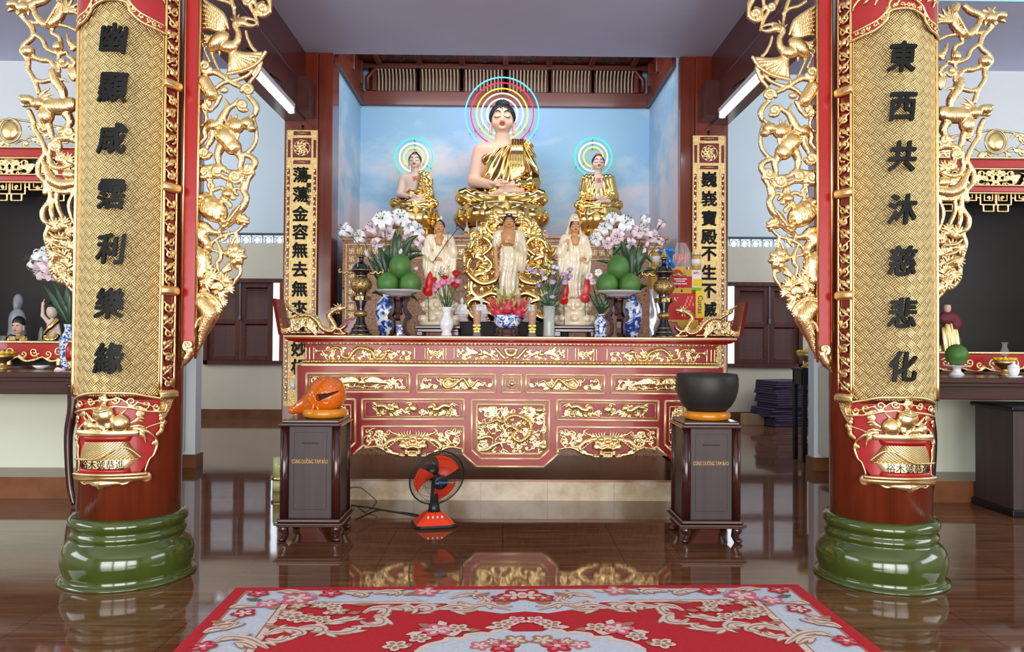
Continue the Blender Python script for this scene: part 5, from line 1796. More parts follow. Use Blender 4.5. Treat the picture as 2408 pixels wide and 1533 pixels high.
  r.st([f(140 * s_, 118), f(200 * s_, 105), f(240 * s_, 95)], [0.018, 0.02, 0.02], 0.006)
 r.st([f(-60, 105), f(0, 112), f(60, 105)], 0.016, 0.03)
 r.st([f(-38, 85), f(-38, 125), f(38, 125), f(38, 85), f(-38, 85)], 0.006, 0.045, n=1).st([f(-25, 104), f(25, 104)], 0.005, 0.05, n=1)
 r.st([f(-180, 130), f(-90, 132), f(0, 137), f(90, 132), f(180, 130)], 0.009, 0.01)
 r.fill(tp(910, 0)[0], tp(0, 1050)[1], tp(1120, 0)[0], tp(0, 940)[1], 7, 0.020, 50, 0.005).fill(tp(1540, 0)[0], tp(0, 1050)[1], tp(1750, 0)[0], tp(0, 940)[1], 7, 0.020, 51, 0.005)
 r.build('dragon_mask_relief', T)
 # narrow end panel
 r = mk((622, 695), (745, 1090), 0.04)
 r.fill(tp(640, 0)[0], tp(0, 1040)[1], tp(725, 0)[0], tp(0, 710)[1], 16, 0.016, 15)
 r.build('scroll_relief', T)
# centre: flaming jewel and the great dragon with phoenix
r = Rel((tp(2190, 0)[0], tp(0, 560)[1]), (tp(2336, 0)[0], tp(0, 415)[1]), YR, 0.0035, 0.04)
c = tp(2262, 490)
r.bl(*c, 0.022, 0.02, 0.012)
for k in range(12):
 a = k * PI / 6
 r.st([c, (c[0] + 0.028 * math.cos(a), c[1] + 0.026 * math.sin(a)), (c[0] + 0.048 * math.cos(a + 0.25), c[1] + 0.048 * math.sin(a + 0.25))], [0.005, 0.006, 0.002], 0.004, 0.002, 3)
r.build('jewel_relief', T)
r = Rel((tp(1938, 0)[0], tp(0, 1142)[1]), (tp(2590, 0)[0], tp(0, 690)[1]), YR, 0.0036, 0.05)
S = lambda pts: [tp(a, b) for a, b in pts]
r.dragon(S([(1990, 860), (2060, 855), (2120, 830), (2180, 850), (2240, 800), (2310, 790), (2400, 830), (2440, 900), (2420, 980), (2340, 1030), (2280, 1000), (2310, 930), (2250, 890)]), 22 * UT, 2.6, (0.2, 0.45, 0.75), 0.012)
a = tp(2110, 775)
for k in range(7):
 t = k / 6
 r.st([a, (a[0] - 0.03, a[1] + 0.03 - 0.05 * t), (a[0] - 0.1 + 0.03 * (1 - t), a[1] + 0.045 - 0.09 * t)], [0.006, 0.007, 0.003], 0.006, 0.002, 3)
a = tp(2520, 740)
r.bl(a[0], a[1], 0.034, 0.026, 0.012).st([a, (a[0] + 0.04, a[1] - 0.01)], [0.02, 0.01], 0.014, n=1)
for k in range(8):
 r.st([a, (a[0] - 0.06, a[1] + 0.02 - 0.012 * k), (a[0] - 0.13 + 0.015 * k, a[1] + 0.03 - 0.02 * k)], [0.006, 0.006, 0.002], 0.006, 0.002, 3)
a = tp(2560, 1085)
r.bl(a[0], a[1], 0.04, 0.03, 0.01).st([a, (a[0] + 0.02, a[1] + 0.05)], [0.012, 0.008], 0.01, n=1)
r.st(S([(1960, 1120), (2030, 1110), (2090, 1070), (2150, 1050), (2180, 1120)]), [0.012, 0.02, 0.022, 0.016, 0.010])
r.st(S([(1960, 1010), (2020, 990), (2070, 1000), (2080, 1050)]), [0.016, 0.022, 0.016, 0.008]); r.bl(*tp(2090, 960), 0.022, 0.018, 0.01)
r.fill(tp(1962, 0)[0], tp(0, 1122)[1], tp(2570, 0)[0], tp(0, 705)[1], 70, 0.02, 21, 0.0058)
r.build('great_dragon_relief', T)
# upswept ends with a crouching dragon on each, in front of a red cloud board
for flip in (False, True):
 q = lambda a, b, Y=6.62: (lambda p: ((2 * AX - p.x) if flip else p.x, p.z))(P(640 + a / 2.127, 280 + b / 2.127, Y))
 y0 = 6.62
 xa, xb = q(27, 905)[0], q(58, 1083)[0]
 za, zb_ = q(27, 902)[1], ZT
 mb = MB()
 w = 0.03 if not flip else -0.03
 mb.add([(xa, 6.46, za), (xa + w, 6.46, za), (xb + w, 6.46, zb_), (xb, 6.46, zb_), (xa, 6.72, za), (xa + w, 6.72, za), (xb + w, 6.72, zb_), (xb, 6.72, zb_)],
  [(0, 1, 2, 3), (4, 7, 6, 5), (0, 4, 5, 1), (1, 5, 6, 2), (2, 6, 7, 3), (3, 7, 4, 0)], False)
 cl = [q(a, b) for a, b in ((60, 1080), (60, 1068), (200, 1066), (300, 1064), (345, 1020), (355, 1000), (372, 1006), (382, 998), (398, 1005), (415, 990), (432, 998), (440, 990), (448, 1040), (452, 1080))]
 mb.prism(cl, y0 + 0.05, y0 + 0.09, ch=0.004)
 mb.build('upswept_end', MT['red_dark'] , T)
 pr = P(640 + 30 / 2.127, 280 + 1085 / 2.127, y0)
 r = Rel((q(30, 0)[0] if not flip else 2 * AX - q(30, 0)[0], ZT - 0.005), ((q(380, 0)[0] if not flip else 2 * AX - q(380, 0)[0]), P(700, 690, y0).z), y0, 0.0042, 0.06, AX, flip)
 Q = lambda pts: [(lambda p: (p.x, p.z))(P(640 + a / 2.127, 280 + b / 2.127, y0)) for a, b in pts]
 ud = y0 / 1800 / 2.127
 r.dragon(Q([(85, 1045), (100, 1010), (140, 985), (190, 985), (225, 1010), (250, 1045), (290, 1062), (315, 1045), (300, 1010), (285, 985), (305, 962), (335, 950)]), 13 * ud, 0.1, (0.35, 0.62), 0.0)
 for k in range(7):
  r.st(Q([(150, 985), (110 - 4 * k, 960 - 2 * k), (60 + 12 * k, 918 + 5 * k)]), [5 * ud, 7 * ud, 2 * ud], 0.006)
 for k in range(5):
  r.st(Q([(130, 1010), (90, 1000 + 8 * k), (70 + 4 * k, 985 + 20 * k)]), [6 * ud, 6 * ud, 2 * ud])
 r.st(Q([(300, 1040), (330, 1050), (355, 1068), (375, 1074)]), [8 * ud, 6 * ud, 5 * ud, 4 * ud]); r.st(Q([(65, 1070), (150, 1068), (250, 1070), (360, 1076)]), 5 * ud)
 r.fill(Q([(80, 0)])[0][0], Q([(0, 1060)])[0][1], Q([(250, 0)])[0][0], Q([(0, 1000)])[0][1], 16, 10 * ud, 31, 4 * ud)
 r.build('end_dragon_carving', T)

# ---------------------------------------------------------------- donation boxes


def donation_box(x0, x1, lab, txt):
 cx = (x0 + x1) / 2
 y0, y1 = 5.45, 5.89
 r = thing('donation_box', lab, 'donation box', (cx, (y0 + y1) / 2, 0))
 hw = (x1 - x0) / 2
 m = MB()
 m.box((x0 + 0.03, y0 + 0.045, 0.15), (x1 - 0.03, y1 - 0.045, 0.82))
 m.build('body', MT['box_wood'], r)
 m = MB()
 for e, za, zb in ((0.012, 0.825, 0.842), (0.0, 0.842 - 0.022, 0.832), (0.022, 0.842, 0.866)):
  m.box((x0 + e, y0 + e, za), (x1 - e, y1 - e, zb), 0.007)
 m.build('top', MT['dark_wood_x'], r)
 m = MB()
 for e, za, zb in ((0.0, 0.122, 0.140), (0.02, 0.140, 0.165), (0.015, 0.108, 0.125)):
  m.box((x0 - 0.018 + e, y0 - 0.018 + e, za), (x1 + 0.018 - e, y1 + 0.018 - e, zb), 0.007)
 m.build('base_moulding', MT['dark_wood_x'], r)
 for sx, sy in ((x0 + 0.042, y0 + 0.045), (x1 - 0.042, y0 + 0.045), (x0 + 0.042, y1 - 0.045), (x1 - 0.042, y1 - 0.045)):
  MB().tube([(sx, sy, 0.16), (sx, sy, 0.825)], 0.031, 16).build('corner_post', MT['dark_wood'], r)
  f = 1 if sx < cx else -1
  g = 1 if sy < (y0 + y1) / 2 else -1
  MB().tube([(sx, sy, 0.115), (sx - f * 0.004, sy - g * 0.004, 0.085), (sx + f * 0.012, sy + g * 0.01, 0.045), (sx - f * 0.012, sy - g * 0.01, 0.008)], [0.036, 0.036, 0.022, 0.027], 10).ell((sx - f * 0.012, sy - g * 0.012, 0.018), (0.03, 0.03, 0.018)).build('leg', MT['dark_wood'], r)
 yf = y0 + 0.045
 m = MB()
 m.box((x0 + 0.075, yf - 0.006, 0.17), (x1 - 0.075, yf, 0.815), 0.002)
 p = m.build('front_panel', MT['box_wood'], r)
 m = MB()
 a, b, c, d = cx - hw * 0.52, cx + hw * 0.52, 0.225, 0.775
 for lo, hi in (((a, c), (a + 0.003, d)), ((b - 0.003, c), (b, d)), ((a, c), (b, c + 0.003)), ((a, d - 0.003), (b, d))):
  m.box((lo[0], yf - 0.0072, lo[1]), (hi[0], yf - 0.006, hi[1]))
 m.build('scribed_line', MT['black'], p)
 MB().box((cx - 0.06, yf - 0.0085, 0.693), (cx + 0.06, yf - 0.006, 0.702), 0.002).build('coin_slot', MT['black'], p)
 m = MB()
 text_flat(m, txt, (cx - 0.003, yf - 0.007, 0.572), 0.040, None, 0.002, 0.0, 0.55)
 m.tube([(cx - 0.0085, yf - 0.007, 0.579), (cx - 0.0055, yf - 0.007, 0.582), (cx - 0.0055, yf - 0.007, 0.588)], 0.0018, 5)
 m.build('lettering', simple('worn_gilt_lettering', srgb(190, 142, 70), 0.4, 0.3, None, 0.3, 40), p)
 return r


donation_box(-1.600, -1.148, 'dark wooden donation box with gilt lettering, carrying the wooden fish', 'CÚNG DƯÒNG TAM BẢO')
donation_box(1.272, 1.716, 'dark wooden donation box with gilt lettering, carrying the black singing bowl', 'CÚNG DƯÒNG TAM BẢO')
ZB = 0.866


def torus(mb, c, R, r, n=40, k=14, m=None, sz=1.0):
 return mb.tube([(c[0] + R * math.cos(2 * PI * i / n), c[1] + R * math.sin(2 * PI * i / n), c[2]) for i in range(n)], r, k, m, closed=True, flat=1.0)


cx, cy = P(764, 978, 5.66).x, 5.66
o = MB()
torus(o, (cx, cy, ZB + 0.034), 0.128, 0.034)
o.lathe([(0.0, 0.02), (0.12, 0.02), (0.125, 0.05), (0.0, 0.05)], (cx, cy, ZB), 24)
tag(o.build('cushion_ring', MT['yellow_lacquer']), 'ochre ring cushion under the orange wooden fish', 'cushion', 'ring cushions under the instruments')
# wooden fish
g = Carve((cx - 0.30, cy - 0.17, ZB + 0.004), (cx + 0.18, cy + 0.17, ZB + 0.36), 0.0045)
fp = lambda px, py, Y=cy: (lambda p: (p.x, Y, p.z))(P(px, py, cy))
g.ell(fp(769, 929), (0.140, 0.135, 0.126), 0.0)
g.ell(fp(770, 905), (0.105, 0.10, 0.06), 0.04)
g.strand([fp(750, 938), fp(724, 950), fp(703, 960)], [0.10, 0.066, 0.042], 0.05, 5)
g.strand([fp(700, 961), fp(688, 964)], [0.030, 0.032], 0.012, 1)
g.ell(fp(703, 949, cy - 0.02), 0.018, 0.008)
for k in range(3):
 g.ell(fp(709 + 3 * k, 950, cy - 0.035 + 0.01 * k), 0.010, 0.005)
g.strand([fp(a, b, cy - 0.100 + 0.02 * (a < 735)) for a, b in ((735, 938), (745, 948), (741, 962), (726, 968))], [0.008, 0.012, 0.010, 0.008], 0.006)
g.strand([fp(a, b, cy - 0.105) for a, b in ((742, 930), (752, 950), (758, 966))], [0.006, 0.008, 0.007], 0.006)
rnd = random.Random(2)
for i in range(34):
 a, b = rnd.uniform(-1.2, 1.2), rnd.uniform(-0.5, 1.15)
 n_ = Vector((math.sin(a) * math.cos(b), -math.cos(a) * math.cos(b), math.sin(b)))
 if n_.x > 0.3 and n_.z < 0.45:
  continue
 c0 = Vector(fp(769, 929)) + Vector((n_.x * 0.139, n_.y * 0.134, n_.z * 0.126 + (0.012 if n_.z > 0.5 else 0)))
 t = n_.orthogonal().normalized()
 w = n_.cross(t)
 g.strand([tuple(c0 + (t * math.cos(k * 0.5) + w * math.sin(k * 0.5)) * (0.028 - 0.0018 * k)) for k in range(12)], 0.0042, 0.003, 1)
# the sounding slit
g.strand([fp(758, 931, cy - 0.14), fp(790, 921, cy - 0.12), fp(822, 914, cy - 0.03)], 0.0, 0, 1) if False else None
for k in range(24):
 t = k / 23
 a = -0.25 + 2.2 * t
 c0 = Vector(fp(769, 929))
 p = c0 + Vector((0.16 * math.sin(a), -0.16 * math.cos(a), -0.010 + 0.085 * t))
 q_ = c0 + Vector((0.06 * math.sin(a), -0.06 * math.cos(a), -0.010 + 0.085 * t))
 rr = 0.021 * (1 - t) ** 3 + 0.0035
 g.cap(tuple(p), tuple(q_), rr, rr, 0.0, sub=True)
FI = thing('wooden_fish', 'orange lacquered wooden fish drum on its ochre ring cushion', 'wooden fish drum', (cx, cy, ZB + 0.06))
g.build('body', MT['orange_lacquer'], FI)
MB().ell(fp(769, 929), (0.095, 0.09, 0.085), 20).build('hollow', simple('dark_hollow_wood', srgb(50, 24, 12), 0.8), FI)
# singing bowl
cx, cy = P(1662, 980, 5.66).x, 5.66
o = MB()
torus(o, (cx, cy, ZB + 0.033), 0.140, 0.033)
o.lathe([(0.0, 0.02), (0.13, 0.02), (0.135, 0.05), (0.0, 0.05)], (cx, cy, ZB), 24)
tag(o.build('cushion_ring', MT['yellow_lacquer']), 'ochre ring cushion under the black singing bowl', 'cushion', 'ring cushions under the instruments')
prof = [(0.0, 0.0), (0.10, 0.002), (0.14, 0.012), (0.175, 0.045), (0.205, 0.095), (0.222, 0.15), (0.228, 0.20), (0.226, 0.25), (0.220, 0.277), (0.213, 0.282), (0.206, 0.276), (0.210, 0.24), (0.208, 0.18), (0.185, 0.09), (0.12, 0.03), (0.0, 0.022)]
tag(MB().lathe(prof, (cx, cy, ZB + 0.055), 64).build('singing_bowl', MT['iron']), 'large black singing bowl on its ochre ring cushion', 'bowl')

# ---------------------------------------------------------------- electric fan
FY = 5.98
fb = P(1020, 1236, FY)
bx, by = fb.x, FY
FN = thing('electric_fan', 'orange and black table fan on the floor below the altar table', 'fan', (bx, by, 0))
rz = Matrix.Rotation(0.25, 3, 'Z')
m = MB()


def bprism(m, rings, mat=None):
 V = []
 for (w, d, z, oy) in rings:
  k = 0.25
  for x, y in ((-w, -d + k * d), (-w + k * w, -d), (w - k * w, -d), (w, -d + k * d), (w, d - k * d), (w - k * w, d), (-w + k * w, d), (-w, d - k * d)):
   v = rz @ Vector((x, y + oy, 0))
   V.append((bx + v.x, by + v.y, z))
 Fc = []
 for j in range(len(rings) - 1):
  for i in range(8):
   i2 = (i + 1) % 8
   Fc.append((j * 8 + i, j * 8 + i2, (j + 1) * 8 + i2, (j + 1) * 8 + i))
 Fc.append(tuple(reversed(range(8))))
 Fc.append(tuple((len(rings) - 1) * 8 + i for i in range(8)))
 m.add(V, Fc, False, mat)


bprism(m, [(0.160, 0.135, 0.0, 0), (0.165, 0.140, 0.012, 0), (0.158, 0.134, 0.024, 0)])
m.build('base_rim', MT['fan_black'], FN)
m = MB()
bprism(m, [(0.150, 0.126, 0.024, 0), (0.115, 0.098, 0.055, 0.005), (0.066, 0.058, 0.098, 0.015), (0.055, 0.05, 0.105, 0.015)])
p_ = m.build('base', MT['fan_orange'], FN)
m = MB()
for k in range(4):
 v = rz @ Vector((-0.055 + 0.036 * k, -0.074, 0))
 m.box((bx + v.x - 0.007, by + v.y - 0.008, 0.07), (bx + v.x + 0.007, by + v.y + 0.01, 0.088), 0.002)
m.build('speed_button', MT['white_glaze'], p_)
hc = P(1028, 1124, FY - 0.02)            # centre of the cage
dirv = Vector((0.42, -0.86, -0.28)).normalized()
m = MB()
m.tube([(bx, by + 0.015, 0.09), (bx, by + 0.02, 0.16), (bx, by + 0.02, 0.165), (bx + 0.003, by + 0.03, hc.z - 0.02)], [0.047, 0.041, 0.033, 0.026], 16)
m.build('column', MT['fan_black'], FN)
uu = Vector((0, 0, 1)).cross(dirv).normalized()
vv_ = dirv.cross(uu)
RC = 0.222
fr = lambda a, r, d: hc + (uu * math.cos(a) + vv_ * math.sin(a)) * r + dirv * d
m = MB()
m.tube([fr(a, r, d) for a, r, d in ((0, 0, -0.06), )] + [fr(0, 0, -0.10), fr(0, 0, -0.20)], [0.05, 0.068, 0.05], 18)
m.build('motor_housing', MT['fan_black'], FN)
m = MB()
m.tube([fr(2 * PI * k / 48, RC, 0) for k in range(48)], 0.006, 6, closed=True)
for sgn, dep in ((1, 0.075), (-1, -0.075)):
 for k in range(72):
  a = 2 * PI * k / 72
  tw = 0.5 * sgn
  pts = [fr(a + tw * (1 - t), 0.05 + (RC - 0.05) * t, dep * (1 - t ** 2.6)) for t in (0, 0.3, 0.6, 0.85, 1.0)]
  m.tube(pts, 0.0011, 3, cap=False)
 for rr in (0.12, 0.18):
  t = (rr - 0.05) / (RC - 0.05)
  m.tube([fr(2 * PI * k / 40, rr, dep * (1 - t ** 2.6)) for k in range(40)], 0.0014, 3, closed=True)
m.build('wire_cage', MT['fan_black'], FN)
for k in range(3):
 a0 = 0.75 + k * 2 * PI / 3
 g0 = lambda u, v: fr(a0 + (v - 0.5) * (0.95 + 0.35 * u) + 0.35 * u, 0.03 + 0.155 * u, 0.022 * (0.5 - v) * 2 * (1 - 0.3 * u) + 0.0)
 m = MB()
 m.grid(g0, 8, 8)
 m.grid(lambda u, v: g0(u, v) - dirv * 0.003, 8, 8, flip=True)
 m.build('blade', MT['fan_orange'], FN)
m = MB()
m.tube([fr(0, 0, -0.02), fr(0, 0, 0.03)], 0.032, 20)
m.tube([fr(0, 0, 0.074), fr(0, 0, 0.086), fr(0, 0, 0.090)], [0.056, 0.056, 0.048], 28)
hb = m.build('hub', MT['fan_black'], FN)
V, Fc = text_mesh('VIETFAN', 0.026, 0.001, 0.004)
V2, F2 = text_mesh('★', 0.010, 0.001)
rgt = Vector((0, 0, 1)).cross(-dirv).normalized() * -1
rgt = uu if uu.x > 0 else -uu
upv = vv_ if vv_.z > 0 else -vv_
W = [hc + dirv * 0.0915 + rgt * v[0] + upv * (v[2] + 0.003) + dirv * (-v[1]) for v in V]
W2 = [hc + dirv * 0.0915 + rgt * v[0] + upv * (v[2] - 0.018) + dirv * (-v[1]) for v in V2]
m = MB().add(W, Fc, False).add(W2, F2, False)
m.build('lettering', simple('pale_blue_print', srgb(90, 160, 220), 0.4), hb)
m = MB()
G0 = lambda px, py: (lambda d: Vector((d.x * -CAMZ / d.z, d.y * -CAMZ / d.z, 0.004)))(CR @ Vector(((px - CX) / F, -(py - CY) / F, -1.0, 0.0)))
m.tube(spline([G0(992, 1214), G0(960, 1207), G0(920, 1203), G0(870, 1194), G0(826, 1188)], 6), 0.004, 6)
m.tube(spline([G0(990, 1217), G0(940, 1206), G0(890, 1200), G0(850, 1216), G0(836, 1222)], 6), 0.0035, 6)
a = P(829, 1146, 6.5)
m.tube(spline([(a.x - 0.05, 6.5, a.z - 0.02), a, P(850, 1148, 6.5), P(872, 1165, 6.5), P(884, 1177, 6.5), P(882, 1186, 6.5), Vector((G0(870, 1192).x, 6.4, 0.006)), G0(840, 1190)], 6), 0.004, 6)
tag(m.build('power_cord', MT['fan_black']), 'thin black power cord lying on the floor between fan and wooden fish box', 'cord')
# ---------------------------------------------------------------- granite altar behind the table
PY = 8.30
PT = PZ(553, PY)
PD = thing('granite_altar', 'tall brown granite altar with gilt key border, carrying the seated gilded statues', 'altar', (0, 9.1, 0))
mb = MB()
mb.box((-1.76, PY + 0.03, 0.19), (1.76, 9.94, PT - 0.09))
mb.build('body', GRANITE, PD)
mb = MB()
for e, a, b in ((0.0, PT - 0.035, PT), (0.02, PT - 0.075, PT - 0.035), (0.035, PT - 0.10, PT - 0.07)):
 mb.box((-1.79 + e, PY - 0.01 + e, a), (1.79 - e, 9.94, b), 0.008)
mb.build('top_moulding', GRANITE, PD)
mb = MB()
yk = PY + 0.03


def manji(x, z, s):
 t = s * 0.2
 B_ = lambda a, b, c, d: mb.box((x + a * s, yk - 0.004, z + b * s), (x + c * s, yk, z + d * s))
 B_(-0.1, -0.5, 0.1, 0.5); B_(-0.5, -0.1, -0.1, 0.1); B_(0.1, -0.1, 0.5, 0.1)
 B_(0.1, 0.3, 0.5, 0.5); B_(-0.5, -0.5, -0.1, -0.3); B_(0.3, -0.5, 0.5, -0.1); B_(-0.5, 0.1, -0.3, 0.5)


zr = PZ(593, yk)
n = 40
for i in range(n):
 x = -1.66 + i * 3.32 / (n - 1)
 manji(x, zr, 0.056)
for j in range(1, 16):
 for sx in (-1, 1):
  manji(sx * 1.66, zr - j * 0.087, 0.056)
for dz in (0.072, -0.072):
 mb.box((-1.72 if dz > 0 else -1.585, yk - 0.004, zr + dz - 0.004), (1.72 if dz > 0 else 1.585, yk, zr + dz + 0.004))
for sx in (-1, 1):
 for dx in (1.72, 1.59):
  mb.box((sx * dx - 0.004, yk - 0.004, 1.0), (sx * dx + 0.004, yk, zr + (0.076 if dx > 1.7 else -0.07)))
mb.build('gilt_key_border', MT['gold_paint'], PD)

# ---------------------------------------------------------------- statues


class Fig:
 """a figure modelled in its own units: x across, y depth (front is minus), z up; placed at c with scale s"""
 def __init__(s, root, c, sc, yaw=0.0):
  s.root, s.c, s.s, s.yaw = root, Vector(c), sc, yaw

 def w(s, V):
  V = np.asarray(V, float)
  ca, sa = math.cos(s.yaw), math.sin(s.yaw)
  return np.stack([s.c.x + s.s * (V[:, 0] * ca - V[:, 1] * sa), s.c.y + s.s * (V[:, 0] * sa + V[:, 1] * ca), s.c.z + s.s * V[:, 2]], 1)

 def carve(s, g, name, mat, parent=None):
  return g.build(name, mat, parent or s.root, s.w)

 def mb(s, m, name, mat, parent=None):
  return link_mesh(name, s.w(m.V), m.Fc, mat, parent or s.root, m.mi, m.sm)


def head(fig, h, big, skin, hairm, hair='curls', parent=None, z0=176.0, y0=0.0, x0=0.0, k=1.0):
 """serene statue head; z0 = chin, k = size; returns the carved head"""
 T3 = lambda x, y, z: (x0 + x * k, y0 + y * k, z0 + (z - 176) * k)
 g = Carve(T3(-36, -44, 158), T3(36, 36, 246), h)
 R = lambda *r: tuple(v * k for v in r)
 g.ell(T3(0, -3, 211), R(26.5, 30, 31))
 g.ell(T3(0, -11, 193), R(21, 19.5, 18.5), 11 * k)
 g.cap(T3(0, -34, 211), T3(0, -36, 197), 2.2 * k, 3.8 * k, 4 * k)
 for sx in (-1, 1):
  g.ell(T3(3.6 * sx, -33, 195.5), 2.6 * k, 2 * k)
  g.ell(T3(11.5 * sx, -27.5, 207.5), R(7.5, 4.2, 4.4), 2.5 * k)
  g.strand([T3(4 * sx, -32.5, 216.5), T3(11 * sx, -29.5, 219.5), T3(19 * sx, -23, 215)], 1.6 * k, 2.5 * k)
  g.ell(T3(16 * sx, -20, 195), R(7, 6, 7), 6 * k)
  g.ell(T3(27.5 * sx, 2, 204), R(3.2, 6, 12), 2 * k)
  g.cap(T3(27.5 * sx, 1, 194), T3(27 * sx, -1, 175), 4.2 * k, 3.8 * k, 2 * k)
 g.ell(T3(0, -29.5, 190.5), R(6.5, 3.4, 2.8), 1.5 * k)
 g.ell(T3(0, -27.5, 181), R(7, 4.5, 4.5), 3 * k)
 g.cap(T3(0, -1, 184), T3(0, -1, 150), 16 * k, 18 * k, 6 * k)
 hd = fig.carve(g, 'head', skin, parent)
 P_ = lambda x, z, o=0.5: (x0 + x * k, g.front(x0 + x * k, z0 + (z - 176) * k) - o * k, z0 + (z - 176) * k)
 m = MB()
 for sx in (-1, 1):
  m.tube([P_(sx * a, b) for a, b in spline([(4, 216), (8, 219.5), (13, 220.3), (18, 218), (21, 214.5)], 3)], [0.9 * k, 1.5 * k, 1.3 * k, 0.5 * k], 6)
 fig.mb(m, 'eyebrow', hairm, hd)
 m = MB()
 for sx in (-1, 1):
  m.tube([P_(sx * a, b) for a, b in spline([(4.5, 207), (8, 205.2), (12, 204.6), (16, 205.4), (19, 207.6)], 3)], [0.4 * k, 0.9 * k, 0.9 * k, 0.5 * k], 5)
 fig.mb(m, 'closed_eyelid', hairm, hd)
 m = MB()
 m.tube([P_(a, b, 0.3) for a, b in spline([(-7, 190.6), (-3, 192), (0, 191.4), (3, 192), (7, 190.6)], 3)], [0.5 * k, 1.8 * k, 1.6 * k, 1.8 * k, 0.5 * k], 8)
 m.tube([P_(a, b, 0.2) for a, b in spline([(-6, 189.6), (-2, 188), (2, 188), (6, 189.6)], 3)], [0.5 * k, 1.9 * k, 1.9 * k, 0.5 * k], 8)
 fig.mb(m, 'lips', MT['lip'], hd)
 m = MB()
 c = P_(0, 225, 0.2)
 m.ell(c, 1.5 * k, 8)
 fig.mb(m, 'brow_dot', MT['lip'], hd)
 # hair
 g2 = Carve(T3(-36, -38, 182), T3(36, 40, 262), h)
 g2.ell(T3(0, 1.5, 213), R(29.5, 32, 31.5))
 if hair in ('curls', 'cap', 'bun'):
  g2.ell(T3(0, 2, 242), R(15.5, 15, 13) if hair == 'curls' else R(13, 13, 9), 6 * k)
 if hair == 'crown':
  g2.ell(T3(0, 4, 244), R(14, 12, 18), 8 * k)
 X, Y, Z = g2.grid()
 yy, zz = (Y - y0) / k, (Z - z0) / k + 176
 xx = (X - x0) / k
 cut = (197 - yy * 0.98 - np.abs(xx) * 0.16 - zz) * 0.7 + 0 * xx
 if hair == 'curls':
  n = 420
  for i in range(n):
   b = math.asin(min(1, max(-1, -0.3 + 1.3 * i / n)))
   a = i * 2.39996
   v = Vector((math.cos(a) * math.cos(b), math.sin(a) * math.cos(b), math.sin(b)))
   if v.y < 0 and (211 + v.z * 29) < 198 - v.y * 30 * 0.98 - abs(v.x) * 28 * 0.16:
    continue
   if v.z > 0.86:
    continue
   g2.ell(T3(29.3 * v.x, 1.5 + 31.8 * v.y, 213 + 31.2 * v.z), 2.6 * k, 0.8 * k)
  for i in range(70):
   b = math.asin(-0.2 + 1.2 * i / 70)
   a = i * 2.39996
   g2.ell(T3(15.5 * math.cos(a) * math.cos(b), 2 + 15 * math.sin(a) * math.cos(b), 242 + 13 * math.sin(b)), 2.4 * k, 0.8 * k)
 g2.f = np.maximum(g2.f, (cut * k).astype(np.float32))
 hr = fig.carve(g2, 'hair', hairm, parent)
 return hd, hr


def drape(g, fn):
 """fold displacement of a whole carved body"""
 X, Y, Z = g.grid()
 g.f = (g.f + fn(X, Y, Z)).astype(np.float32)


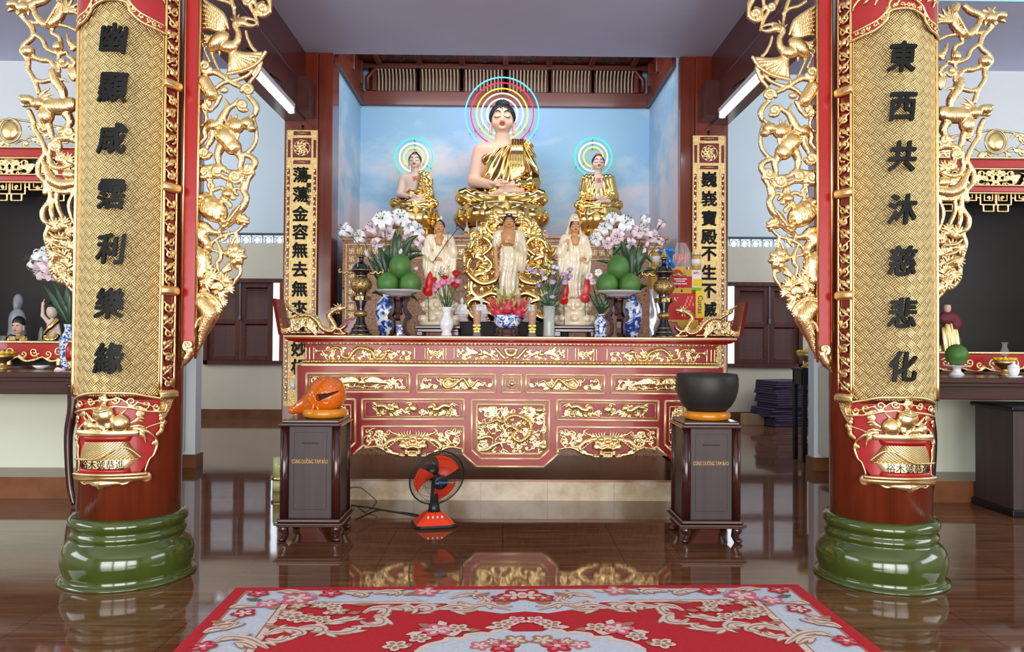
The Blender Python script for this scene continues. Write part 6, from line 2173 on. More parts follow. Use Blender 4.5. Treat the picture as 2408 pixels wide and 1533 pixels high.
def seated(fig, h, style, skin, robe_m, hairm, hair, hh):
 """cross-legged statue, 250 units tall, hands in the lap"""
 body = Carve((-80, -72, 2), (82, 40, 172), h)
 body.ell((0, 2, 82), (47, 27, 62)).ell((0, 2, 120), (55, 29, 34), 14)
 body.cap((-40, 2, 136), (40, 2, 136), 19, None, 10)
 body.cap((0, -1, 140), (0, -2, 172), 20, 17, 8)
 for sx in (-1, 1):
  body.cap((52 * sx, 1, 132), (66 * sx, -6, 62), 17.5, 15, 8)
  body.cap((66 * sx, -8, 60), (26 * sx, -48, 44), 15, 10, 6)
 # hands, fingers laid over each other
 body.ell((15, -54, 41), (17, 9, 5.5), 3)
 body.ell((-13, -57, 45), (17, 9, 5.5), 3)
 for i in range(4):
  body.cap((-2, -50 - 5.2 * i, 46), (18 - 1.5 * i, -51 - 5.0 * i, 46), 3.0, 2.4, 1.2)
  body.cap((4, -48 - 5.2 * i, 40), (-17 + 1.5 * i, -49 - 5.0 * i, 39.5), 3.0, 2.4, 1.2)
 body.cap((-16, -62, 47), (-2, -63, 53), 3.2, 2.5, 2).cap((16, -60, 44), (2, -61, 52.5), 3.2, 2.5, 2)
 # upturned foot
 body.cap((44, -48, 30), (-4, -58, 26), 9, 8, 5).cap((-4, -58, 26), (-24, -58, 20), 8, 5, 4)
 fig.carve(body, 'body', skin)
 legs = Carve((-114, -78, -4), (116, 44, 62), h)
 for sx in (-1, 1):
  legs.cap((34 * sx, 10, 24), (86 * sx, -24, 20), 26, 21, 8)
  legs.cap((86 * sx, -26, 18), (6 * sx, -56, 12 if sx < 0 else 13), 20, 13, 8)
 legs.ell((0, -20, 8), (70, 40, 10), 8)
 drape(legs, lambda X, Y, Z: 0.9 * np.sin(np.sqrt((np.abs(X) - 14) ** 2 + 2.2 * (Z - 52) ** 2) * 0.34 + Y * 0.03))
 X, Y, Z = legs.grid()
 legs.f = np.maximum(legs.f, (-Z + 0 * X + 0 * Y).astype(np.float32))
 fig.carve(legs, 'lap_robe', robe_m)
 rb = Carve((-84, -66, 10), (96, 44, 170), h)
 if style == 'right_bare':
  rb.ell((0, 2, 82), (50, 30, 66)).ell((0, 2, 120), (58, 32, 37), 14).cap((-20, 2, 136), (46, 2, 138), 21, None, 10)
  rb.cap((54, 2, 134), (70, -4, 60), 22, 22, 10).cap((70, -8, 58), (36, -42, 46), 21, 17, 8)
  rb.cap((76, 6, 60), (70, 4, 26), 15, 15, 8)
  drape(rb, lambda X, Y, Z: 2.1 * np.sin(np.arctan2(Z - 172, X - 34) * 26 + np.sin(Z * 0.06) * 0.8))
  X, Y, Z = rb.grid()
  rb.f = np.maximum(rb.f, (((Z - 116) - (X + 47) * 0.47) * 0.9 + 0 * Y).astype(np.float32))
  nk = [(-50, 114), (-36, 121), (-10, 133), (14, 145), (30, 153)]
  for k2 in range(5):
   x = 24 + 6 * k2
   rb.strand([(x, -18, 156), (x - 2, -36, 124), (x - 2 + k2, -36.5, 88), (x, -35, 58 + 4 * k2)], [3, 4.6, 4.6, 3.4], 1.0)
 elif style == 'bare_chest':
  rb.ell((4, 2, 66), (48, 30, 34))
  rb.cap((50, 2, 138), (56, 2, 126), 24, 23, 8).cap((54, 2, 134), (68, -4, 60), 22, 20, 10).cap((68, -8, 58), (36, -42, 46), 18, 14, 8)
  rb.cap((32, -14, 150), (20, -30, 70), 17, 15, 8)
  rb.cap((74, 6, 60), (68, 4, 26), 15, 15, 8)
  drape(rb, lambda X, Y, Z: 1.3 * np.sin(np.arctan2(Z - 176, X - 40) * 15) + 0.5 * np.sin(Z * 0.35 + X * 0.2))
  X, Y, Z = rb.grid()
  rb.f = np.where((Z > 96) & (X < 12), np.maximum(rb.f, (12 - X) * 0.7 + 0 * Y), rb.f).astype(np.float32)
 else:
  rb.ell((0, 2, 82), (50, 30, 66)).ell((0, 2, 120), (58, 32, 37), 14).cap((-44, 2, 138), (44, 2, 138), 22, None, 10)
  for sx in (-1, 1):
   rb.cap((54 * sx, 2, 134), (70 * sx, -4, 60), 22, 21, 10).cap((70 * sx, -8, 58), (34 * sx, -42, 46), 19, 15, 8)
   rb.cap((76 * sx, 6, 60), (70 * sx, 4, 26), 15, 15, 8)
  drape(rb, lambda X, Y, Z: 1.4 * np.sin(np.abs(X) * 0.36 + Z * 0.07))
  X, Y, Z = rb.grid()
  slot = np.maximum(np.abs(X) - (17 - (150 - Z) * 0.02), np.maximum(Y - 0, 92 - Z))
  rb.f = np.maximum(rb.f, -slot.astype(np.float32))
 fig.carve(rb, 'robe', robe_m)
 return head(fig, hh, True, skin, hairm, hair)


def lotus(fig, R, hgt, n, mat, name='lotus_throne', rows=2, base=True):
 """petalled seat with its top at z = 0"""
 root = None
 m = MB()
 m.lathe([(0, -hgt), (R * 0.98, -hgt), (R * 1.0, -hgt * 0.94), (R * 0.80, -hgt * 0.80), (R * 0.70, -hgt * 0.66), (R * 0.74, -hgt * 0.58), (R * 0.86, -hgt * 0.35), (R * 0.90, -hgt * 0.1), (R * 0.88, 0), (0, 0)], (0, 0, 0), 48)
 root = fig.mb(m, name, mat)
 m = MB()

 def petal(a, r0, w, z0, z1, bulge, tip):
  def f(u, v):
   t = (u - 0.5) * 2
   wd = w * (math.sin(PI * min(1, 0.16 + 0.84 * (1 - v) ** 0.8) * 0.5) ** 0.9 if v < 1 else 0.0)
   wd = w * math.sqrt(max(0.0, 1 - (abs(v - 0.38) / 0.62) ** 2.2)) if v > 0.38 else w * (0.55 + 0.45 * v / 0.38)
   rr = r0 + bulge * math.sin(PI * min(1.0, v * 0.92)) * (1 - 0.35 * t * t) + tip * v ** 4 - 0.10 * w * t * t * 0
   aa = a + t * wd / max(r0, 1e-6)
   return (rr * math.cos(aa), rr * math.sin(aa), z0 + (z1 - z0) * v)
  m.grid(f, 8, 8)
 for row in range(rows):
  for i in range(n):
   a = 2 * PI * (i + 0.5 * row) / n
   petal(a, R * (0.80 + 0.05 * row), PI * R / n * (1.04 if row else 0.95), -hgt * 0.60, -hgt * (0.02 if row == 0 else 0.14), R * (0.13 + 0.03 * row), R * 0.10)
 if base:
  for i in range(n + 4):
   a = 2 * PI * i / (n + 4)
   petal(a, R * 0.84, PI * R / (n + 4) * 0.95, -hgt * 0.64, -hgt * 0.98, R * 0.03, R * 0.16)
 fig.mb(m, 'lotus_petal_ring', mat, root)
 return root


SK, HR = MT['skin'], MT['hair']
ST = P(1180, 488, 9.2)
s1 = 9.2 / 1800
B1 = thing('seated_buddha_statue', 'largest seated gilded statue, black curled hair, one shoulder bare, in the middle of the niche', 'statue', (ST.x, 9.2, PT))
f1 = Fig(B1, (ST.x, 9.2, ST.z), s1)
seated(f1, 1.35, 'right_bare', SK, MT['gold_bright'], HR, 'curls', 0.8)
lotus(f1, 112, (ST.z - PT) / s1, 13, MT['gold_bright'])
m = MB()
m.ell((0, -58, 50), (5, 4, 4)).ell((-8, -58, 50), (4, 2, 2)).ell((8, -58, 50), (4, 2, 2))
gem = f1.mb(m, 'pink_bow', MT['lip'])
m = MB().tube([(0, -58, 52), (0, -58, 66)], [3.5, 0.6], 8)
f1.mb(m, 'dark_offering', MT['hair'], gem)
for cxp, yb, lab, style in ((975, 490, 'smaller seated gilded statue with bare chest, on the wooden fish side', 'bare_chest'),
       (1406, 494, 'smaller seated gilded statue in an open robe, on the singing bowl side', 'open_robe')):
 c = P(cxp, yb, 9.15)
 sc = 9.15 / 1800 * 0.535
 r = thing('seated_buddha_statue', lab, 'statue', (c.x, 9.15, PT))
 f = Fig(r, (c.x, 9.15, c.z), sc)
 hd, hr = seated(f, 1.6, style, MT['skin_pale'], MT['gold_bright'], HR, 'cap', 1.1)
 lotus(f, 112, (c.z - PT) / sc, 9, MT['gold_bright'])
 m = MB()
 if style == 'bare_chest':
  m.ell((0, -22, 236), (8, 5, 6))
 else:
  m.ell((0, -14, 240), (16, 9, 7))
 f.mb(m, 'red_topknot', MT['red_paint'], hr)
 V, Fc = text_mesh('卐', 22, 1.0, 0.04)
 yf = -33 if style == 'bare_chest' else -30
 W = [(v[0] + (4 if style == 'bare_chest' else 0), v[1] + yf, v[2] + 126) for v in V]
 link_mesh('chest_sign', f.w(np.array(W)), Fc, MT['red_paint'], r, None, False)

# ---------------------------------------------------------------- neon halos
NEON = dict(blue=((0.03, 0.36, 1.0), 3.6), red=((1.0, 0.0, 0.03), 1.7), yellow=((1.0, 0.58, 0.01), 2.6), cream=((1.0, 0.70, 0.40), 3.0), white=((0.92, 0.86, 1.0), 4.5), teal=((0.01, 0.80, 0.50), 1.7), lemon=((1.0, 0.72, 0.03), 2.0), ivory=((1.0, 0.78, 0.46), 2.4))
for k, (c, s_) in NEON.items():
 MT['neon_' + k] = glow('neon_' + k, c, s_)


def halo(px, py, Y, rings, lab):
 c = P(px, py, Y)
 r = thing('neon_halo', lab, 'neon light', c, 'neon halos on the niche wall')
 for rad, col in rings:
  R = rad * Y / 1800
  m = MB().tube([(c.x + R * math.cos(2 * PI * i / 96), Y, c.z + R * math.sin(2 * PI * i / 96)) for i in range(96)], 0.0085, 10, closed=True)
  o = m.build('neon_ring', MT['neon_' + col], r)
  o['label'] = col + ' ring'
  k = MB()
  for a in (-0.5, PI + 0.5, PI / 2):
   x, z = c.x + R * math.cos(a), c.z + R * math.sin(a)
   k.tube([(x, Y, z), (x, YB, z)], 0.004, 6)
   k.ell((x, Y + 0.008, z), 0.010, 8)
  k.build('holder', MT['fan_black'], o)


halo(1181, 268, 9.78, ((87, 'blue'), (74, 'red'), (60.5, 'yellow'), (49, 'cream'), (36, 'white')), 'large five-ring neon halo, blue outermost, behind the largest statue head')
halo(973, 370, 9.80, ((44, 'teal'), (33.5, 'ivory'), (23, 'lemon')), 'small teal-edged neon halo behind the bare-chested statue')
halo(1395, 369, 9.80, ((44, 'teal'), (33.5, 'ivory'), (23, 'lemon')), 'small teal-edged neon halo behind the open-robed statue')

# ---------------------------------------------------------------- ivory figures and the golden screen on the table
IV = MT['ivory']


def standing(fig, h, pose, robe_m, skin, hair):
 rb = Carve((-46, -34, -2), (48, 30, 160), h)
 rb.ell((0, 0, 136), (24, 14, 20)).ell((0, 0, 104), (20, 13, 26), 8).ell((0, 1, 76), (23, 15, 32), 8).ell((0, 1, 38), (23, 15, 40), 8)
 rb.cap((-17, 1, 10), (17, 1, 10), 12, None, 6)
 rb.cap((-19, 0, 147), (19, 0, 147), 9, None, 5)
 sk = Carve((-46, -36, -2), (48, 30, 166), h)
 if pose == 'buddha':
  rb.cap((-25, 0, 146), (-31, 1, 122), 9, 9, 4)
  sk.cap((-29, 0, 140), (-31, -2, 104), 6.5, 6, 3).cap((-31, -2, 104), (-28, -6, 74), 6, 4.2, 3)
  sk.ell((-27, -8, 64), (5, 3.5, 8), 2)
  for i in range(4):
   sk.cap((-30 + 2.2 * i, -9, 60), (-30.5 + 2.4 * i, -9, 47 + 1.5 * abs(i - 1.5)), 1.5, 1.1, 0.6)
  sk.cap((-23, -9, 66), (-21, -11, 57), 1.6, 1.2, 0.6)
  rb.cap((25, 0, 146), (32, -2, 110), 10, 12, 5).cap((32, -3, 108), (16, -16, 120), 9, 8, 4)
  rb.ell((30, 0, 92), (10, 9, 34), 6)
  sk.cap((16, -17, 121), (2, -24, 126), 4.2, 3.6, 2)
  for i in range(4):
   sk.cap((2, -24 + i * 0.4, 124 + 2 * i), (-9, -25, 124.5 + 2.2 * i), 1.4, 1.1, 0.5)
  sk.ell((-1, -2.5, 138), (18, 14.5, 24)).cap((0, 0, 150), (0, -1, 164), 8, 7, 4)
 else:
  a, b = ((-4, 96), (21, 128)) if pose == 'staff' else ((22, 96), (-20, 132))
  for (hx, hz), sx in ((a, -1), (b, 1)) if pose == 'staff' else ((a, 1), (b, -1)):
   rb.cap((24 * sx, 0, 146), (33 * sx, -2, 112), 10, 12, 5)
   rb.cap((33 * sx, -3, 110), (hx + (8 * sx if abs(hx) < 15 else 4 * sx), -13, hz - 2), 10, 8, 5)
   rb.ell((30 * sx, -2, 84), (10, 8, 36), 6)
   sk.cap((hx + 5 * sx, -15, hz - 3), (hx, -19, hz), 4, 3.6, 2)
   for i in range(4):
    if hz > 110:
     sk.cap((hx - 3 + 2 * i, -20, hz + 2), (hx - 3.5 + 2.2 * i, -21, hz + 11 - abs(i - 1.5)), 1.4, 1.0, 0.5)
    else:
     sk.cap((hx - 3 * sx, -20, hz + 3 - 2 * i), (hx - 11 * sx, -21, hz + 1 - 2 * i), 1.4, 1.0, 0.5)
  sk.ell((0, -3, 138), (12, 12, 18)).cap((0, 0, 150), (0, -1, 164), 7.5, 7, 4)
 drape(rb, lambda X, Y, Z: 0.9 * np.sin(X * 0.62 + np.sin(Z * 0.05) * 2.2 + (X > 0) * 0.8) * np.clip((150 - Z) / 20, 0, 1) + 0.4 * np.sin(Z * 0.36 - X * X * 0.012) * ((Z > 60) & (Z < 120) & (np.abs(X) < 24)))
 X, Y, Z = rb.grid()
 if pose == 'buddha':
  v = np.maximum(np.maximum(np.abs(X + 2) - 15 - (Z - 128) * 0.06, 118 - Z), Y + 1)
 else:
  v = np.maximum(np.maximum(np.abs(X) - 9 - (Z - 138) * 0.25, 128 - Z), Y + 1)
 rb.f = np.maximum(rb.f, -v.astype(np.float32))
 fig.carve(rb, 'robe', robe_m)
 fig.carve(sk, 'body', skin)
 ft = MB()
 for sx in (-1, 1):
  ft.ell((8 * sx, -15, 2.5), (5, 8, 3.5), 12)
 fig.mb(ft, 'feet', skin)
 return head(fig, 0.55, False, skin, MT['hair'], hair, None, 160, -1, 0, 0.44)


TB = ZT
# dark ledge under the centre group, then the standing figure
YS = 7.22
led = MB()
la, lb, lz = P(1082, 757, 7.02).x, P(1338, 757, 7.02).x, P(1200, 757, 7.02).z
led.box((la, 7.02, TB), (lb, 7.62, lz), 0.006)
tag(led.build('display_ledge', simple('black_stained_board', srgb(16, 13, 13), 0.5, Specular_IOR_Level=0.2)), 'low black ledge under the standing figure and golden dragon screen', 'ledge')
c = P(1196, 702, YS)
r = thing('standing_buddha_statue', 'ivory-robed standing statue with one bare arm, before the golden dragon screen', 'statue', (c.x, YS, lz))
f = Fig(r, (c.x, YS, c.z), YS / 1800 * 205 / 198)
hd, hr = standing(f, 0.9, 'buddha', IV, MT['skin_tan'], 'curls')
m = MB().ell((0, -9, 190.5), (3.2, 1.6, 2.2), 8)
f.mb(m, 'hair_jewel', MT['white_glaze'], hr)
V, Fc = text_mesh('卍', 9, 0.6, 0.0)
link_mesh('chest_sign', f.w(np.array([(v[0] - 2, v[1] - 16.6, v[2] + 142) for v in V])), Fc, MT['skin_tan'], r, None, False)
m = MB()
z_ = (lz - c.z) / f.s
m.lathe([(0, z_), (30, z_), (31, z_ + 4), (26, z_ + 12), (28, z_ + 22), (33, -4), (26, 0), (0, 0)], (0, 0, 0), 32, ripple=lambda a, z: 0.05 * math.cos(9 * a))
f.mb(m, 'carved_pedestal', IV)
for cx_, pose, lab, top, hairk in ((1033, 'staff', 'ivory robed figure holding a flower stem, on the wooden fish side', 508, 'cap'), (1350, 'vase', 'ivory robed figure in a white veil with raised hand, on the singing bowl side', 507, 'cap')):
 Y = 6.96
 c = P(cx_, 704, Y)
 sc = Y / 1800 * 0.98
 st_ = thing('wooden_stand', 'dark wooden stand under the ivory figure %s' % ('beside the pink carnations' if pose == 'staff' else 'beside the glass vase'), 'stand', (c.x, Y, TB))
 zs = P(cx_, 766, Y).z
 m = MB()
 m.box((c.x - 0.205, Y - 0.17, zs - 0.03), (c.x + 0.205, Y + 0.17, zs), 0.008).box((c.x - 0.185, Y - 0.15, zs - 0.06), (c.x + 0.185, Y + 0.15, zs - 0.028), 0.006)
 m.build('top', MT['dark_wood_x'], st_)
 for sx in (-1, 1):
  for sy in (-1, 1):
   MB().box((c.x + sx * 0.19, Y + sy * 0.155, TB), (c.x + sx * 0.13, Y + sy * 0.10, zs - 0.05), 0.008).build('leg', MT['dark_wood'], st_)
 r = thing('robed_figure_statue', lab, 'statue', (c.x, Y, zs))
 f = Fig(r, (c.x, Y, c.z), sc, 0.12 if pose == 'vase' else -0.08)
 hd, hr = standing(f, 0.9, pose, IV, MT['skin_tan'], 'bun' if pose == 'staff' else 'cap')
 # two-tier lotus base
 H = (c.z - zs) / sc
 m = MB()
 m.lathe([(0, -H), (46, -H), (47, -H + 8), (46, -H + 9), (40, -H * 0.80), (33, -H * 0.58), (32, -H * 0.52), (36, -H * 0.42), (40, -H * 0.2), (36, 0), (0, 0)], (0, 0, 0), 48)
 bs_ = f.mb(m, 'lotus_base', IV)
 m = MB()
 for i in range(12):
  a = 2 * PI * i / 12
  m.ell((38 * math.cos(a), 38 * math.sin(a), -H * 0.22), (9, 9, 8.5), 12)
  m.ell((34 * math.cos(a + 0.26), 34 * math.sin(a + 0.26), -H * 0.36), (8, 8, 6.5), 12)
 f.mb(m, 'lotus_petal_ring', IV, bs_)
 g = Carve((-54, -54, -H - 2), (54, 54, -H * 0.5), 1.2)
 for i in range(9):
  a = 2 * PI * (i + 0.5) / 9
  g.ell((42 * math.cos(a), 42 * math.sin(a), -H * 0.74), (10, 10, 9))
  sp = [(41 * math.cos(a + (p[0] - 0) / 42) * 1.15, 41 * math.sin(a + p[0] / 42) * 1.15, -H * 0.74 + p[1]) for p in spiral(0, 0, 8, 0.5, 1.4, 10)]
  g.strand(sp, 2.2, 1.0, 1)
 f.carve(g, 'cloud_scroll', IV, bs_)
 # scarf ends, headdress, what each holds
 if pose == 'staff':
  m = MB().ell((-3, -2, 190), (5, 4, 6), 10).ell((3, 2, 194), (3.5, 4, 8), 10)
  f.mb(m, 'hair_ornament', MT['ivory'], hr)
  m = MB().tube([(-12, -24, 86), (21, -24, 134), (44, -22, 164)], 0.8, 6)
  m.tube([(22, -24, 134), (24, -24, 155)], 0.6, 5)
  stf = f.mb(m, 'flower_stem', MT['iron'])
  m = MB().ell((46, -22, 168), (5, 4, 4), 10).ell((24, -24, 156), (2.2, 2.2, 3), 8)
  f.mb(m, 'purple_flower', simple('purple_bud', srgb(128, 80, 130), 0.5), stf)
  m = MB().ell((49, -21, 172), (7, 3, 4), 8).ell((45, -21, 175), (3, 3, 5), 8)
  f.mb(m, 'dark_leaf', MT['fan_black'], stf)
 else:
  g = Carve((-24, -20, 150), (24, 24, 206), 0.9)
  g.ell((0, 4, 180), (15, 14, 22)).ell((0, 1, 196), (10, 9, 11), 4).cap((-12, 6, 175), (-19, 6, 150), 4, 5, 3).cap((12, 6, 175), (19, 6, 150), 4, 5, 3)
  X, Y_, Z = g.grid()
  v = np.maximum(np.maximum(np.abs(X) - 11, Z - 187 - 0 * X), Y_ + 0.0)
  g.f = np.maximum(g.f, -v.astype(np.float32))
  f.carve(g, 'veil', IV)
  m = MB().ell((0, -9, 197), (5, 2.5, 6), 10)
  f.mb(m, 'gilt_crown', MT['gold_paint'], hr)
  m = MB().lathe([(0, 0), (2, 0), (3, 3), (1.2, 7), (1, 11), (1.8, 12)], (20, -24, 96), 12)
  f.mb(m, 'small_flask', MT['brass'])
# golden nine-dragon screen
YG = 7.46
r = thing('dragon_screen', 'golden openwork screen of dragons and small figures, behind the ivory standing statue', 'carved screen', (P(1195, 700, YG).x, YG, lz))
a, b = P(1080, 765, YG), P(1312, 498, YG)
g = Carve((a.x, YG - 0.10, lz), (b.x, YG + 0.06, b.z + 0.03), 0.0050)
W_ = lambda px, py, d=0.0: (lambda p: (p.x, YG - d, p.z))(P(px, py, YG))
ug = YG / 1800
xc0 = 1196
rnd = random.Random(9)
for sx in (-1, 1):
 q = lambda pts, d=0.0: [W_(xc0 + sx * x, y, d) for x, y in pts]
 S_ = lambda pts, r, d=0.0, n=5: g.strand(q(pts, d), [v * ug for v in r] if isinstance(r, (list, tuple)) else r * ug, 0.006, n)
 # main coiling bodies
 S_([(12, 700), (40, 690), (70, 700), (88, 680), (80, 650), (52, 640), (40, 620), (66, 600), (92, 612), (98, 640)], [9, 11, 11, 9, 8, 7], 0.02)
 S_([(98, 640), (84, 655), (60, 668), (30, 660), (20, 640)], [6, 8, 8, 6], 0.05)
 S_([(20, 755), (50, 735), (80, 748), (98, 725), (84, 705), (50, 712), (24, 728)], [8, 10, 10, 8, 6], 0.03)
 S_([(60, 600), (40, 580), (58, 560), (82, 570), (90, 590)], [5, 7, 7, 5], 0.04)
 S_([(20, 525), (38, 515), (52, 530), (40, 548), (22, 545)], [5, 7, 7, 5], 0.03)
 S_([(72, 545), (60, 530), (46, 540), (52, 562), (76, 570), (92, 592), (100, 620)], [6, 9, 9, 8, 7, 7], 0.0)
 S_([(0, 506), (20, 508), (42, 520), (62, 540), (80, 562), (94, 590), (102, 620)], [6, 6, 7, 7, 7, 6], -0.02)
 # wall of clouds filling the middle
 for i in range(90):
  t = rnd.random()
  px = rnd.uniform(24, 104)
  py = rnd.uniform(590, 760) if i < 36 else rnd.uniform(505, 590)
  if py < 590 and px > 40 + (py - 505) * 0.9:
   px = 20 + rnd.random() * 30 + (py - 505) * 0.5
  rr = rnd.uniform(5, 10)
  sp = spiral(px, py, rr, rnd.uniform(0, 6), 1.2 * rnd.choice((-1, 1)), 9)
  g.strand([W_(xc0 + sx * p[0], p[1], 0.01 + 0.03 * t) for p in sp], [3.4 * ug, 2.6 * ug], 0.004, 1)
 for i in range(60):
  px, py = rnd.uniform(22, 100), rnd.uniform(600, 758)
  ex, ey = px + rnd.uniform(-16, 16), py + rnd.uniform(-16, 16)
  S_([(px, py), ((px + ex) / 2 + rnd.uniform(-6, 6), (py + ey) / 2 + rnd.uniform(-6, 6)), (ex, ey)], [2.5, 4, 1.5], rnd.uniform(0, 0.05), 4)
 # winged cloud ends
 S_([(60, 612), (86, 604), (112, 612)], [3, 7, 2], 0.03); S_([(74, 590), (92, 575), (96, 588)], [3, 6, 2], 0.03); S_([(40, 640), (66, 628), (80, 636)], [3, 7, 2], 0.04)
 for hx, hy, ha in ((98, 640, 0.3), (90, 592, 0.2), (100, 722, 0.5), (20, 640, 2.6), (24, 728, 2.8)):
  g.ell(W_(xc0 + sx * hx, hy, 0.055), (9 * ug, 7 * ug, 7 * ug), 0.004)
  S_([(hx, hy), (hx + 12 * math.cos(ha), hy + 4)], [5, 3], 0.06, 1)
  for k in range(5):
   an = ha + 1.6 + k * 0.45
   S_([(hx, hy), (hx + 9 * math.cos(an), hy - 9 * math.sin(an)), (hx + 15 * math.cos(an + 0.2), hy - 15 * math.sin(an + 0.2))], [3, 2.2, 0.8], 0.045, 3)
 for i in range(7):
  S_([(8 + 5 * i, 518 + 3 * i), (14 + 8 * i, 508 + 4 * i), (20 + 9 * i, 505 + 8 * i)], [2, 2.5, 1], -0.01, 3)
g.build('dragon_openwork', MT['gold_bright'], r)
# the little seated and standing figures on the screen
for px, py, hgt in ((1156, 528, 36), (1226, 530, 36), (1123, 582, 34), (1260, 583, 34)):
 m = MB()
 p = W_(px, py, 0.06)
 u = ug
 m.lathe([(0, 0), (9 * u, 0), (10 * u, 3 * u), (7 * u, 6 * u), (9 * u, 9 * u), (0, 9 * u)], p, 16)
 m.ell((p[0], p[1], p[2] + 12 * u), (9 * u, 6 * u, 4.5 * u), 12).ell((p[0], p[1], p[2] + 18 * u), (5.5 * u, 4 * u, 7 * u), 12).ell((p[0], p[1], p[2] + 28 * u), (3.4 * u, 3.4 * u, 4.2 * u), 12).ell((p[0], p[1], p[2] + 32.5 * u), 1.6 * u, 8)
 m.build('small_seated_figure', MT['gold_bright'], r)
for px, py, hgt in ((1132, 562, 42), (1243, 562, 42), (1093, 628, 38), (1282, 628, 38)):
 m = MB()
 p = W_(px, py, 0.06)
 u = ug
 m.lathe([(0, 0), (6 * u, 0), (6 * u, 3 * u), (4 * u, 6 * u), (5 * u, 12 * u), (4.6 * u, 22 * u), (5.2 * u, 28 * u), (2 * u, 31 * u), (0, 31 * u)], p, 14)
 m.ell((p[0], p[1], p[2] + 35 * u), (3 * u, 3 * u, 4 * u), 10)
 m.build('small_standing_figure', MT['gold_bright'], r)

# white porcelain seated figures on the ledge, stupas on the granite altar
prot = None
for px, lab in ((1086, 'small white seated figurine beside the pink carnations'), (1132, 'small white seated figurine partly behind the beer glass nearer the carnations'), (1244, 'small white seated figurine partly behind the beer glass nearer the glass vase')):
 Y = 7.10
 c = P(px, 739, Y)
 r = thing('seated_figurine', lab, 'figurine', (c.x, Y, lz), 'white figurines on the black ledge')
 f = Fig(r, (c.x, Y, c.z), Y / 1800)
 g = Carve((-18, -14, -2), (18, 14, 46), 0.6)
 g.ell((0, 0, 13), (8, 6, 11)).cap((-7, 0, 20), (7, 0, 20), 3.5, None, 2)
 for sx in (-1, 1):
  g.cap((9 * sx, 0, 19), (11 * sx, -1, 9), 3, 2.6, 2).cap((11 * sx, -1, 8), (2 * sx, -8, 6), 2.4, 1.8, 1).cap((5 * sx, 0, 4), (14 * sx, -4, 3.5), 4, 3.5, 2).cap((14 * sx, -4, 3), (0, -9, 2.5), 3, 2.4, 2)
 g.cap((0, 0, 20), (0, 0, 27), 2.6, None, 1).ell((0, -0.5, 31), (4.4, 4.8, 6), 1).ell((0, 0, 37), (2.6, 2.6, 2.4), 1).ell((0, -5, 30.5), (0.8, 1, 1.6), 0.5)
 f.carve(g, 'figure', MT['porcelain'])
 m = MB()
 zb = (lz - c.z) / f.s
 m.lathe([(0, zb), (16, zb), (16.5, zb + 4), (13, zb + 7), (12, zb + 9), (14.5, zb + 12), (15, -1), (12, 0.5), (0, 0.5)], (0, 0, 0), 32, ripple=lambda a, z: 0.05 * math.cos(10 * a))
 f.mb(m, 'lotus_pedestal', simple('pale_pink_porcelain', srgb(214, 196, 200), 0.25), None)
for px, col in ((1098, 0), (1121, 1), (1146, 2), (1258, 3)):
 c = P(px, 553, PY + 0.07)
 u = PY / 1800
 r = thing('miniature_stupa', ['clear-topped miniature stupa nearest the flower stem', 'second miniature stupa from the flower stem', 'miniature stupa hidden partly by the golden screen, flower-stem side', 'lone miniature stupa on the veiled figure side'][col], 'stupa', (c.x, PY + 0.07, PT), 'miniature stupas on the granite altar')
 z = PT
 MB().lathe([(0, 0), (9 * u, 0), (9 * u, 5 * u), (7 * u, 6 * u), (7.5 * u, 9 * u), (0, 9 * u)], (c.x, PY + 0.07, z), 16).build('base', MT['brass'], r)
 MB().lathe([(6 * u, 9 * u), (6.5 * u, 12 * u), (4.5 * u, 18 * u), (1.6 * u, 22 * u), (1.2 * u, 30 * u), (0.3 * u, 38 * u), (0, 38 * u)], (c.x, PY + 0.07, z), 16).build('spire', MT['white_glaze'], r)
c = P(1282, 553, PY + 0.06)
u = PY / 1800
r = thing('pink_figurine', 'tiny pink and gold seated ornament on the granite altar edge', 'figurine', (c.x, PY + 0.06, PT))
MB().lathe([(0, 0), (8 * u, 0), (8 * u, 3 * u), (6 * u, 4 * u), (6 * u, 8 * u), (3 * u, 13 * u), (0, 15 * u)], (c.x, PY + 0.06, PT), 14).build('body', MT['gold_paint'], r)
MB().ell((c.x, PY + 0.06 - 5 * u, PT + 7 * u), (3 * u, 2.5 * u, 4 * u), 10).build('pink_core', simple('pink_glaze', srgb(196, 110, 140), 0.3), r)
# ---------------------------------------------------------------- offerings on the table
def blue_white(name, scale=9):
 M = Mat(name)
 f = M.noise(scale, 4, (1, 1, 1.2), 0.55, dist=1.2)
 M.set(Base_Color=M.ramp(f, [(0.46, srgb(232, 236, 242)), (0.50, srgb(150, 176, 214)), (0.54, srgb(46, 82, 166)), (0.62, srgb(30, 58, 140))]), Roughness=0.12, Coat_Weight=0.4)
 return M.m


BW = blue_white('blue_and_white_porcelain', 13)
BW2 = blue_white('fine_blue_and_white_porcelain', 30)
M = Mat('pomelo_rind')
vf = M.noise(260, 2)
M.set(Base_Color=M.ramp(M.noise(9, 4) * 0.7 + vf * 0.3, [(0.3, srgb(44, 92, 34)), (0.7, srgb(84, 128, 52))]), Roughness=0.5)
M.bump(vf, 0.25, 0.003)
POM = M.m
M = Mat('pierced_gilt_globe')
vv = M.noise(60, 3, dist=2.5)
M.set(Base_Color=M.ramp(vv, [(0.45, (0.02, 0.016, 0.012)), (0.52, (0.70, 0.44, 0.16))]), Metallic=0.8, Roughness=0.3)
M.bump(vv, 0.6, 0.004)
GLOBE = M.m
BLK = simple('black_enamel', srgb(14, 15, 26), 0.12, 0, None, 0, 1, 0.6)


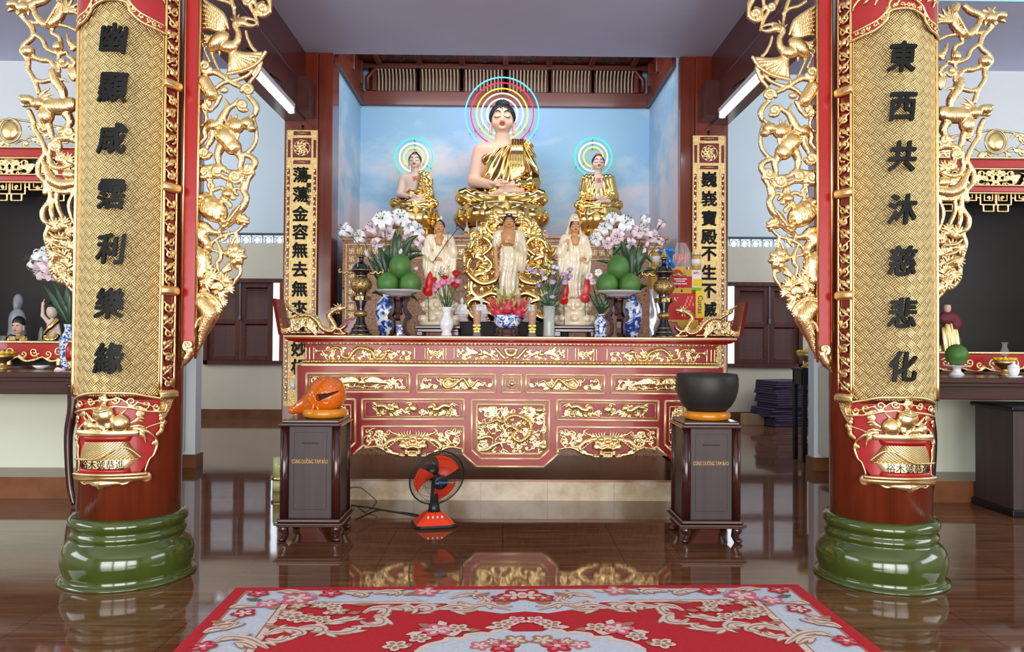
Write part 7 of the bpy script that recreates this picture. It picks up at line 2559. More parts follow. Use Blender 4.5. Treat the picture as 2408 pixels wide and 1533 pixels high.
def burner(px, lab):
 Y = 6.62
 c = P(px, 788, Y)
 u = Y / 1800
 z0 = ZT
 h = lambda y: (788 - y) * u
 r = thing('incense_tower', lab, 'incense burner', (c.x, Y, z0))
 o = (c.x, Y, z0)
 MB().lathe([(a * u, h(y)) for a, y in ((0, 788), (27, 788), (28, 785), (25, 781), (22, 778), (21, 772), (17, 769), (16, 764), (12, 758), (10, 748), (9, 745), (9, 728), (9, 722), (14, 708), (12, 694), (12, 690), (14, 650), (13, 646), (16, 642), (23, 637), (24, 634), (22, 631), (19, 624), (11, 618), (6, 615), (5, 606), (9, 602), (8, 600), (0, 600))], o, 40).build('body', BLK, r)
 m = MB()
 for a, y in ((28, 786.5), (22.5, 776), (16.5, 766), (24.5, 635), (9.5, 602.5), (12.5, 692), (14.5, 648)):
  m.tube([(o[0] + a * u * math.cos(k * PI / 16), o[1] + a * u * math.sin(k * PI / 16), z0 + h(y)) for k in range(32)], 1.1 * u, 6, closed=True)
 m.build('gilt_ring', MT['gold_dark'], r)
 MB().ell((o[0], o[1], z0 + h(669)), (25 * u, 25 * u, 21 * u), 32).build('pierced_globe', GLOBE, r)
 MB().ell((o[0], o[1], z0 + h(737)), (16 * u, 16 * u, 10 * u), 24).build('pierced_knop', GLOBE, r)
 m = MB()
 m.lathe([(18 * u, h(707)), (19.5 * u, h(706)), (19.5 * u, h(696)), (18 * u, h(695))], o, 8, a0=PI / 8, a1=2 * PI + PI / 8, smooth=False)
 col = m.build('collar', BLK, r)
 m = MB()
 for k in range(6):
  a = -PI / 2 + k * PI / 3
  x, y = o[0] + 19 * u * math.cos(a), o[1] + 19 * u * math.sin(a)
  d = Vector((-math.sin(a), math.cos(a), 0)) * 10 * u
  n_ = Vector((math.cos(a), math.sin(a), 0)) * 2 * u
  q = Vector((x, y, z0))
  m.add([q + d + n_ + Vector((0, 0, h(705))), q - d + n_ + Vector((0, 0, h(705))), q - d + n_ + Vector((0, 0, h(696))), q + d + n_ + Vector((0, 0, h(696)))], [(0, 1, 2, 3), (3, 2, 1, 0)], False)
 m.build('gilt_plate', GLOBE, col)
 m = MB()
 for j in range(5):
  for k in range(9 - j):
   a = k * 2 * PI / (9 - j) + j
   m.ell((o[0] + (6 - j * 1.3) * u * math.cos(a), o[1] + (6 - j * 1.3) * u * math.sin(a), z0 + h(597 - 4 * j)), (2.2 * u, 2.2 * u, 3 * u), 8)
 m.build('flame_finial', MT['gold_dark'], r)
 for sx in (-1, 1):
  m = MB()
  pts = [(o[0] + sx * a * u, o[1], z0 + h(y)) for a, y in spline(((20, 640), (28, 642), (34, 637), (40, 643), (46, 638), (50, 640), (52, 634), (48, 632)), 4)]
  m.tube(pts, [3.4 * u, 3 * u, 2.4 * u, 2.2 * u, 1.2 * u], 8)
  m.ell(pts[-9], (4 * u, 3 * u, 3 * u), 10)
  a_ = m.build('dragon_arm', MT['gold_dark'], r)
  m = MB()
  x = o[0] + sx * 42 * u
  m.tube([(x, o[1], z0 + h(642)), (x, o[1], z0 + h(672))], 0.5 * u, 5)
  m.lathe([(0, 6 * u), (1.5 * u, 5.5 * u), (2.6 * u, 0), (0, 0)], (x, o[1], z0 + h(680)), 10)
  m.build('hanging_bell', BLK, a_)


burner(848, 'tall black and gilt incense tower beside the pomelos on the wooden fish side')
burner(1561, 'tall black and gilt incense tower in front of the wrapped gifts')


def fruit_stand(px, py, where):
 Y = 6.66
 u = Y / 1800
 c = P(px, py, Y)
 x, zt = c.x, c.z
 r = thing('plant_stand', 'dark carved tripod stand holding the pomelo plate ' + where, 'stand', (x, Y, ZT))
 MB().lathe([(0, -5 * u), (26 * u, -5 * u), (28 * u, -3 * u), (27 * u, 0), (0, 0)], (x, Y, zt), 32).build('top', MT['dark_wood_x'], r)
 H = (zt - ZT) / u
 for k in range(3):
  a = -PI / 2 + 2 * PI * k / 3 + 0.0
  m = MB()
  ra = [(24, 0), (25, -8), (20, -14), (17, -26), (23, -36), (31, -44), (29, -52), (19, -58), (17, -72), (20, -84), (29, -H), (22, -H), (13, -86), (11, -70), (13, -54), (18, -46), (12, -36), (10, -20), (13, -6), (13, 0)]
  ca, sa = math.cos(a), math.sin(a)
  w = 5 * u
  n = len(ra)
  V = []
  for sgn in (-1, 1):
   for q, z in ra:
    V.append((x + q * u * ca - sgn * w * sa, Y + q * u * sa + sgn * w * ca, zt + z * u))
  m.add(V, [tuple(range(n)), tuple(reversed(range(n, 2 * n)))] + [(i, i + n, (i + 1) % n + n, (i + 1) % n) for i in range(n)], False)
  m.build('leg', MT['dark_wood'], r)
 m = MB().lathe([(0, -44 * u), (7 * u, -44 * u), (9 * u, -38 * u), (6 * u, -32 * u), (8 * u, -24 * u), (10 * u, -4 * u), (0, -4 * u)], (x, Y, zt), 16)
 m.build('centre_post', MT['dark_wood'], r)
 zp_ = zt + 0.001
 tag(MB().lathe([(0, 0), (22 * u, 0), (24 * u, 2 * u), (44 * u, 9 * u), (54 * u, 13 * u), (54 * u, 14 * u), (43 * u, 11 * u), (22 * u, 4 * u), (0, 3.5 * u)], (x, Y, zp_), 60, ripple=lambda a, z: 0.018 * math.cos(12 * a) * (z > 8 * u)).build('offering_plate', MT['white_glaze']),
  'pale scalloped plate under the pomelos ' + where, 'plate', 'pomelo plates')
 return x, Y, zp_ + 4 * u, u


def pomelo(c, r, sc, lab):
 m = MB().lathe([(0, -1.0 * sc), (0.5, -0.9 * sc), (0.88, -0.5 * sc), (1.0, -0.05 * sc), (0.93, 0.35 * sc), (0.72, 0.72 * sc), (0.42, 0.95 * sc), (0.15, 1.03 * sc), (0, 1.02 * sc)], (0, 0, 0), 40)
 V = np.array(m.V) * r + np.array(c)
 o = thing('pomelo', lab, 'fruit', c, 'pomelos on the offering plates')
 link_mesh('rind', V, m.Fc, POM, o)
 MB().tube([(c[0], c[1], c[2] + r * sc * 0.99), (c[0] + 0.002, c[1], c[2] + r * sc * 1.05)], 0.006, 6).build('stem_scar', MT['stem'], o)


for px, py, where in ((939, 697, 'on the wooden fish side'), (1453, 699, 'on the singing bowl side')):
 x, Y, zb, u = fruit_stand(px, py, where)
 R = 26.5 * u
 zc = zb + R * 0.97
 for k, nm in enumerate(('green pomelo below, outer one', 'green pomelo below, inner one', 'green pomelo at the back of the plate')):
  sx = (-1 if px < 1200 else 1) * (1 if k == 0 else -1)
  dx, dy = ((sx * 26.5 * u, -4 * u), (sx * 26.5 * u, -4 * u), (0, 32 * u))[k]
  pomelo((x + dx, Y + dy, zc), R, 1.0, nm + ', plate ' + where)
 pomelo((x + 1 * u, Y + 6 * u, zc + 40 * u), R * 1.02, 1.1, 'topmost green pomelo of the pile ' + where)

# ---------------------------------------------------------------- flowers


def vase(name, c, prof, mat, lab, cat='vase', seg=36):
 return tag(MB().lathe(prof, c, seg).build(name, mat), lab, cat)


def petal_grid(m, c, d, up, L, w, curl, mat, fold=0.25, n=6):
 """one petal leaving c along d and curling back away from up"""
 side = d.cross(up).normalized()

 def f(u, v):
  t = (u - 0.5) * 2
  wd = w * (math.sin(PI * min(1.0, 0.12 + 0.88 * v)) ** 0.7)
  ang = curl * v * v
  ax = d * (math.cos(ang) * v) + up * (0.55 * (1 - v) * v + (-math.sin(ang) * v * 0.75 if curl > 0 else 0))
  return c + ax * L + side * (t * wd) - up * (fold * wd * (1 - t * t) * 0.6)
 m.grid(f, 4, n, mat)


def lily(c, facing, R, seed, pink, stem_to, lab, grp):
 rnd = random.Random(seed)
 r = thing('lily', lab, 'flower', c, grp)
 n_ = Vector(facing).normalized()
 a_ = n_.orthogonal().normalized()
 b_ = n_.cross(a_)
 m = MB()
 for k in range(6):
  a = k * PI / 3 + rnd.uniform(-0.15, 0.15) + seed
  d = (a_ * math.cos(a) + b_ * math.sin(a)) * 0.94 + n_ * 0.34
  petal_grid(m, c, d.normalized(), n_, R * 1.35 * rnd.uniform(0.92, 1.1), R * (0.31 if k % 2 else 0.23), rnd.uniform(1.1, 1.8), 0, 0.3, 7)
 m.tube([c, c - n_ * R * 0.35], [R * 0.12, R * 0.03], 8, 0)
 m.build('petals', MT['petal_pink'] if pink else MT['petal'], r)
 m = MB()
 for k in range(6):
  a = k * PI / 3 + 0.5
  e = c + n_ * R * 0.62 + (a_ * math.cos(a) + b_ * math.sin(a)) * R * 0.26
  m.tube([c, c + n_ * R * 0.35 + (a_ * math.cos(a) + b_ * math.sin(a)) * R * 0.1, e], R * 0.012, 5, 1)
  m.ell(e, (R * 0.045, R * 0.025, R * 0.055), 6, 0)
 m.build('stamens', [MT['pollen'], MT['stem']], r)
 m = MB()
 s0 = c - n_ * R * 0.3
 e = Vector(stem_to)
 mid = (s0 + e) / 2 + Vector((0, 0, 0.03)) - n_ * 0.03
 pts = [Vector(p) for p in spline([tuple(s0), tuple(mid), tuple(e)], 5)]
 m.tube(pts, 0.0042, 6)
 m.build('stem', MT['stem'], r)
 return r


def leaf(m, a, b, w, sag=0.03, mat=None):
 a, b = Vector(a), Vector(b)
 d = b - a
 side = d.cross(Vector((0, 1, 0.3))).normalized()

 def f(u, v):
  t = (u - 0.5) * 2
  return a + d * v + side * (t * w * math.sin(PI * (0.06 + 0.94 * v)) ** 0.8) + Vector((0, -0.02 * math.sin(PI * v) + abs(t) * w * 0.3, sag * math.sin(PI * v)))
 m.grid(f, 4, 8, mat)


def lily_vase(px, top, bot, r, flowers, leaves, buds, lab, flab, grp, Y=6.98):
 u = Y / 1800
 c = P(px, bot, Y)
 H = (bot - top) * u
 x = c.x
 vase('porcelain_vase', (x, Y, ZT), [(0, 0), (r * 0.62 * u, 0), (r * 0.66 * u, 4 * u), (r * 0.86 * u, H * 0.3), (r * u, H * 0.62), (r * 0.95 * u, H * 0.80), (r * 0.62 * u, H * 0.93), (r * 0.5 * u, H * 1.0), (r * 0.62 * u, H * 1.08), (r * 0.56 * u, H * 1.08), (r * 0.44 * u, H * 0.98), (0, H * 0.9)], BW, lab)
 mouth = Vector((x, Y, ZT + H * 1.05))
 rnd = random.Random(px)
 for i, (fx, fy, ax, az, R, pink) in enumerate(flowers):
  yy = Y - rnd.uniform(-0.05, 0.10)
  p = P(fx, fy, yy)
  lily(p, (ax, -0.75, az), R * u, i * 1.7 + px, pink, mouth + Vector((rnd.uniform(-0.03, 0.03), rnd.uniform(-0.03, 0.03), -0.05)), flab, grp)
 r_ = thing('lily_foliage', 'dark green lily leaves and buds rising from the vase ' + ('beside the wooden-fish-side pomelos' if px < 1200 else 'behind the singing-bowl-side pomelos'), 'foliage', mouth)
 for ax, ay, bx_, by_, w in leaves:
  m = MB()
  leaf(m, P(ax, ay, Y - 0.04), P(bx_, by_, Y - rnd.uniform(0.02, 0.14)), w * u)
  m.build('leaf', MT['leaf'], r_)
 for bx_, by_, L in buds:
  m = MB()
  p = P(bx_, by_, Y - 0.05)
  d = (p - mouth).normalized()
  m.tube([p, p + d * L * 0.5 * u, p + d * L * u], [3 * u, 5.5 * u, 2 * u], 8, 0)
  m.tube([mouth, (mouth + p) / 2 + Vector((0, 0, 0.02)), p], 0.004, 6, 1)
  m.build('bud', [MT['petal_pink'], MT['stem']], r_)


lily_vase(911, 696, 788, 29,
  [(812, 541, -0.8, 0.4, 27, 0), (846, 556, -0.5, 0.2, 26, 0), (876, 536, -0.2, 0.5, 25, 1), (900, 516, -0.1, 0.25, 35, 0), (940, 513, 0.2, 0.3, 33, 0), (958, 531, 0.5, -0.1, 24, 0), (980, 540, 0.7, 0.5, 30, 0), (915, 548, -0.1, -0.3, 26, 1), (960, 556, 0.2, -0.6, 24, 1), (992, 572, 0.8, -0.7, 27, 1), (886, 572, -0.5, -0.5, 22, 1)],
  [(915, 680, 872, 590, 6), (910, 660, 890, 575, 9), (900, 680, 888, 615, 9), (925, 640, 930, 540, 7), (935, 610, 940, 548, 7), (945, 600, 992, 592, 6), (940, 640, 970, 560, 7), (950, 620, 998, 600, 5), (912, 690, 876, 640, 7), (905, 640, 915, 575, 8), (935, 600, 985, 552, 6), (905, 700, 872, 690, 5), (960, 700, 985, 712, 4), (920, 640, 905, 590, 8), (896, 660, 866, 610, 6)],
  [(866, 605, 18), (940, 600, 16), (975, 635, 10)],
  'big blue and white porcelain vase behind the tripod stand, wooden fish side', 'white lily blooming in the bunch on the wooden fish side of the table', 'lilies on the wooden fish side')
lily_vase(1481, 698, 790, 29,
  [(1404, 562, -0.7, 0.2, 24, 0), (1424, 535, -0.5, 0.4, 27, 0), (1440, 512, -0.1, 0.8, 25, 0), (1470, 526, 0.2, 0.5, 32, 0), (1500, 545, 0.3, 0.3, 26, 1), (1518, 516, 0.4, 0.8, 18, 0), (1516, 536, 0.6, 0.3, 22, 0), (1555, 526, 0.6, 0.7, 17, 1), (1536, 556, 0.8, -0.1, 25, 1), (1452, 556, -0.2, -0.3, 27, 1), (1430, 572, -0.5, -0.5, 20, 1), (1482, 574, 0.1, -0.7, 22, 1), (1555, 568, 0.8, -0.3, 16, 1)],
  [(1480, 690, 1440, 575, 9), (1485, 660, 1490, 570, 9), (1495, 640, 1525, 590, 7), (1470, 640, 1400, 612, 5), (1490, 650, 1545, 636, 5), (1500, 650, 1510, 570, 7), (1480, 640, 1460, 565, 8), (1500, 600, 1535, 620, 5), (1495, 690, 1525, 672, 5), (1490, 640, 1500, 600, 9), (1440, 600, 1490, 566, 6), (1505, 655, 1535, 630, 5)],
  [(1512, 600, 18), (1520, 580, 14)],
  'big blue and white porcelain vase behind the tripod stand, singing bowl side', 'white lily blooming in the bunch on the singing bowl side of the table', 'lilies on the singing bowl side')


def ruffled(c, R, mat, stem_to, lab, grp, seed, flat=0.75, kind='carnation'):
 r = thing(kind, lab, 'flower', c, grp)
 m = MB()
 rnd = random.Random(seed)
 for j in range(3):
  n = 9 + 3 * j
  for k in range(n):
   a = k * 2 * PI / n + j + seed
   e = (0.25, 0.7, 1.1)[j]
   d = Vector((math.cos(a) * math.sin(e + 0.3), math.sin(a) * math.sin(e + 0.3), math.cos(e + 0.3) * flat + 0.2))
   petal_grid(m, c - Vector((0, 0, R * 0.25)), d.normalized(), Vector((0, -0.4, 1)).normalized(), R * (1.0 + 0.06 * rnd.random()), R * 0.30, -0.2, 0, rnd.uniform(-0.8, 0.8), 4)
 m.ell(c, (R * 0.7, R * 0.7, R * 0.55), 10)
 m.build('petals', mat, r)
 e = Vector(stem_to)
 m = MB().tube([Vector(p) for p in spline([tuple(c), tuple((c + e) / 2 + Vector((0, 0.01, -0.015))), tuple(e)], 4)], 0.0028, 5)
 m.lathe([(0.002, -R * 0.9), (R * 0.26, -R * 0.5), (R * 0.3, -R * 0.2), (0, -R * 0.1)], c, 8)
 m.build('stem', MT['stem'], r)


CR_, CP, CL = simple('carnation_red', srgb(196, 20, 30), 0.6, 0, None, 0.2, 40), simple('carnation_pink', srgb(240, 150, 190), 0.6, 0, None, 0.12, 40), simple('lilac_petal', srgb(206, 176, 216), 0.6, 0, None, 0.12, 40)
CG, CW = simple('green_yellow_bud', srgb(206, 214, 140), 0.6, 0, None, 0.1, 30), simple('violet_edged_petal', srgb(226, 220, 238), 0.6, 0, None, 0.2, 30)
Y = 6.56
u = Y / 1800
c = P(1050, 790, Y)
vz = (c.x, Y, ZT)
VW = Mat('white_porcelain_fine_grey_lines')
f_ = VW.noise(70, 2, dist=2.0)
VW.set(Base_Color=VW.ramp((f_ - 0.5).abs(), [(0.0, srgb(150, 156, 172)), (0.03, srgb(228, 228, 234))]), Roughness=0.15)
vase('porcelain_vase', vz, [(0, 0), (13 * u, 0), (13 * u, 4 * u), (10 * u, 10 * u), (15 * u, 20 * u), (17 * u, 30 * u), (13 * u, 41 * u), (9 * u, 48 * u), (9 * u, 56 * u), (14 * u, 67 * u), (14 * u, 68 * u), (12 * u, 67 * u), (8 * u, 58 * u), (0, 50 * u)], VW.m, 'white porcelain vase with fine grey pattern, holding red and pink carnations')
mo = Vector((c.x, Y, ZT + 62 * u))
for i, (px, py, R, red) in enumerate(((1073, 643, 13, 1), (1071, 671, 12, 1), (1021, 657, 9, 1), (1046, 653, 10, 1), (1042, 664, 12, 0), (1031, 672, 12, 0), (1054, 665, 11, 0), (1024, 681, 10, 0), (1077, 662, 10, 0), (1064, 659, 9, 0))):
 p = P(px, py, Y - 0.03 + 0.012 * (i % 4))
 ruffled(p, R * u, CR_ if red else CP, mo + Vector((0.006 * (i % 3 - 1), 0, -0.03)), ('red' if red else 'pink') + ' carnation in the small white vase beside the beer glass', 'red carnations' if red else 'pink carnations', i)
tf = thing('fern_sprig', 'thin green carnation foliage rising from the small white vase', 'foliage', mo)
rnd = random.Random(5)
m = MB()
for i in range(16):
 e = P(rnd.uniform(1028, 1076), rnd.uniform(672, 712), Y - 0.02)
 m.tube([mo, (mo + e) / 2 + Vector((0, 0, 0.004)), e], 0.0022, 4)
 leaf(m, (mo + e) / 2, (mo + e) / 2 + Vector((rnd.uniform(-0.03, 0.03), -0.01, 0.035)), 0.003, 0)
for i in range(10):
 e = P(rnd.uniform(1032, 1056), rnd.uniform(626, 648), Y + 0.02)
 m.tube([mo, e], 0.0012, 4)
 for k in range(4):
  m.ell(e + Vector((rnd.uniform(-0.012, 0.012), 0, rnd.uniform(-0.02, 0.01))), 0.004, 6)
m.build('foliage', MT['stem'], tf)
# glass vase with lisianthus
c = P(1291, 790, Y)
gv = Mat('ribbed_clear_glass')
gv.set(Base_Color=(0.86, 0.92, 0.88), Roughness=0.03, Alpha=0.30, Specular_IOR_Level=0.9)
o = MB().lathe([(0, 0), (13.5 * u, 0), (14 * u, 3 * u), (13 * u, 30 * u), (14.5 * u, 72 * u), (13.4 * u, 72 * u), (11.8 * u, 30 * u), (11.5 * u, 5 * u), (0, 4 * u)], (c.x, Y, ZT), 36, ripple=lambda a, z: 0.03 * math.cos(14 * a)).build('glass_vase', gv.m)
tag(o, 'tall ribbed clear glass vase of lilac flowers beside the beer glass', 'vase')
mo = Vector((c.x, Y, ZT + 66 * u))
for i, (px, py, R, k) in enumerate(((1245, 634, 10, 'l'), (1256, 640, 11, 'l'), (1272, 641, 10, 'l'), (1268, 671, 11, 'l'), (1299, 664, 11, 'l'), (1328, 665, 11, 'l'), (1298, 698, 10, 'l'), (1338, 650, 11, 'l'), (1325, 645, 9, 'l'), (1341, 634, 9, 'l'), (1302, 628, 9, 'w'), (1301, 642, 8, 'w'), (1281, 655, 9, 'w'), (1310, 630, 8, 'w'), (1283, 689, 8, 'g'), (1284, 640, 8, 'g'), (1265, 627, 7, 'g'), (1284, 622, 7, 'g'), (1297, 617, 7, 'g'))):
 p = P(px, py, Y - 0.05 + 0.02 * (i % 4))
 nm = {'l': 'lilac pompon flower', 'w': 'pale violet-edged flower', 'g': 'yellow-green flower bud'}[k]
 ruffled(p, R * u, {'l': CL, 'w': CW, 'g': CG}[k], mo + Vector((0.01 * (i % 3 - 1), 0.01 * (i % 2), -0.2)), nm + ' in the clear glass vase', nm + 's', i + 20, 0.9, 'lisianthus')
tf = thing('flower_foliage', 'green stems and leaves packed in the clear glass vase', 'foliage', mo)
m = MB()
for i in range(46):
 e = P(rnd.uniform(1262, 1330), rnd.uniform(640, 735), Y + rnd.uniform(-0.02, 0.03))
 leaf(m, mo + Vector((rnd.uniform(-.02, .02), 0, rnd.uniform(-0.02, 0.05))), e, rnd.uniform(0.006, 0.012), 0.01)
for i in range(10):
 m.tube([mo + Vector((rnd.uniform(-.03, .03), rnd.uniform(-.02, .02), 0)), Vector((c.x + rnd.uniform(-.03, .03), Y + rnd.uniform(-.02, .02), ZT + 0.03))], 0.0035, 5)
m.build('leaves', MT['leaf'], tf)
# beer glasses
BEER = Mat('amber_drink')
BEER.set(Base_Color=(0.40, 0.125, 0.002), Roughness=0.3, Specular_IOR_Level=0.1)
for px, lab in ((1121.5, 'tall glass of amber drink with yellow bow beside the carnation vase'), (1251, 'tall glass of amber drink with yellow bow beside the clear glass vase')):
 c = P(px, 790, Y)
 o = (c.x, Y - 0.01, ZT)
 r = thing('beer_glass', lab, 'glass', o, 'amber drinks on the table')
 MB().lathe([(0, 0), (10 * u, 0), (10.5 * u, 2 * u), (7 * u, 12 * u), (6.5 * u, 18 * u), (9 * u, 34 * u), (11.5 * u, 56 * u), (11.5 * u, 72 * u), (10.8 * u, 72 * u), (10.7 * u, 56 * u), (8.2 * u, 34 * u), (5.8 * u, 20 * u), (0, 17 * u)], o, 28).build('tumbler', MT['glass'], r)
 MB().lathe([(0, 17.5 * u), (5.7 * u, 20.2 * u), (8.1 * u, 34 * u), (10.6 * u, 56 * u), (10.6 * u, 60 * u), (0, 60 * u)], o, 28).build('amber_drink', BEER.m, r)
 m = MB()
 m.tube([(o[0] + 11.3 * u * math.cos(k * PI / 14), o[1] + 11.3 * u * math.sin(k * PI / 14), ZT + 72 * u) for k in range(28)], 0.9 * u, 6, closed=True)
 m.build('gilt_rim', MT['gold_paint'], r)
 m = MB()
 for sx in (-1, 1):
  for (dx, dz, w) in ((9, 5, 4), (8, -3, 3), (6, -9, 2)):
   m.ell((o[0] + sx * dx * 0.55 * u, o[1] - 9 * u, ZT + (20 + dz) * u), (5 * u, 2 * u, 3 * u), 8)
 m.ell((o[0], o[1] - 10 * u, ZT + 20 * u), 2.6 * u, 8)
 m.build('yellow_bow', simple('pale_yellow_ribbon', srgb(240, 220, 110), 0.5), r)
# blue and white bowl with dragon fruit on a wooden ring stand
c = P(1192, 788, 6.60)
o = (c.x, 6.60, ZT)
tag(MB().lathe([(0, 0), (31 * u, 0), (31 * u, 4 * u), (26 * u, 7 * u), (28 * u, 14 * u), (24 * u, 20 * u), (0, 20 * u)], o, 32).build('bowl_stand', MT['dark_wood']), 'round dark wooden stand under the blue and white bowl of dragon fruit', 'stand')
tag(MB().lathe([(0, 0), (22 * u, 0), (27 * u, 5 * u), (32 * u, 13 * u), (31 * u, 21 * u), (29 * u, 25 * u), (33.5 * u, 30 * u), (32 * u, 30 * u), (27 * u, 25 * u), (26 * u, 10 * u), (0, 4 * u)], (o[0], o[1], ZT + 20.2 * u), 40).build('porcelain_bowl', BW2), 'blue and white bowl heaped with dragon fruit in the table centre', 'bowl')
DF = simple('dragon_fruit_skin', srgb(206, 36, 84), 0.45, 0, None, 0.18, 20)
DG = simple('dragon_fruit_scale', srgb(150, 150, 70), 0.5, 0, None, 0.3, 20)
for i, (px, py, R, tilt, lab) in enumerate(((1192, 722, 17, 0.0, 'pink dragon fruit standing upright in the middle of the bowl'), (1171, 735, 14, -0.35, 'dragon fruit leaning toward the carnations in the bowl'), (1219, 735, 14, 0.35, 'dragon fruit leaning toward the lilac flowers in the bowl'))):
 p = P(px, py, 6.60 + (0.0 if i == 0 else 0.02))
 r = thing('dragon_fruit', lab, 'fruit', p)
 MB().ell(p, (R * u, R * u, R * 1.15 * u), 20).build('flesh', DF, r)
 m = MB()
 for j in range(4):
  for k in range(5):
   a = k * 2 * PI / 5 + j * 0.63 + i
   e = -0.6 + 0.5 * j
   b_ = p + Vector((math.cos(a) * math.cos(e), math.sin(a) * math.cos(e), math.sin(e) * 1.15)) * R * u * 0.96
   d = Vector((math.cos(a) * 0.5 + tilt, math.sin(a) * 0.5, 1.0)).normalized()
   L = R * u * (0.7 + 0.5 * j * (1.0 if j < 3 else 1.1))
   leaf(m, b_, b_ + d * L, R * u * 0.20, 0.0)
 m.build('scale_leaf', DG if i == 0 else simple('reddish_scale_%d' % i, srgb(196, 84, 70), 0.5, 0, None, 0.3, 20), r)
# small blue and white vases
Y2 = 6.74
u2 = Y2 / 1800
SV = [(0, 0), (15, 0), (15, 2), (13, 10), (15, 30), (16, 36), (8, 44), (8, 50), (15, 54), (13, 54), (6, 49), (0, 40)]
c = P(1412, 790, Y2)
vase('porcelain_vase', (c.x, Y2, ZT), [(a * u2, b * u2) for a, b in SV], BW2, 'small blue and white vase with lily buds behind the tripod stand, singing bowl side')
mo = Vector((c.x, Y2, ZT + 52 * u2))
for i, (px, py, R) in enumerate(((1386, 650, 13), (1407, 641, 14), (1394, 663, 12))):
 lily(P(px, py, Y2 - 0.02), (-0.2 + 0.2 * i, -0.8, 0.3), R * u2, i + 3, i != 1, mo, 'small pinkish lily of the small blue and white vase', 'lilies in the small vase')
tf = thing('lily_foliage', 'dark leaves crowded over the mouth of the small blue and white vase', 'foliage', mo)
for i in range(9):
 m = MB()
 leaf(m, mo, P(1384 + 7 * i, 690 + 12 * (i % 3), Y2 - 0.04), 0.018, 0.02)
 m.build('leaf', MT['leaf'], tf)
c = P(944, 788, 6.62)
vase('porcelain_vase', (c.x, 6.50, ZT), [(a * u2 * 0.5, b * u2 * 0.45) for a, b in SV], BW2, 'tiny blue and white vase under the tripod stand, wooden fish side')
# red blossoms leaning beside the ivory figures
for px, py, lab, mt in ((1007, 668, 'red flamingo flower beside the pomelos on the wooden fish side', 'red_paint'), (1326, 688, 'red flamingo flower between the lilac flowers and the veiled figure', 'red_paint'), (1376, 684, 'pink ribbon leaf beside the veiled ivory figure', 'lip')):
 p = P(px, py, 6.80)
 r = thing('flamingo_flower', lab, 'flower', (p.x, 6.80, ZT))
 m = MB()
 leaf(m, p + Vector((0.0, 0, -0.09)), p + Vector((0.02, -0.01, 0.12)), 0.034, 0.0)
 leaf(m, p + Vector((0.03, 0, -0.10)), p + Vector((-0.04, -0.02, -0.03)), 0.04, 0.0)
 m.build('spathe', MT[mt], r)
 MB().tube([p + Vector((0.0, 0, -0.08)), Vector((p.x + 0.01, 6.82, ZT))], 0.004, 6).build('stem', MT['stem'], r)

# ---------------------------------------------------------------- wrapped gifts behind the incense tower
YGf = 7.05


def gbox(name, x0, y0, x1, y1, dep, mat, lab, cat='gift box', Y=YGf, zbase=None):
 a, b = P(x0, y1, Y), P(x1, y0, Y)
 r = thing(name, lab, cat, ((a.x + b.x) / 2, Y + dep / 2, a.z if zbase is None else zbase))
 MB().box((a.x, Y, a.z if zbase is None else zbase), (b.x, Y + dep, b.z), 0.004).build('carton', mat, r)
 return r


def flat(r, name, x0, y0, x1, y1, mat, Y=YGf, off=0.001):
 a, b = P(x0, y1, Y), P(x1, y0, Y)
 return MB().box((a.x, Y - off - 0.001, a.z), (b.x, Y - off, b.z)).build(name, mat, r)


def word(r, body, px, py, size, mat, Y=YGf, off=0.0025, wsc=1.0, rot=0.0, bold=0.0):
 p = P(px, py, Y)
 V, Fc = text_mesh(body, size, 0.001, bold)
 V[:, 0] *= wsc
 ca, sa = math.cos(rot), math.sin(rot)
 W = np.stack([V[:, 0] * ca - V[:, 2] * sa + p.x, V[:, 1] + Y - off, V[:, 0] * sa + V[:, 2] * ca + p.z], 1)
 return link_mesh('lettering', W, Fc, mat, r, None, False)


tan = simple('gold_card', srgb(212, 166, 60), 0.35, 0.2)
redc = simple('red_card', srgb(196, 34, 38), 0.35)
whitec = simple('white_card', srgb(238, 238, 234), 0.4)
greenc = simple('green_card', srgb(110, 180, 70), 0.4)
yel = simple('yellow_card', srgb(244, 206, 30), 0.4)
bluec = simple('blue_ink', srgb(30, 60, 150), 0.4)
r = gbox('gift_bag', 1546, 752, 1642, 790, 0.3, tan, 'plain golden gift carton under the red box, behind the dragon carving', Y=7.0, zbase=ZT)
r = gbox('gift_box', 1560, 690, 1640, 752, 0.2, redc, 'red gift box with white letters behind the incense tower', Y=7.04)
word(r, 'A⁺', 1589, 703, 0.05, whitec, 7.04, bold=0.01)
for k in range(7):
 p = P(1612 + 3 * k, 716 - 2 * (k % 3) * 4, 7.04)
 MB().ell((p.x, 7.039, p.z), (0.010, 0.001, 0.02), 10).build('petal_print', simple('pink_print', srgb(228, 120, 110), 0.5), r)
r = gbox('gift_box', 1532, 627, 1627, 690, 0.2, tan, 'golden gift box with red banner behind the incense tower', Y=7.05)
flat(r, 'banner', 1545, 650, 1627, 676, redc)
p = P(1590, 650, YGf)
MB().ell((p.x, YGf - 0.0005, p.z), (0.068, 0.0012, 0.066), 24).build('red_disc', redc, r)
for k, w in ((655, 30), (660, 22), (666, 30)):
 flat(r, 'small_print', 1600 - w / 2, k, 1600 + w / 2, k + 2.2, whitec, off=0.002)
for k, mt in enumerate((bluec, whitec, redc)):
 flat(r, 'flag_stripe', 1614 + 3.4 * k, 627 + 1, 1617.4 + 3.4 * k, 634, mt, off=0.002)
word(r, '8', 1592, 674, 0.035, MT['ink'], YGf, 0.003, bold=0.02)
word(r, '9', 1607, 675, 0.028, MT['ink'], YGf, 0.003, bold=0.02)
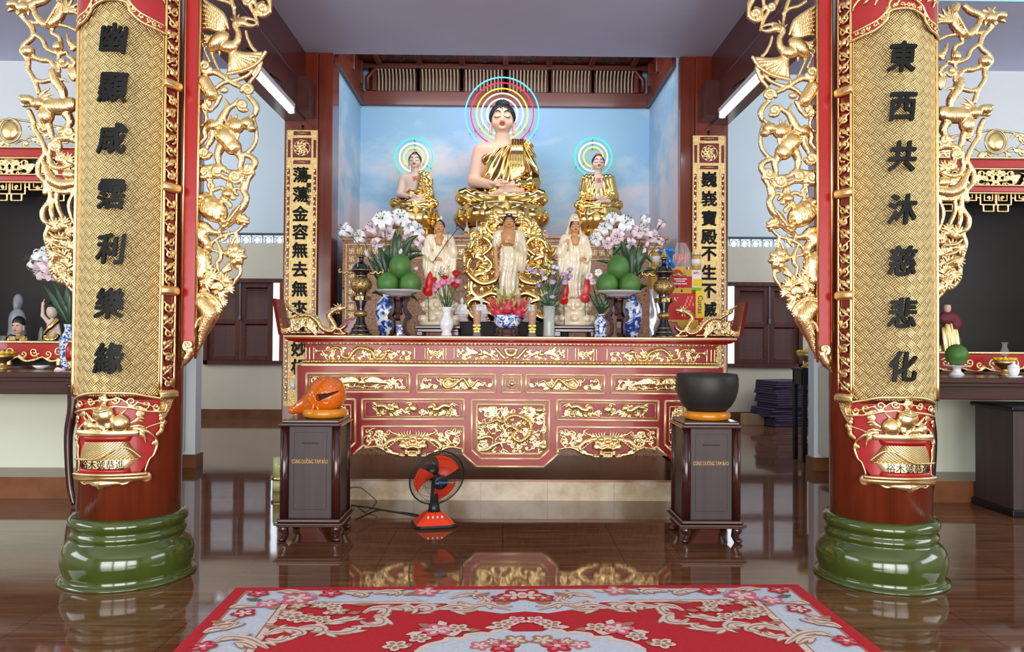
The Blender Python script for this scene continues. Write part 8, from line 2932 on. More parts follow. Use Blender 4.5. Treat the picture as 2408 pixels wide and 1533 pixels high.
r = gbox('biscuit_box', 1627, 634, 1650, 682, 0.12, whitec, 'white and green biscuit box with red letters beside the golden gift box', Y=7.06)
flat(r, 'green_band', 1627, 676, 1650, 682, greenc, 7.06)
flat(r, 'yellow_band', 1630, 656, 1650, 674, yel, 7.06)
word(r, 'AFC', 1638, 642, 0.034, redc, 7.06, bold=0.015)
r = gbox('biscuit_box', 1636, 683, 1657, 748, 0.12, yel, 'yellow biscuit box with a word running down its side', Y=7.03)
word(r, 'Custas', 1647, 716, 0.062, bluec, 7.03, rot=-PI / 2, bold=0.012)
MB().box((P(1636, 748, 7.03).x, 7.02, ZT), (P(1657, 748, 7.03).x, 7.16, P(1636, 748, 7.03).z)).build('under_carton', redc, r)
for px, lab in ((1543, 'gold-lidded jar of amber candy beside the blue bow'), (1637, 'gold-lidded jar with pale label beside the heart-shaped box')):
 p = P(px, 627 if px < 1600 else 634, 7.08)
 u = 7.08 / 1800
 r = thing('candy_jar', lab, 'jar', (p.x, 7.08, p.z), 'jars on the gifts')
 MB().lathe([(0, 0), (10 * u, 0), (11 * u, 2 * u), (11 * u, 30 * u), (9 * u, 33 * u), (0, 33 * u)], (p.x, 7.08, p.z), 20).build('jar', simple('amber_jar_%d' % px, srgb(206, 160, 84), 0.15), r)
 MB().lathe([(0, 33 * u), (10.5 * u, 33 * u), (10.5 * u, 40 * u), (0, 40 * u)], (p.x, 7.08, p.z), 20).build('lid', MT['gold_paint'], r)
 MB().lathe([(11.3 * u, 10 * u), (11.3 * u, 24 * u)], (p.x, 7.08, p.z), 20).build('label', whitec, r)
p = P(1605, 627, 7.02)
u = 7.02 / 1800
r = thing('heart_box', 'red heart-shaped box wrapped in clear film, on the golden gift box', 'gift box', (p.x, 7.06, p.z))
hp = [(p.x + 16 * u * 1.05 * math.sin(t) ** 3, p.z + (17 + 16 * (0.8125 * math.cos(t) - 0.3125 * math.cos(2 * t) - 0.125 * math.cos(3 * t) - 0.0625 * math.cos(4 * t))) * u) for t in np.linspace(0, 2 * PI, 40, endpoint=False)]
MB().prism([(x, z + 4 * u) for x, z in hp], 7.06, 7.10, ch=0.004).build('box', redc, r)
word(r, 'Love', 1605, 606, 0.028, simple('gilt_print', srgb(226, 150, 90), 0.4), 7.06, 0.002, rot=0.25)
fm = MB()
fm.grid(lambda a, b: (p.x + (a - 0.5) * 44 * u * (1 - 0.55 * max(0, b - 0.55) / 0.45), 7.05 - 0.015 * math.sin(a * 19) * b, p.z + b * 58 * u), 14, 10)
FILM = Mat('clear_film')
FILM.set(Base_Color=(0.95, 0.97, 1.0), Roughness=0.05, Alpha=0.22, Specular_IOR_Level=0.9)
fm.build('clear_film', FILM.m, r)
c = P(1568, 600, 7.0)
u = 7.0 / 1800
r = thing('ribbon_bow', 'shiny blue ribbon bow tied above the incense tower top', 'bow', (c.x, 7.0, c.z - 0.05))
BB = simple('blue_satin', srgb(30, 120, 214), 0.22, 0.2)
for k in range(8):
 a = 0.3 + k * (PI - 0.6) / 7
 e = c + Vector((math.cos(a) * 18 * u, -0.01 * (k % 2), math.sin(a) * 13 * u + 2 * u))
 m = MB().tube([Vector(q) for q in spline([tuple(c), tuple((c + e) / 2 + Vector((0, -0.02, 0.02))), tuple(e), tuple((c + e) / 2 + Vector((0, 0.02, -0.012))), tuple(c)], 5)], 4 * u, 8, flat=0.18)
 m.build('ribbon_loop', BB, r)
for sx in (-1, 1):
 m = MB().tube([Vector(q) for q in spline([tuple(c), tuple(c + Vector((sx * 8 * u, -0.02, -14 * u))), tuple(c + Vector((sx * 16 * u, 0, -30 * u)))], 5)], 4.5 * u, 8, flat=0.15)
 m.build('ribbon_tail', BB, r)
MB().box((c.x - 0.012, 6.99, c.z - 0.30), (c.x + 0.012, 7.02, c.z)).build('ribbon_stem', BB, r)
a, b = P(1527, 755, 6.98), P(1556, 680, 6.98)
r = thing('foil_pack', 'silvery clear wrapped packet standing beside the incense tower', 'packet', (a.x, 6.98, ZT))
MB().grid(lambda u_, v_: (a.x + (b.x - a.x) * u_, 6.98 - 0.02 * math.sin(PI * u_) - 0.006 * math.sin(9 * v_ + 5 * u_), ZT + (b.z - ZT) * v_), 8, 12).grid(lambda u_, v_: (a.x + (b.x - a.x) * u_, 6.98 + 0.03 * math.sin(PI * u_), ZT + (b.z - ZT) * v_), 8, 12, flip=True).build('packet', simple('silvery_film', srgb(206, 204, 210), 0.15, 0.5), r)
# ---------------------------------------------------------------- flat couplet boards on the wooden columns
def wall_couplet(px0, px1, py0, py1, chars, cys, small, lab):
 Y = YC - 0.03
 a, b = P(px0, py1, Y), P(px1, py0, Y)
 x0, x1, z0, z1 = a.x, b.x, a.z, b.z
 w = x1 - x0
 cx = (x0 + x1) / 2
 r = thing('wall_couplet', lab, 'couplet board', (cx, Y, z0))
 MB().box((x0, Y, z0), (x1, YC - 0.001, z1), 0.006).build('board', MT['gold_punched'], r)
 rd = MB()
 f = lambda u0, v0, u1, v1: rd.box((x0 + u0 * w, Y - 0.003, z1 - v1), (x0 + u1 * w, Y, z1 - v0), 0.001)
 f(0.2, 0.09, 0.8, 0.30); f(0.22, 0.02, 0.78, 0.06); f(0.22, 0.33, 0.78, 0.37); f(0.04, 0.11, 0.13, 0.30); f(0.87, 0.11, 0.96, 0.30)
 H = z1 - z0
 n = 9
 for k in range(n):
  v0 = 0.42 + k * (H - 0.45) / n
  for u in (0.035, 0.885):
   f(u, v0, u + 0.08, v0 + (H - 0.45) / n * 0.88)
 rd.build('red_inlay', MT['red_dark'], r)
 g = Carve((x0 - 0.005, Y - 0.03, z0), (x1 + 0.005, Y + 0.01, z1), 0.0055)
 rnd = random.Random(px0)
 for u in (0.075, 0.925):
  for k in range(int((H - 0.44) / 0.055)):
   z = z1 - 0.44 - k * 0.055
   sg = 1 if k % 2 else -1
   g.strand([(p[0], Y - 0.004, p[1]) for p in spiral(x0 + u * w + sg * 0.004, z, 0.016, 1.5 * sg, 1.1 * sg, 7)], 0.0055, 0.002, 1)
 for u in (0.0, 0.17, 0.83, 1.0):
  g.strand([(x0 + u * w, Y - 0.001, z0 + 0.004), (x0 + u * w, Y - 0.001, z1 - 0.38 * (0 < u < 1))], 0.005, 0, 1)
 c = (cx, Y - 0.004, z1 - 0.195)
 R = 0.085
 g.strand([(c[0] + R * math.cos(t), c[1], c[2] + R * math.sin(t)) for t in np.linspace(0, 2 * PI, 28)], 0.006, 0, 1)
 for k in range(9):
  t = k * 0.7
  g.strand([(p[0], c[1], p[1]) for p in spiral(c[0] + 0.045 * math.cos(t) * (k > 0), c[2] + 0.045 * math.sin(t) * (k > 0), 0.028, t, 1.2, 8)], [0.009, 0.006], 0.003, 1)
 for v in (0.04, 0.35):
  g.strand([(cx - 0.06, Y - 0.003, z1 - v), (cx, Y - 0.006, z1 - v), (cx + 0.06, Y - 0.003, z1 - v)], [0.003, 0.009, 0.003], 0, 3)
 g.build('gilt_carving', MT['gold_red'], r)
 for ch, y in zip(chars, cys):
  m = MB()
  p = P((px0 + px1) / 2, y, Y)
  text_flat(m, ch, (cx + (-0.01 if px0 < 1200 else 0), Y - 0.004, p.z), 0.172, None, 0.006, 0.03)
  m.build('character', MT['ink'], r)
 for ch, y in small:
  m = MB()
  p = P(px0 + 59, y, Y)
  text_flat(m, ch, (p.x, Y - 0.003, p.z), 0.058, None, 0.003, 0.025)
  m.build('small_character', MT['ink'], r)
 MB().tube([(cx, Y + 0.01, z1 - 0.01), (cx, Y + 0.02, z1 + 0.05)], 0.012, 8).build('hook', MT['iron'], r)


wall_couplet(667, 747, 305, 957, '蕩蕩金容無去無來真妙相', (411, 457, 502, 545, 588, 633, 679, 725, 771, 820, 862), tuple(zip('佛曆甲午年', (416, 436, 450, 464, 477))), 'flat gilded couplet on the wooden column behind the wooden fish')
wall_couplet(1628, 1706, 318, 968, '巍峩寶殿不生不滅大雄心', (422, 467, 513, 557, 597, 640, 684, 728, 773, 822, 864), (), 'flat gilded couplet on the wooden column behind the singing bowl')
p = P(690, 904, 8.1)
m = MB().lathe([(0, 0), (0.03, 0.0), (0.034, 0.03), (0.034, 0.09), (0.02, 0.10), (0, 0.10)], (p.x, 8.1, p.z - 0.05), 20).tube([(p.x, 8.1, p.z), (p.x, YC - 0.03, p.z)], 0.012, 8)
tag(m.build('wall_cup', MT['porcelain']), 'small white cup fixed low on the couplet behind the wooden fish', 'cup')

# ---------------------------------------------------------------- rug
RA, RBc = G0(555, 1385), G0(1875, 1377)
ex = (RBc - RA).to_2d().normalized()
ey = Vector((ex.y, -ex.x))
RW, RL = (RBc - RA).to_2d().length, 2.25
rug = MB()


def rl(px, py):
 d = (G0(px, py) - RA).to_2d()
 return (d.dot(ex), d.dot(ey))


def rput(pts, lvl, m):
 """flat woven patch, in rug metres; lvl stacks the yarn colours"""
 rug.n = getattr(rug, 'n', 0) + 1
 z = 0.008 + 0.0007 * lvl + 5e-7 * rug.n
 ar = sum(pts[i - 1][0] * pts[i][1] - pts[i][0] * pts[i - 1][1] for i in range(len(pts)))
 if ar > 0:
  pts = pts[::-1]
 rug.add([(RA.x + ex.x * x + ey.x * y, RA.y + ex.y * x + ey.y * y, z) for x, y in pts], [tuple(range(len(pts)))], False, m)


def both(pts, lvl, m):
 rput(pts, lvl, m)
 rput([(RW - x, y) for x, y in pts], lvl, m)


def rib(pts, w, lvl, m):
 q = [Vector(p) for p in spline(pts, 7)]
 n = len(q)
 ws = np.interp(np.linspace(0, 1, n), np.linspace(0, 1, len(w)), w)
 for i in range(n - 1):
  def nr(j):
   t = (q[min(j + 1, n - 1)] - q[max(j - 1, 0)])
   t = t.normalized() if t.length > 1e-6 else Vector((1, 0))
   return Vector((-t.y, t.x)) * ws[j]
  both([tuple(q[i] + nr(i)), tuple(q[i + 1] + nr(i + 1)), tuple(q[i + 1] - nr(i + 1)), tuple(q[i] - nr(i))], lvl, m)


def oval(x, y, a, b, rot, lvl, m):
 c, s = math.cos(rot), math.sin(rot)
 both([(x + a * math.cos(t) * c - b * math.sin(t) * s, y + a * math.cos(t) * s + b * math.sin(t) * c) for t in np.linspace(0, 2 * PI, 12, endpoint=False)], lvl, m)


def bloom(x, y, r, m0, m1, lvl=4):
 for k in range(5):
  t = k * 1.257 + x * 9
  oval(x + 0.6 * r * math.cos(t), y + 0.6 * r * math.sin(t), 0.55 * r, 0.42 * r, t, lvl, m0)
  oval(x + 0.5 * r * math.cos(t), y + 0.5 * r * math.sin(t), 0.3 * r, 0.2 * r, t, lvl + 1, m1)
 oval(x, y, 0.25 * r, 0.25 * r, 0, lvl + 2, 3)


RED, WHT, TAN, CRM, PNK, GRN = 0, 1, 2, 3, 4, 5
zr_ = lambda zx, zy: rl(380 + zx / 2.8, 1360 + zy / 2.8)
zs = lambda pts: [zr_(a, b) for a, b in pts]
rput([(0, 0), (RW, 0), (RW, RL), (0, RL)], 0, RED)
for a, b, lv, m in ((0.072, 0.055, 1, TAN), (0.088, 0.068, 2, WHT), (0.325, 0.255, 3, TAN), (0.335, 0.265, 4, CRM), (0.37, 0.295, 5, RED)):
 rput([(a, b), (RW - a, b), (RW - a, RL - b), (a, RL - b)], lv, m)
B5 = 6
cx_ = RW / 2
# cartouche in the far border and its scrolls
rput([(cx_ + x, y) for x, y in ((-0.62, 0.2), (-0.50, 0.30), (-0.42, 0.30), (-0.36, 0.38), (-0.22, 0.42), (-0.12, 0.46), (0, 0.43), (0.12, 0.46), (0.22, 0.42), (0.36, 0.38), (0.42, 0.30), (0.50, 0.30), (0.62, 0.2))], B5, WHT)
SW = [0.010, 0.026, 0.022, 0.006]
for pts in (((1900, 150), (1980, 120), (2060, 118), (2120, 150), (2080, 175)), ((1960, 165), (2060, 190), (2150, 185), (2220, 205), (2300, 225)), ((1330, 245), (1400, 210), (1480, 215), (1470, 250), (1400, 262)), ((1400, 265), (1460, 285), (1450, 318), (1370, 325), (1310, 300)),
   ((1480, 215), (1560, 208), (1630, 205), (1650, 222), (1600, 235)), ((1650, 225), (1720, 195), (1780, 210), (1760, 232), (1700, 220)), ((1780, 230), (1880, 205), (1960, 195), (2030, 210), (2090, 200)), ((1900, 225), (1990, 232), (2080, 225)),
   ((680, 395), (740, 365), (820, 350), (900, 360), (930, 385), (870, 398)), ((900, 345), (980, 335), (1050, 340), (1060, 365), (980, 372)), ((1060, 370), (1150, 378), (1240, 370), (1290, 345), (1250, 335)), ((690, 420), (760, 432), (810, 420), (830, 400)),
   ((350, 440), (430, 405), (560, 415), (640, 450), (700, 484)), ((480, 440), (560, 450), (620, 484)), ((1080, 320), (1150, 300), (1230, 290), (1300, 265)), ((280, 380), (340, 350), (430, 345), (500, 300)), ((340, 330), (420, 300), (500, 280)),
   ((1180, 110), (1260, 105), (1340, 125), (1300, 140)), ((1400, 118), (1480, 100), (1560, 110), (1540, 130)), ((760, 105), (860, 100), (960, 120)), ((450, 215), (520, 195), (620, 205))):
 q = zs(pts)
 rib(q, [w * 1.25 for w in SW], B5 + 1, TAN)
 rib([(x, y - 0.004) for x, y in q], [w * 0.95 for w in SW], B5 + 2, CRM)
 sq = spline(q, 5)
 for j in range(4, len(sq) - 3, 4):
  d_ = sq[j + 1] - sq[j - 1]
  an = math.atan2(d_[1], d_[0])
  sd = 1 if (j // 4) % 2 else -1
  for lv, mt, sc_ in ((1, TAN, 1.2), (3, CRM, 0.85)):
   oval(sq[j][0] - math.sin(an) * 0.030 * sd, sq[j][1] + math.cos(an) * 0.030 * sd, 0.040 * sc_, 0.013 * sc_, an + 0.5 * sd, B5 + lv, mt)
 rib([(x, y) for x, y in q], [0.001, 0.004, 0.004, 0.001], B5 + 4, TAN)
for zx, zy, r, a, b in ((640, 117, .055, RED, PNK), (1115, 117, .06, RED, PNK), (900, 150, .09, PNK, CRM), (540, 248, .06, RED, CRM), (700, 185, .06, PNK, CRM), (1745, 105, .07, PNK, CRM), (2330, 130, .09, RED, CRM), (270, 470, .06, RED, PNK), (2240, 150, .06, RED, TAN),
      (840, 245, .055, TAN, CRM), (930, 285, .055, CRM, TAN), (1050, 290, .05, CRM, TAN), (1160, 235, .055, TAN, CRM), (900, 200, .05, TAN, CRM), (1040, 195, .05, TAN, CRM), (1130, 200, .05, CRM, TAN), (860, 270, .06, CRM, TAN), (1810, 360, .075, PNK, CRM), (1950, 350, .055, CRM, TAN), (1700, 415, .05, CRM, TAN), (2250, 325, .055, CRM, TAN), (2335, 295, .05, CRM, PNK), (1540, 465, .055, CRM, TAN)):
 x, y = zr_(zx, zy)
 bloom(x, y, r, a, b, B5 + 3)
for a, b, c, d, m in ((560, 150, 660, 160, GRN), (740, 270, 800, 250, CRM), (680, 330, 780, 340, TAN), (690, 310, 760, 295, CRM), (1180, 300, 1300, 270, CRM), (1100, 320, 1180, 300, CRM), (1250, 190, 1420, 185, TAN), (1060, 245, 1120, 240, CRM), (1230, 245, 1310, 240, TAN), (780, 230, 840, 225, TAN), (960, 250, 1000, 262, TAN),
     (1610, 390, 1720, 370, CRM), (1690, 320, 1780, 335, TAN), (1830, 300, 1870, 330, CRM), (1990, 355, 2100, 360, TAN), (1870, 390, 1960, 380, CRM), (2130, 345, 2220, 335, CRM), (2250, 290, 2310, 305, TAN), (1480, 440, 1560, 460, CRM), (1580, 470, 1650, 450, TAN), (1590, 130, 1700, 100, TAN), (1800, 105, 1890, 100, CRM), (2060, 140, 2160, 110, TAN), (2200, 180, 2300, 175, TAN), (330, 300, 420, 310, TAN), (560, 105, 650, 130, TAN), (1000, 100, 1080, 130, CRM), (700, 215, 780, 200, TAN), (960, 180, 1010, 170, CRM)):
 p0, p1 = zr_(a, b), zr_(c, d)
 rib([p0, ((p0[0] + p1[0]) / 2, (p0[1] + p1[1]) / 2 + 0.006), p1], [0.004, 0.026, 0.003], B5 + 2, m)
# central medallion
md = [rl(a, b) for a, b in ((975, 1540), (990, 1528), (1010, 1520), (1040, 1512), (1050, 1506), (1085, 1506), (1096, 1498), (1125, 1494), (1150, 1496), (1160, 1489), (1190, 1486), (1207, 1492))]
md = [(min(x, cx_), y) for x, y in md]
rput(md + [(RW - x, y) for x, y in reversed(md)] + [(cx_ + 0.5, 1.5), (cx_ - 0.5, 1.5)], B5, WHT)
for i in range(0, len(md) - 2, 2):
 rib([md[i], (md[i + 1][0] + 0.012, md[i + 1][1] + 0.012), md[i + 2]], [0.006, 0.022, 0.008], B5 + 1, CRM)
for zx, zy, r, a, b in ((2250, 470, .07, RED, PNK), (2100, 465, .05, PNK, CRM), (2330, 430, .06, TAN, CRM), (2180, 440, .04, TAN, CRM)):
 bloom(*zr_(zx, zy), r, a, b, B5 + 3)
rug.box((0, 0, 0), (0, 0, 0)) if False else None
z_ = 0.008
e4 = [(0, 0), (RW, 0), (RW, RL), (0, RL)]
W4 = [(RA.x + ex.x * x + ey.x * y, RA.y + ex.y * x + ey.y * y) for x, y in e4]
rug.add([(x, y, 0.0005) for x, y in W4] + [(x, y, z_) for x, y in W4], [(0, 1, 5, 4), (1, 2, 6, 5), (2, 3, 7, 6), (3, 0, 4, 7), (0, 3, 2, 1)], False, RED)
yarn = lambda n, c: simple('yarn_' + n, srgb(*c), 0.9, 0, (400, 0.3, 0.003), 0.10, 60)
tag(rug.build('floral_rug', [yarn('red', (186, 16, 32)), yarn('pale', (196, 200, 212)), yarn('tan', (170, 116, 90)), yarn('cream', (218, 196, 184)), yarn('pink', (216, 96, 120)), yarn('green', (96, 100, 84))]), 'red floral rug with white scrolled border on the floor in front', 'rug')

# ---------------------------------------------------------------- side shrines
GLS = Mat('cabinet_glass')
GLS.set(Base_Color=(0.03, 0.035, 0.04), Roughness=0.12, Alpha=0.05, Specular_IOR_Level=0.12)
DARK = simple('dark_cabinet_lining', srgb(36, 26, 24), 0.6)
YSH = 7.32
for sx, side in ((-1, 'wooden fish side'), (1, 'singing bowl side')):
 ref = (lambda x, y: P(x, y, YSH).z)
 xq = 20 if sx < 0 else 2345
 dy = 0 if sx < 0 else 26
 zz = lambda y: P(xq, y + dy, YSH).z
 xc = P(xq, 300, YSH).x
 xh = 1.22
 r = thing('shrine_cabinet', 'dark glazed shrine cabinet with red and gold carved front, ' + side, 'cabinet', (xc, 7.9, 1.16))
 m = MB()
 m.box((xc - xh, 7.42, 1.17), (xc - xh + 0.06, 8.45, zz(372)), 0.004).box((xc + xh - 0.06, 7.42, 1.17), (xc + xh, 8.45, zz(372)), 0.004)
 m.box((xc - xh, 8.38, 1.17), (xc + xh, 8.45, zz(372))).box((xc - xh, 7.42, zz(415)), (xc + xh, 8.45, zz(400))).box((xc - xh, 7.36, 1.17), (xc + xh, 8.45, 1.27))
 m.build('carcass', DARK, r)
 MB().box((xc - xh + 0.06, 7.43, 1.27), (xc + xh - 0.06, 7.436, zz(412))).build('glass_front', GLS.m, r)
 m = MB()
 m.box((xc - xh, YSH, zz(369)), (xc + xh, YSH + 0.1, zz(349)), 0.008).box((xc - xh, YSH, zz(426)), (xc + xh, YSH + 0.1, zz(412)), 0.008)
 for x in (xc - xh, xc + xh - 0.09, xc - 0.55, xc + 0.47):
  m.box((x, YSH + 0.005, zz(426)), (x + 0.08, YSH + 0.09, zz(349)), 0.004)
 m.build('red_rail', MT['red_bright'], r)
 m = MB()
 for y in (346, 371, 410, 428):
  m.box((xc - xh, YSH - 0.012, zz(y) - 0.006), (xc + xh, YSH + 0.05, zz(y) + 0.006), 0.004)
 m.build('gilt_bead', MT['gold_paint'], r)
 MB().box((xc - xh, YSH + 0.05, zz(412)), (xc + xh, YSH + 0.06, zz(370))).build('frieze_backing', MT['black'], r)
 rnd = random.Random(7)
 for flip in (False, True):
  k = Rel((xc - xh, zz(410)), (xc + 0.01, zz(372)), YSH + 0.03, 0.0065, 0.04, xc, flip)
  k.fill(xc - xh + 0.1, zz(407), xc, zz(376), 34, 0.03, 40, 0.007)
  k.build('frieze_carving', r)
  k = Rel((xc - xh, zz(474)), (xc + 0.01, zz(428)), YSH + 0.03, 0.0065, 0.04, xc, flip)
  for i in range(6):
   x0 = xc - 1.15 + 0.2 * i
   d = 0.10 if i in (0, 3, 5) else 0.06
   k.st([(x0, zz(430)), (x0, zz(430) - d), (x0 + 0.16, zz(430) - d), (x0 + 0.16, zz(430))], 0.010, 0, n=1)
   k.st([(x0 + 0.04, zz(430)), (x0 + 0.04, zz(430) - d * 0.6), (x0 + 0.12, zz(430) - d * 0.6), (x0 + 0.12, zz(430))], 0.008, 0, n=1)
   k.sp(x0 + 0.08, zz(430) - 0.03, 0.022, i, 1.3, 0.007).st([(x0 + 0.16, zz(438)), (x0 + 0.20, zz(438))], 0.009, 0, n=1)
   if d > 0.08:
    k.st([(x0 + 0.03, zz(430) - d), (x0 + 0.03, zz(470)), (x0 + 0.13, zz(470)), (x0 + 0.13, zz(430) - d)], 0.010, 0, n=1)
  k.build('lattice_valance', r)
  k = Rel((xc - xh, zz(347)), (xc + 0.12, zz(268)), YSH + 0.05, 0.0065, 0.05, xc, flip)
  top = lambda x: zz(277) - 0.20 * min(1, abs(x - xc) / 1.0) ** 1.3
  k.st([(xc - 1.1 + 0.11 * i, top(xc - 1.1 + 0.11 * i)) for i in range(11)], 0.011)
  for i in range(26):
   x = rnd.uniform(xc - 1.1, xc - 0.1)
   z = rnd.uniform(zz(343), max(zz(340), top(x) - 0.02))
   k.sp(x, z, 0.035, i, 1.2 * (1 if i % 2 else -1), 0.011)
   k.st([(x, z), (x + 0.05, z + 0.03), (x + 0.11, z - 0.01)], [0.010, 0.012, 0.004])
  k.st([(xc - xh, zz(345)), (xc, zz(345))], 0.012, 0, n=1)
  k.build('crest_carving', r)
 m = MB().ell((xc, YSH + 0.02, zz(306)), (0.085, 0.03, 0.095), 28)
 m.tube([(xc + 0.105 * math.cos(t), YSH + 0.02, zz(306) + 0.115 * math.sin(t)) for t in np.linspace(0, 2 * PI, 30, endpoint=False)], 0.010, 6, closed=True)
 m.build('gilt_disc', MT['gold'], r)
 # low red and gold rail in front of the figures
 z0, z1 = zz(843), zz(801)
 r2 = thing('shrine_railing', 'low red railing with gilt scrollwork before the figures, ' + side, 'railing', (xc, 7.22, 1.17))
 MB().box((xc - 1.15, 7.24, z0), (xc + 1.15, 7.27, z1), 0.004).build('red_board', MT['red_bright'], r2)
 for flip in (False, True):
  k = Rel((xc - 1.16, 1.17), (xc + 0.02, z1 + 0.02), 7.24, 0.006, 0.04, xc, flip)
  k.st([(xc - 1.15, z1 - 0.012), (xc + 0.01, z1 - 0.012)], 0.016, 0, n=1)
  for i in range(5):
   x = xc - 1.02 + 0.23 * i
   k.sp(x, (z0 + z1) / 2 - 0.02, 0.045, 0.5 + i, 1.3 * (1 if i % 2 else -1), 0.012).sp(x + 0.10, (z0 + z1) / 2 - 0.04, 0.038, 3 + i, -1.2, 0.011)
   k.st([(x - 0.08, z0 + 0.02), (x, z0 - 0.01), (x + 0.08, z0 - 0.02), (x + 0.15, z0 + 0.02)], [0.010, 0.016, 0.016, 0.010])
   if i % 2 == 0:
    k.st([(x, z0), (x, 1.18)], [0.018, 0.026], 0, n=1)
  k.build('gilt_scrollwork', r2)
 # long dark table
 xe = sx * 3.60
 xo = sx * 5.9
 tz = 1.145
 t = thing('side_altar_table', 'long dark wooden altar table on curved legs, ' + side, 'table', ((xe + xo) / 2, 6.9, 0))
 m = MB()
 m.box((xe, 6.48, tz - 0.05), (xo, 7.18, tz), 0.01).box((xe - sx * 0.02, 6.50, tz - 0.08), (xo, 7.18, tz - 0.045), 0.006)
 m.build('tabletop', MT['dark_wood_x'], t)
 MB().box((xe + sx * 0.02, 6.53, tz - 0.19), (xo, 6.58, tz - 0.07), 0.008).box((xe + sx * 0.02, 6.55, tz - 0.12), (xe + sx * 0.07, 7.15, tz - 0.06)).build('apron', MT['dark_wood_x'], t)
 for x in (xe + sx * 0.06, xo - sx * 0.06):
  for y, rr in ((6.57, 1), (7.02, 0.8)):
   MB().tube([Vector(q) for q in spline([(x, y, tz - 0.10), (x - sx * 0.015 * 0, y, tz - 0.3), (x + sx * 0.04, y, 0.6), (x + sx * 0.02, y, 0.2), (x - sx * 0.03, y - 0.02, 0.02)], 5)], [0.06, 0.05, 0.036, 0.030, 0.022], 10).build('leg', MT['dark_wood'], t)
 tag(slab('shelf_board', (xc - xh, 7.19, 1.145), (xc + xh, 7.40, 1.17), MT['dark_wood_x'], 0.004), 'reddish shelf board along the foot of the shrine, ' + side, 'shelf')


def figurine(px, top, bot, Y, parts, lab):
 """small statue; parts are (material, [lumps]) in pixel units about (px, bot)"""
 c = P(px, bot, Y)
 u = Y / 1800
 r = thing('statue', lab, 'statue', (c.x, Y, 1.27))
 for nm, mat, fn in parts:
  g = Carve((-34, -22, -4), (34, 22, bot - top + 8), 1.0)
  fn(g)
  X, Y_, Z = g.grid()
  g.build(nm, mat, r, lambda V: np.stack([c.x + V[:, 0] * u, Y + V[:, 1] * u, 1.271 + np.maximum(V[:, 2], 0) * (c.z - 1.271 + (bot - top) * u) / (bot - top)], 1))
 return r


GREY = simple('grey_glazed_stone', srgb(150, 152, 160), 0.3)
figurine(40, 696, 812, 8.0, (('body', GREY, lambda g: g.ell((0, 0, 30), (22, 14, 40)).ell((0, 0, 66), (20, 12, 24), 8).ell((0, -2, 96), (8, 9, 12), 3).ell((0, 2, 104), (11, 10, 16), 3)),), 'grey veiled figure at the back of the glazed shrine')
figurine(43, 737, 812, 7.62, (('robe', MT['gold_bright'], lambda g: g.ell((0, 0, 10), (26, 15, 26)).ell((-16, -2, 14), (12, 12, 22), 6).ell((16, -2, 14), (12, 12, 22), 6)),
       ('body', MT['skin'], lambda g: g.ell((0, -2, 50), (12, 12, 15)).cap((0, 0, 30), (0, 0, 42), 6).cap((-3, -16, 14), (-1, -17, 30), 4, 2.5, 2).cap((3, -16, 14), (1, -17, 30), 4, 2.5, 2).ell((-12, 0, 48), (2, 3, 6)).ell((12, 0, 48), (2, 3, 6)).ell((0, -14, 49), (2, 2.5, 4), 2)),
       ('hair', MT['hair'], lambda g: (g.ell((0, 1, 57), (13.5, 13.5, 13)), g.ell((0, -8, 48), (16, 9, 9), 0, None, True), g.ell((-5, -13.2, 52), (3, 1.4, 1.2)), g.ell((5, -13.2, 52), (3, 1.4, 1.2)))), ('lips', MT['lip'], lambda g: g.ell((0, -13, 43), (3.4, 1.8, 1.4)))), 'gold-robed figure with joined palms behind the shrine railing')
figurine(122, 702, 812, 7.66, (('body', MT['skin_pale'], lambda g: g.ell((0, 0, 48), (13, 9, 22)).cap((-6, 0, 30), (-6, 0, 2), 7, 5, 4).cap((6, 0, 30), (6, 0, 2), 7, 5, 4).ell((0, -1, 84), (12, 12, 14), 3).cap((-10, 0, 64), (-20, -4, 76), 5, 4, 3).cap((-20, -4, 76), (-19, -6, 96), 4, 3.4, 3).ell((-18, -6, 99), (4, 4, 4), 1).cap((-18, -7, 100), (-15, -7, 108), 1.4, 1.0, 1).cap((11, 0, 64), (17, 0, 40), 5, 4, 3).cap((17, 0, 40), (15, -4, 22), 4, 3, 2)),
       ('gold_sash', MT['gold_bright'], lambda g: g.strand([(14, -4, 66), (4, -11, 54), (-10, -9, 40)], 6, 3).strand([(-14, -4, 34), (-4, -11, 28), (8, -11, 28), (14, -4, 34)], 7, 3).cap((-12, 4, 34), (12, 4, 34), 7)),
       ('hair', MT['hair'], lambda g: (g.ell((0, 1, 90), (13.5, 13.5, 14)), g.ell((0, -9, 82), (16, 9, 11), 0, None, True)))), 'child statue in gold sash pointing one finger upward')
figurine(97, 770, 812, 7.8, (('body', GREY, lambda g: g.ell((0, 0, 12), (9, 8, 18)).ell((0, 0, 30), (6, 6, 9), 3).ell((0, 0, 38), (4, 4, 5), 2)),), 'little grey figure beside the pointing child statue')
figurine(2232, 726, 822, 7.7, (('robe', MT['gold'], lambda g: (g.ell((0, 0, 18), (26, 14, 60)).ell((14, -2, 10), (12, 12, 50), 6), drape(g, lambda X, Y, Z: 1.3 * np.sin(X * 0.55 + Z * 0.06)))),
       ('maroon_shawl', simple('maroon_cloth', srgb(110, 24, 44), 0.6), lambda g: g.ell((0, 1, 78), (27, 13, 14)).ell((16, -2, 66), (13, 11, 14), 5)),
       ('body', MT['skin'], lambda g: g.ell((-4, 0, 98), (8, 8, 11)).cap((-4, 0, 84), (-4, 0, 92), 5))), 'gold-draped statue with maroon shawl behind the shrine glass')


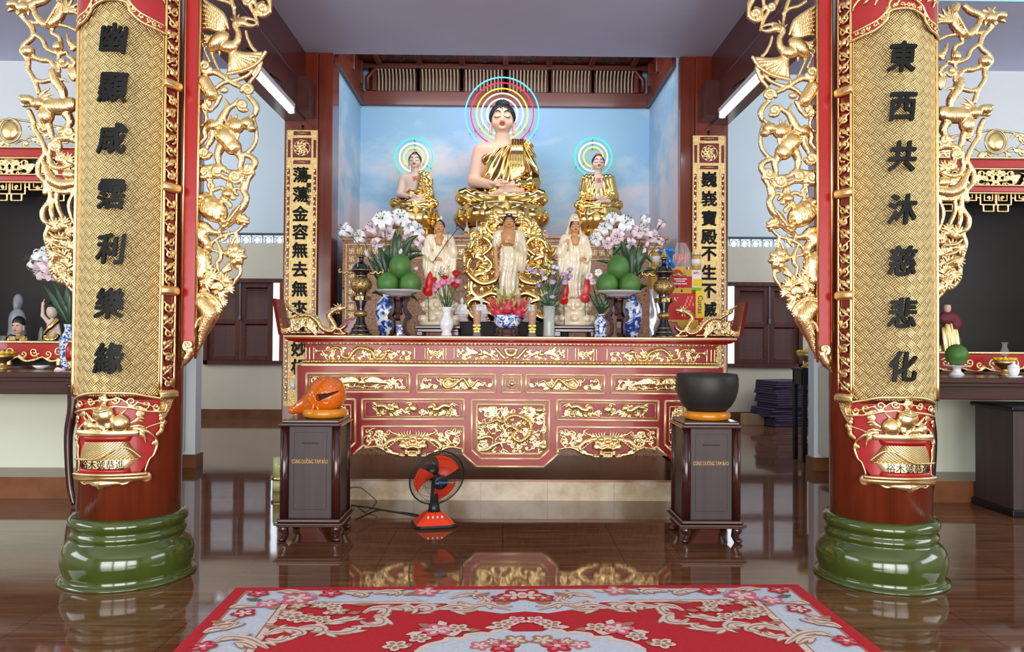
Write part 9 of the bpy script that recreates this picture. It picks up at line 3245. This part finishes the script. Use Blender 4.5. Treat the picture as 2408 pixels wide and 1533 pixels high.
def oil_lamp(px, bot, Y, zb, lab):
 u = Y / 1800
 c = P(px, bot, Y)
 o = (c.x, Y, zb)
 r = thing('oil_lamp', lab, 'oil lamp', o)
 MB().lathe([(0, 0), (16, 0), (14, 4), (8, 10), (8, 16), (22, 28), (26, 40), (24, 44), (0, 44)] and [(a * u, b * u) for a, b in ((0, 0), (16, 0), (14, 4), (8, 10), (8, 16), (22, 26), (25, 36), (0, 38))], o, 28).build('footed_bowl', MT['gold_dark'], r)
 MB().lathe([(a * u, b * u) for a, b in ((4, 44), (9, 50), (9, 58), (5, 68), (6, 76), (9, 78))], o, 20).build('glass_chimney', MT['glass'], r)
 MB().lathe([(a * u, b * u) for a, b in ((0, 38), (6, 38), (4, 46), (0, 46))], o, 14).build('burner', MT['brass'], r)
 m = MB()
 for k in range(12):
  a = k * PI / 6
  m.ell((o[0] + 19 * u * math.cos(a), Y + 19 * u * math.sin(a), zb + (38 + k % 2) * u), (7 * u, 7 * u, 4 * u), 8)
 m.build('yellow_flowers', simple('yellow_petals', srgb(232, 190, 30), 0.6), r)


oil_lamp(2363, 868, 7.0, 1.145, 'glass-chimneyed oil lamp ringed by yellow flowers')
oil_lamp(6, 852, 7.0, 1.145, 'oil lamp at the frame edge before the praying gold-robed figure')
c = P(2250, 866, 7.0)
u = 7.0 / 1800
o = (c.x, 7.0, 1.145)
tag(MB().lathe([(a * u, b * u) for a, b in ((0, 0), (17, 0), (15, 3), (9, 9), (9, 15), (14, 19), (32, 22), (32, 23), (0, 21))], o, 44, ripple=lambda a, z: 0.02 * math.cos(20 * a) * (z > 20 * u)).build('cake_stand', MT['porcelain']), 'white footed fruit stand holding a single pomelo', 'stand')
pomelo((c.x, 7.0, 1.145 + (22 + 25.5) * u), 25.5 * u, 0.97, 'single green pomelo on the white footed stand')
c = P(2391, 888, 6.56)
o = (c.x, 6.60, 1.145)
r = thing('lidded_teacup', 'white lidded teacup with small flower print on the side table edge', 'teacup', o)
MB().lathe([(a * u, b * u) for a, b in ((0, 0), (14, 0), (17, 3), (16, 4), (0, 3))], o, 24).build('saucer', MT['porcelain'], r)
MB().lathe([(a * u, b * u) for a, b in ((0, 4), (7, 4), (11, 10), (12, 22), (0, 22))], o, 24).build('cup', MT['porcelain'], r)
MB().lathe([(a * u, b * u) for a, b in ((12.5, 22), (11, 26), (4, 30), (3, 32), (4, 35), (0, 36))], o, 24).build('lid', MT['porcelain'], r)
# vase of lilies on the other side table
c = P(160, 850, 7.02)
u = 7.02 / 1800
vase('porcelain_vase', (c.x, 7.02, 1.145), [(a * u, b * u) for a, b in ((0, 0), (12, 0), (13, 4), (19, 40), (19, 72), (9, 88), (8, 96), (11, 106), (9, 106), (6, 96), (0, 80))], BW2, 'blue and white vase of lilies on the side table before the pointing child')
mo = Vector((c.x, 7.02, 1.145 + 104 * u))
for i, (px, py, ax, az) in enumerate(((82, 612, -0.8, 0.4), (112, 598, 0.0, 0.6), (96, 636, -0.4, -0.3), (124, 640, 0.4, -0.2))):
 lily(P(px, py, 6.98), (ax, -0.7, az), 34 * u, i + 2, i > 1, mo, 'white lily of the vase on the side table before the pointing child', 'lilies on the side table')
tf = thing('lily_foliage', 'dark lily leaves above the vase on the side table', 'foliage', mo)
for i in range(10):
 m = MB()
 leaf(m, mo, P(100 + 7 * i, 668 + 14 * (i % 4), 6.98), 0.022, 0.03)
 m.build('leaf', MT['leaf'], tf)
c = P(140, 878, 6.6)
m = MB()
leaf(m, Vector((c.x - 0.05, 6.6, 1.151)), Vector((c.x + 0.04, 6.6, 1.158)), 0.02, 0.01, 0)
tag(m.build('fallen_petal', MT['petal_pink']), 'fallen pale lily petal on the dark side table', 'petal')
c = P(97, 848, 7.05)
tag(MB().lathe([(0, 0), (0.03, 0), (0.075, 0.035), (0.07, 0.036), (0.028, 0.006), (0, 0.005)], (c.x, 7.05, 1.145), 24).build('white_dish', MT['porcelain']), 'small white dish before the red and gold railing', 'dish')
c = P(170, 850, 6.9)
r = thing('lidded_jar', 'red jar with gilt foot and lid half behind the hidden-sign board', 'jar', (c.x, 6.9, 1.145))
MB().lathe([(0, 0.08), (0.04, 0.08), (0.055, 0.12), (0.055, 0.2), (0.035, 0.24), (0, 0.24)], (c.x, 6.9, 1.145), 20).build('body', MT['red_bright'], r)
MB().lathe([(0, 0), (0.05, 0), (0.02, 0.04), (0.05, 0.08), (0, 0.08)], (c.x, 6.9, 1.145), 20).lathe([(0.036, 0.24), (0.045, 0.255), (0.02, 0.28), (0, 0.29)], (c.x, 6.9, 1.145), 20).build('gilt_fittings', MT['gold_bright'], r)

# ---------------------------------------------------------------- things in the rear room and at the edges
PUR = simple('purple_mat_cloth', srgb(58, 42, 70), 0.75, 0, None, 0.2, 10)
c = G0(1842, 994)
rnd = random.Random(3)
ORD = ['lowest', 'second lowest', 'third from the floor', 'fourth from the floor', 'fifth from the floor', 'fifth from the top', 'fourth from the top', 'third from the top', 'second from the top', 'topmost']
cx, cy = P(1846, 990, 13.15).x, 13.2
for k in range(10):
 dx = rnd.uniform(-0.03, 0.03) - (0.07 if k in (2, 3) else 0)
 m = MB().box((cx - 0.37 + dx, cy - 0.3, 0.002 + k * 0.077), (cx + 0.37 + dx, cy + 0.3, 0.04 + k * 0.077), 0.014, rot=0.25 + rnd.uniform(-0.08, 0.08))
 m.box((cx - 0.36 + dx, cy - 0.3, 0.041 + k * 0.077), (cx + 0.36 + dx, cy + 0.3, 0.078 + k * 0.077), 0.014, rot=0.25 + rnd.uniform(-0.05, 0.05))
 tag(m.build('prayer_mat', PUR), ORD[k] + ' folded purple prayer mat of the stack below the rear window', 'prayer mat', 'stack of purple prayer mats')
c = P(1771, 985, 13.2)
tag(MB().box((c.x - 0.16, 13.1, 0), (c.x + 0.16, 13.4, 0.18), 0.003).build('cardboard_box', simple('cardboard', srgb(176, 140, 110), 0.8)), 'small cardboard box on the floor beside the prayer mats', 'box')
xs0, xs1 = P(1887, 900, 9.1).x, P(1975, 900, 9.1).x
r = thing('tall_stand', 'tall narrow black stand beside the prayer mats', 'stand', ((xs0 + xs1) / 2, 9.25, 0))
zt = PZ(866, 9.1, 1890)
MB().box((xs0, 9.1, zt - 0.03), (xs1, 9.45, zt), 0.006).build('top', MT['black'], r)
MB().box((xs0 + 0.01, 9.12, zt - 0.2), (xs1 - 0.01, 9.43, zt - 0.03)).build('drawer', MT['black'], r)
for x in (xs0 + 0.01, xs1 - 0.06):
 for y in (9.11, 9.39):
  MB().box((x, y, 0), (x + 0.05, y + 0.05, zt - 0.03), 0.005).build('leg', MT['black'], r)
oil_lamp(1899, 866, 9.2, zt, 'oil lamp with yellow flowers on the tall black stand')
x0 = P(2380, 960, 6.3).x
r = thing('dark_cabinet', 'black cabinet with moulded top at the far edge under the teacup', 'cabinet', (x0 + 0.3, 6.55, 0))
MB().box((x0 + 0.03, 6.33, 0.0), (x0 + 0.6, 6.85, 0.88), 0.006).build('body', MT['box_wood'], r)
MB().box((x0, 6.3, 0.88), (x0 + 0.63, 6.88, 0.915), 0.01).build('top', MT['black'], r)
MB().box((x0 + 0.01, 6.31, 0.0), (x0 + 0.62, 6.87, 0.06), 0.008).build('plinth', MT['black'], r)
c = G0(657, 1152)
JD = simple('jade_green_glaze', srgb(196, 200, 140), 0.25, 0, None, 0.12, 25)
r = thing('floor_lantern', 'pale jade-green cylinder lantern on the floor beside the wooden fish box', 'lantern', c)
MB().lathe([(0, 0), (0.065, 0), (0.065, 0.10), (0, 0.10)], (c.x, c.y, 0), 24).lathe([(0, 0.13), (0.06, 0.13), (0.06, 0.31), (0, 0.31)], (c.x, c.y, 0), 24).build('body', JD, r)
MB().lathe([(0, 0.10), (0.075, 0.10), (0.075, 0.13), (0, 0.13)], (c.x, c.y, 0), 24).build('brown_ring', MT['brass'], r)
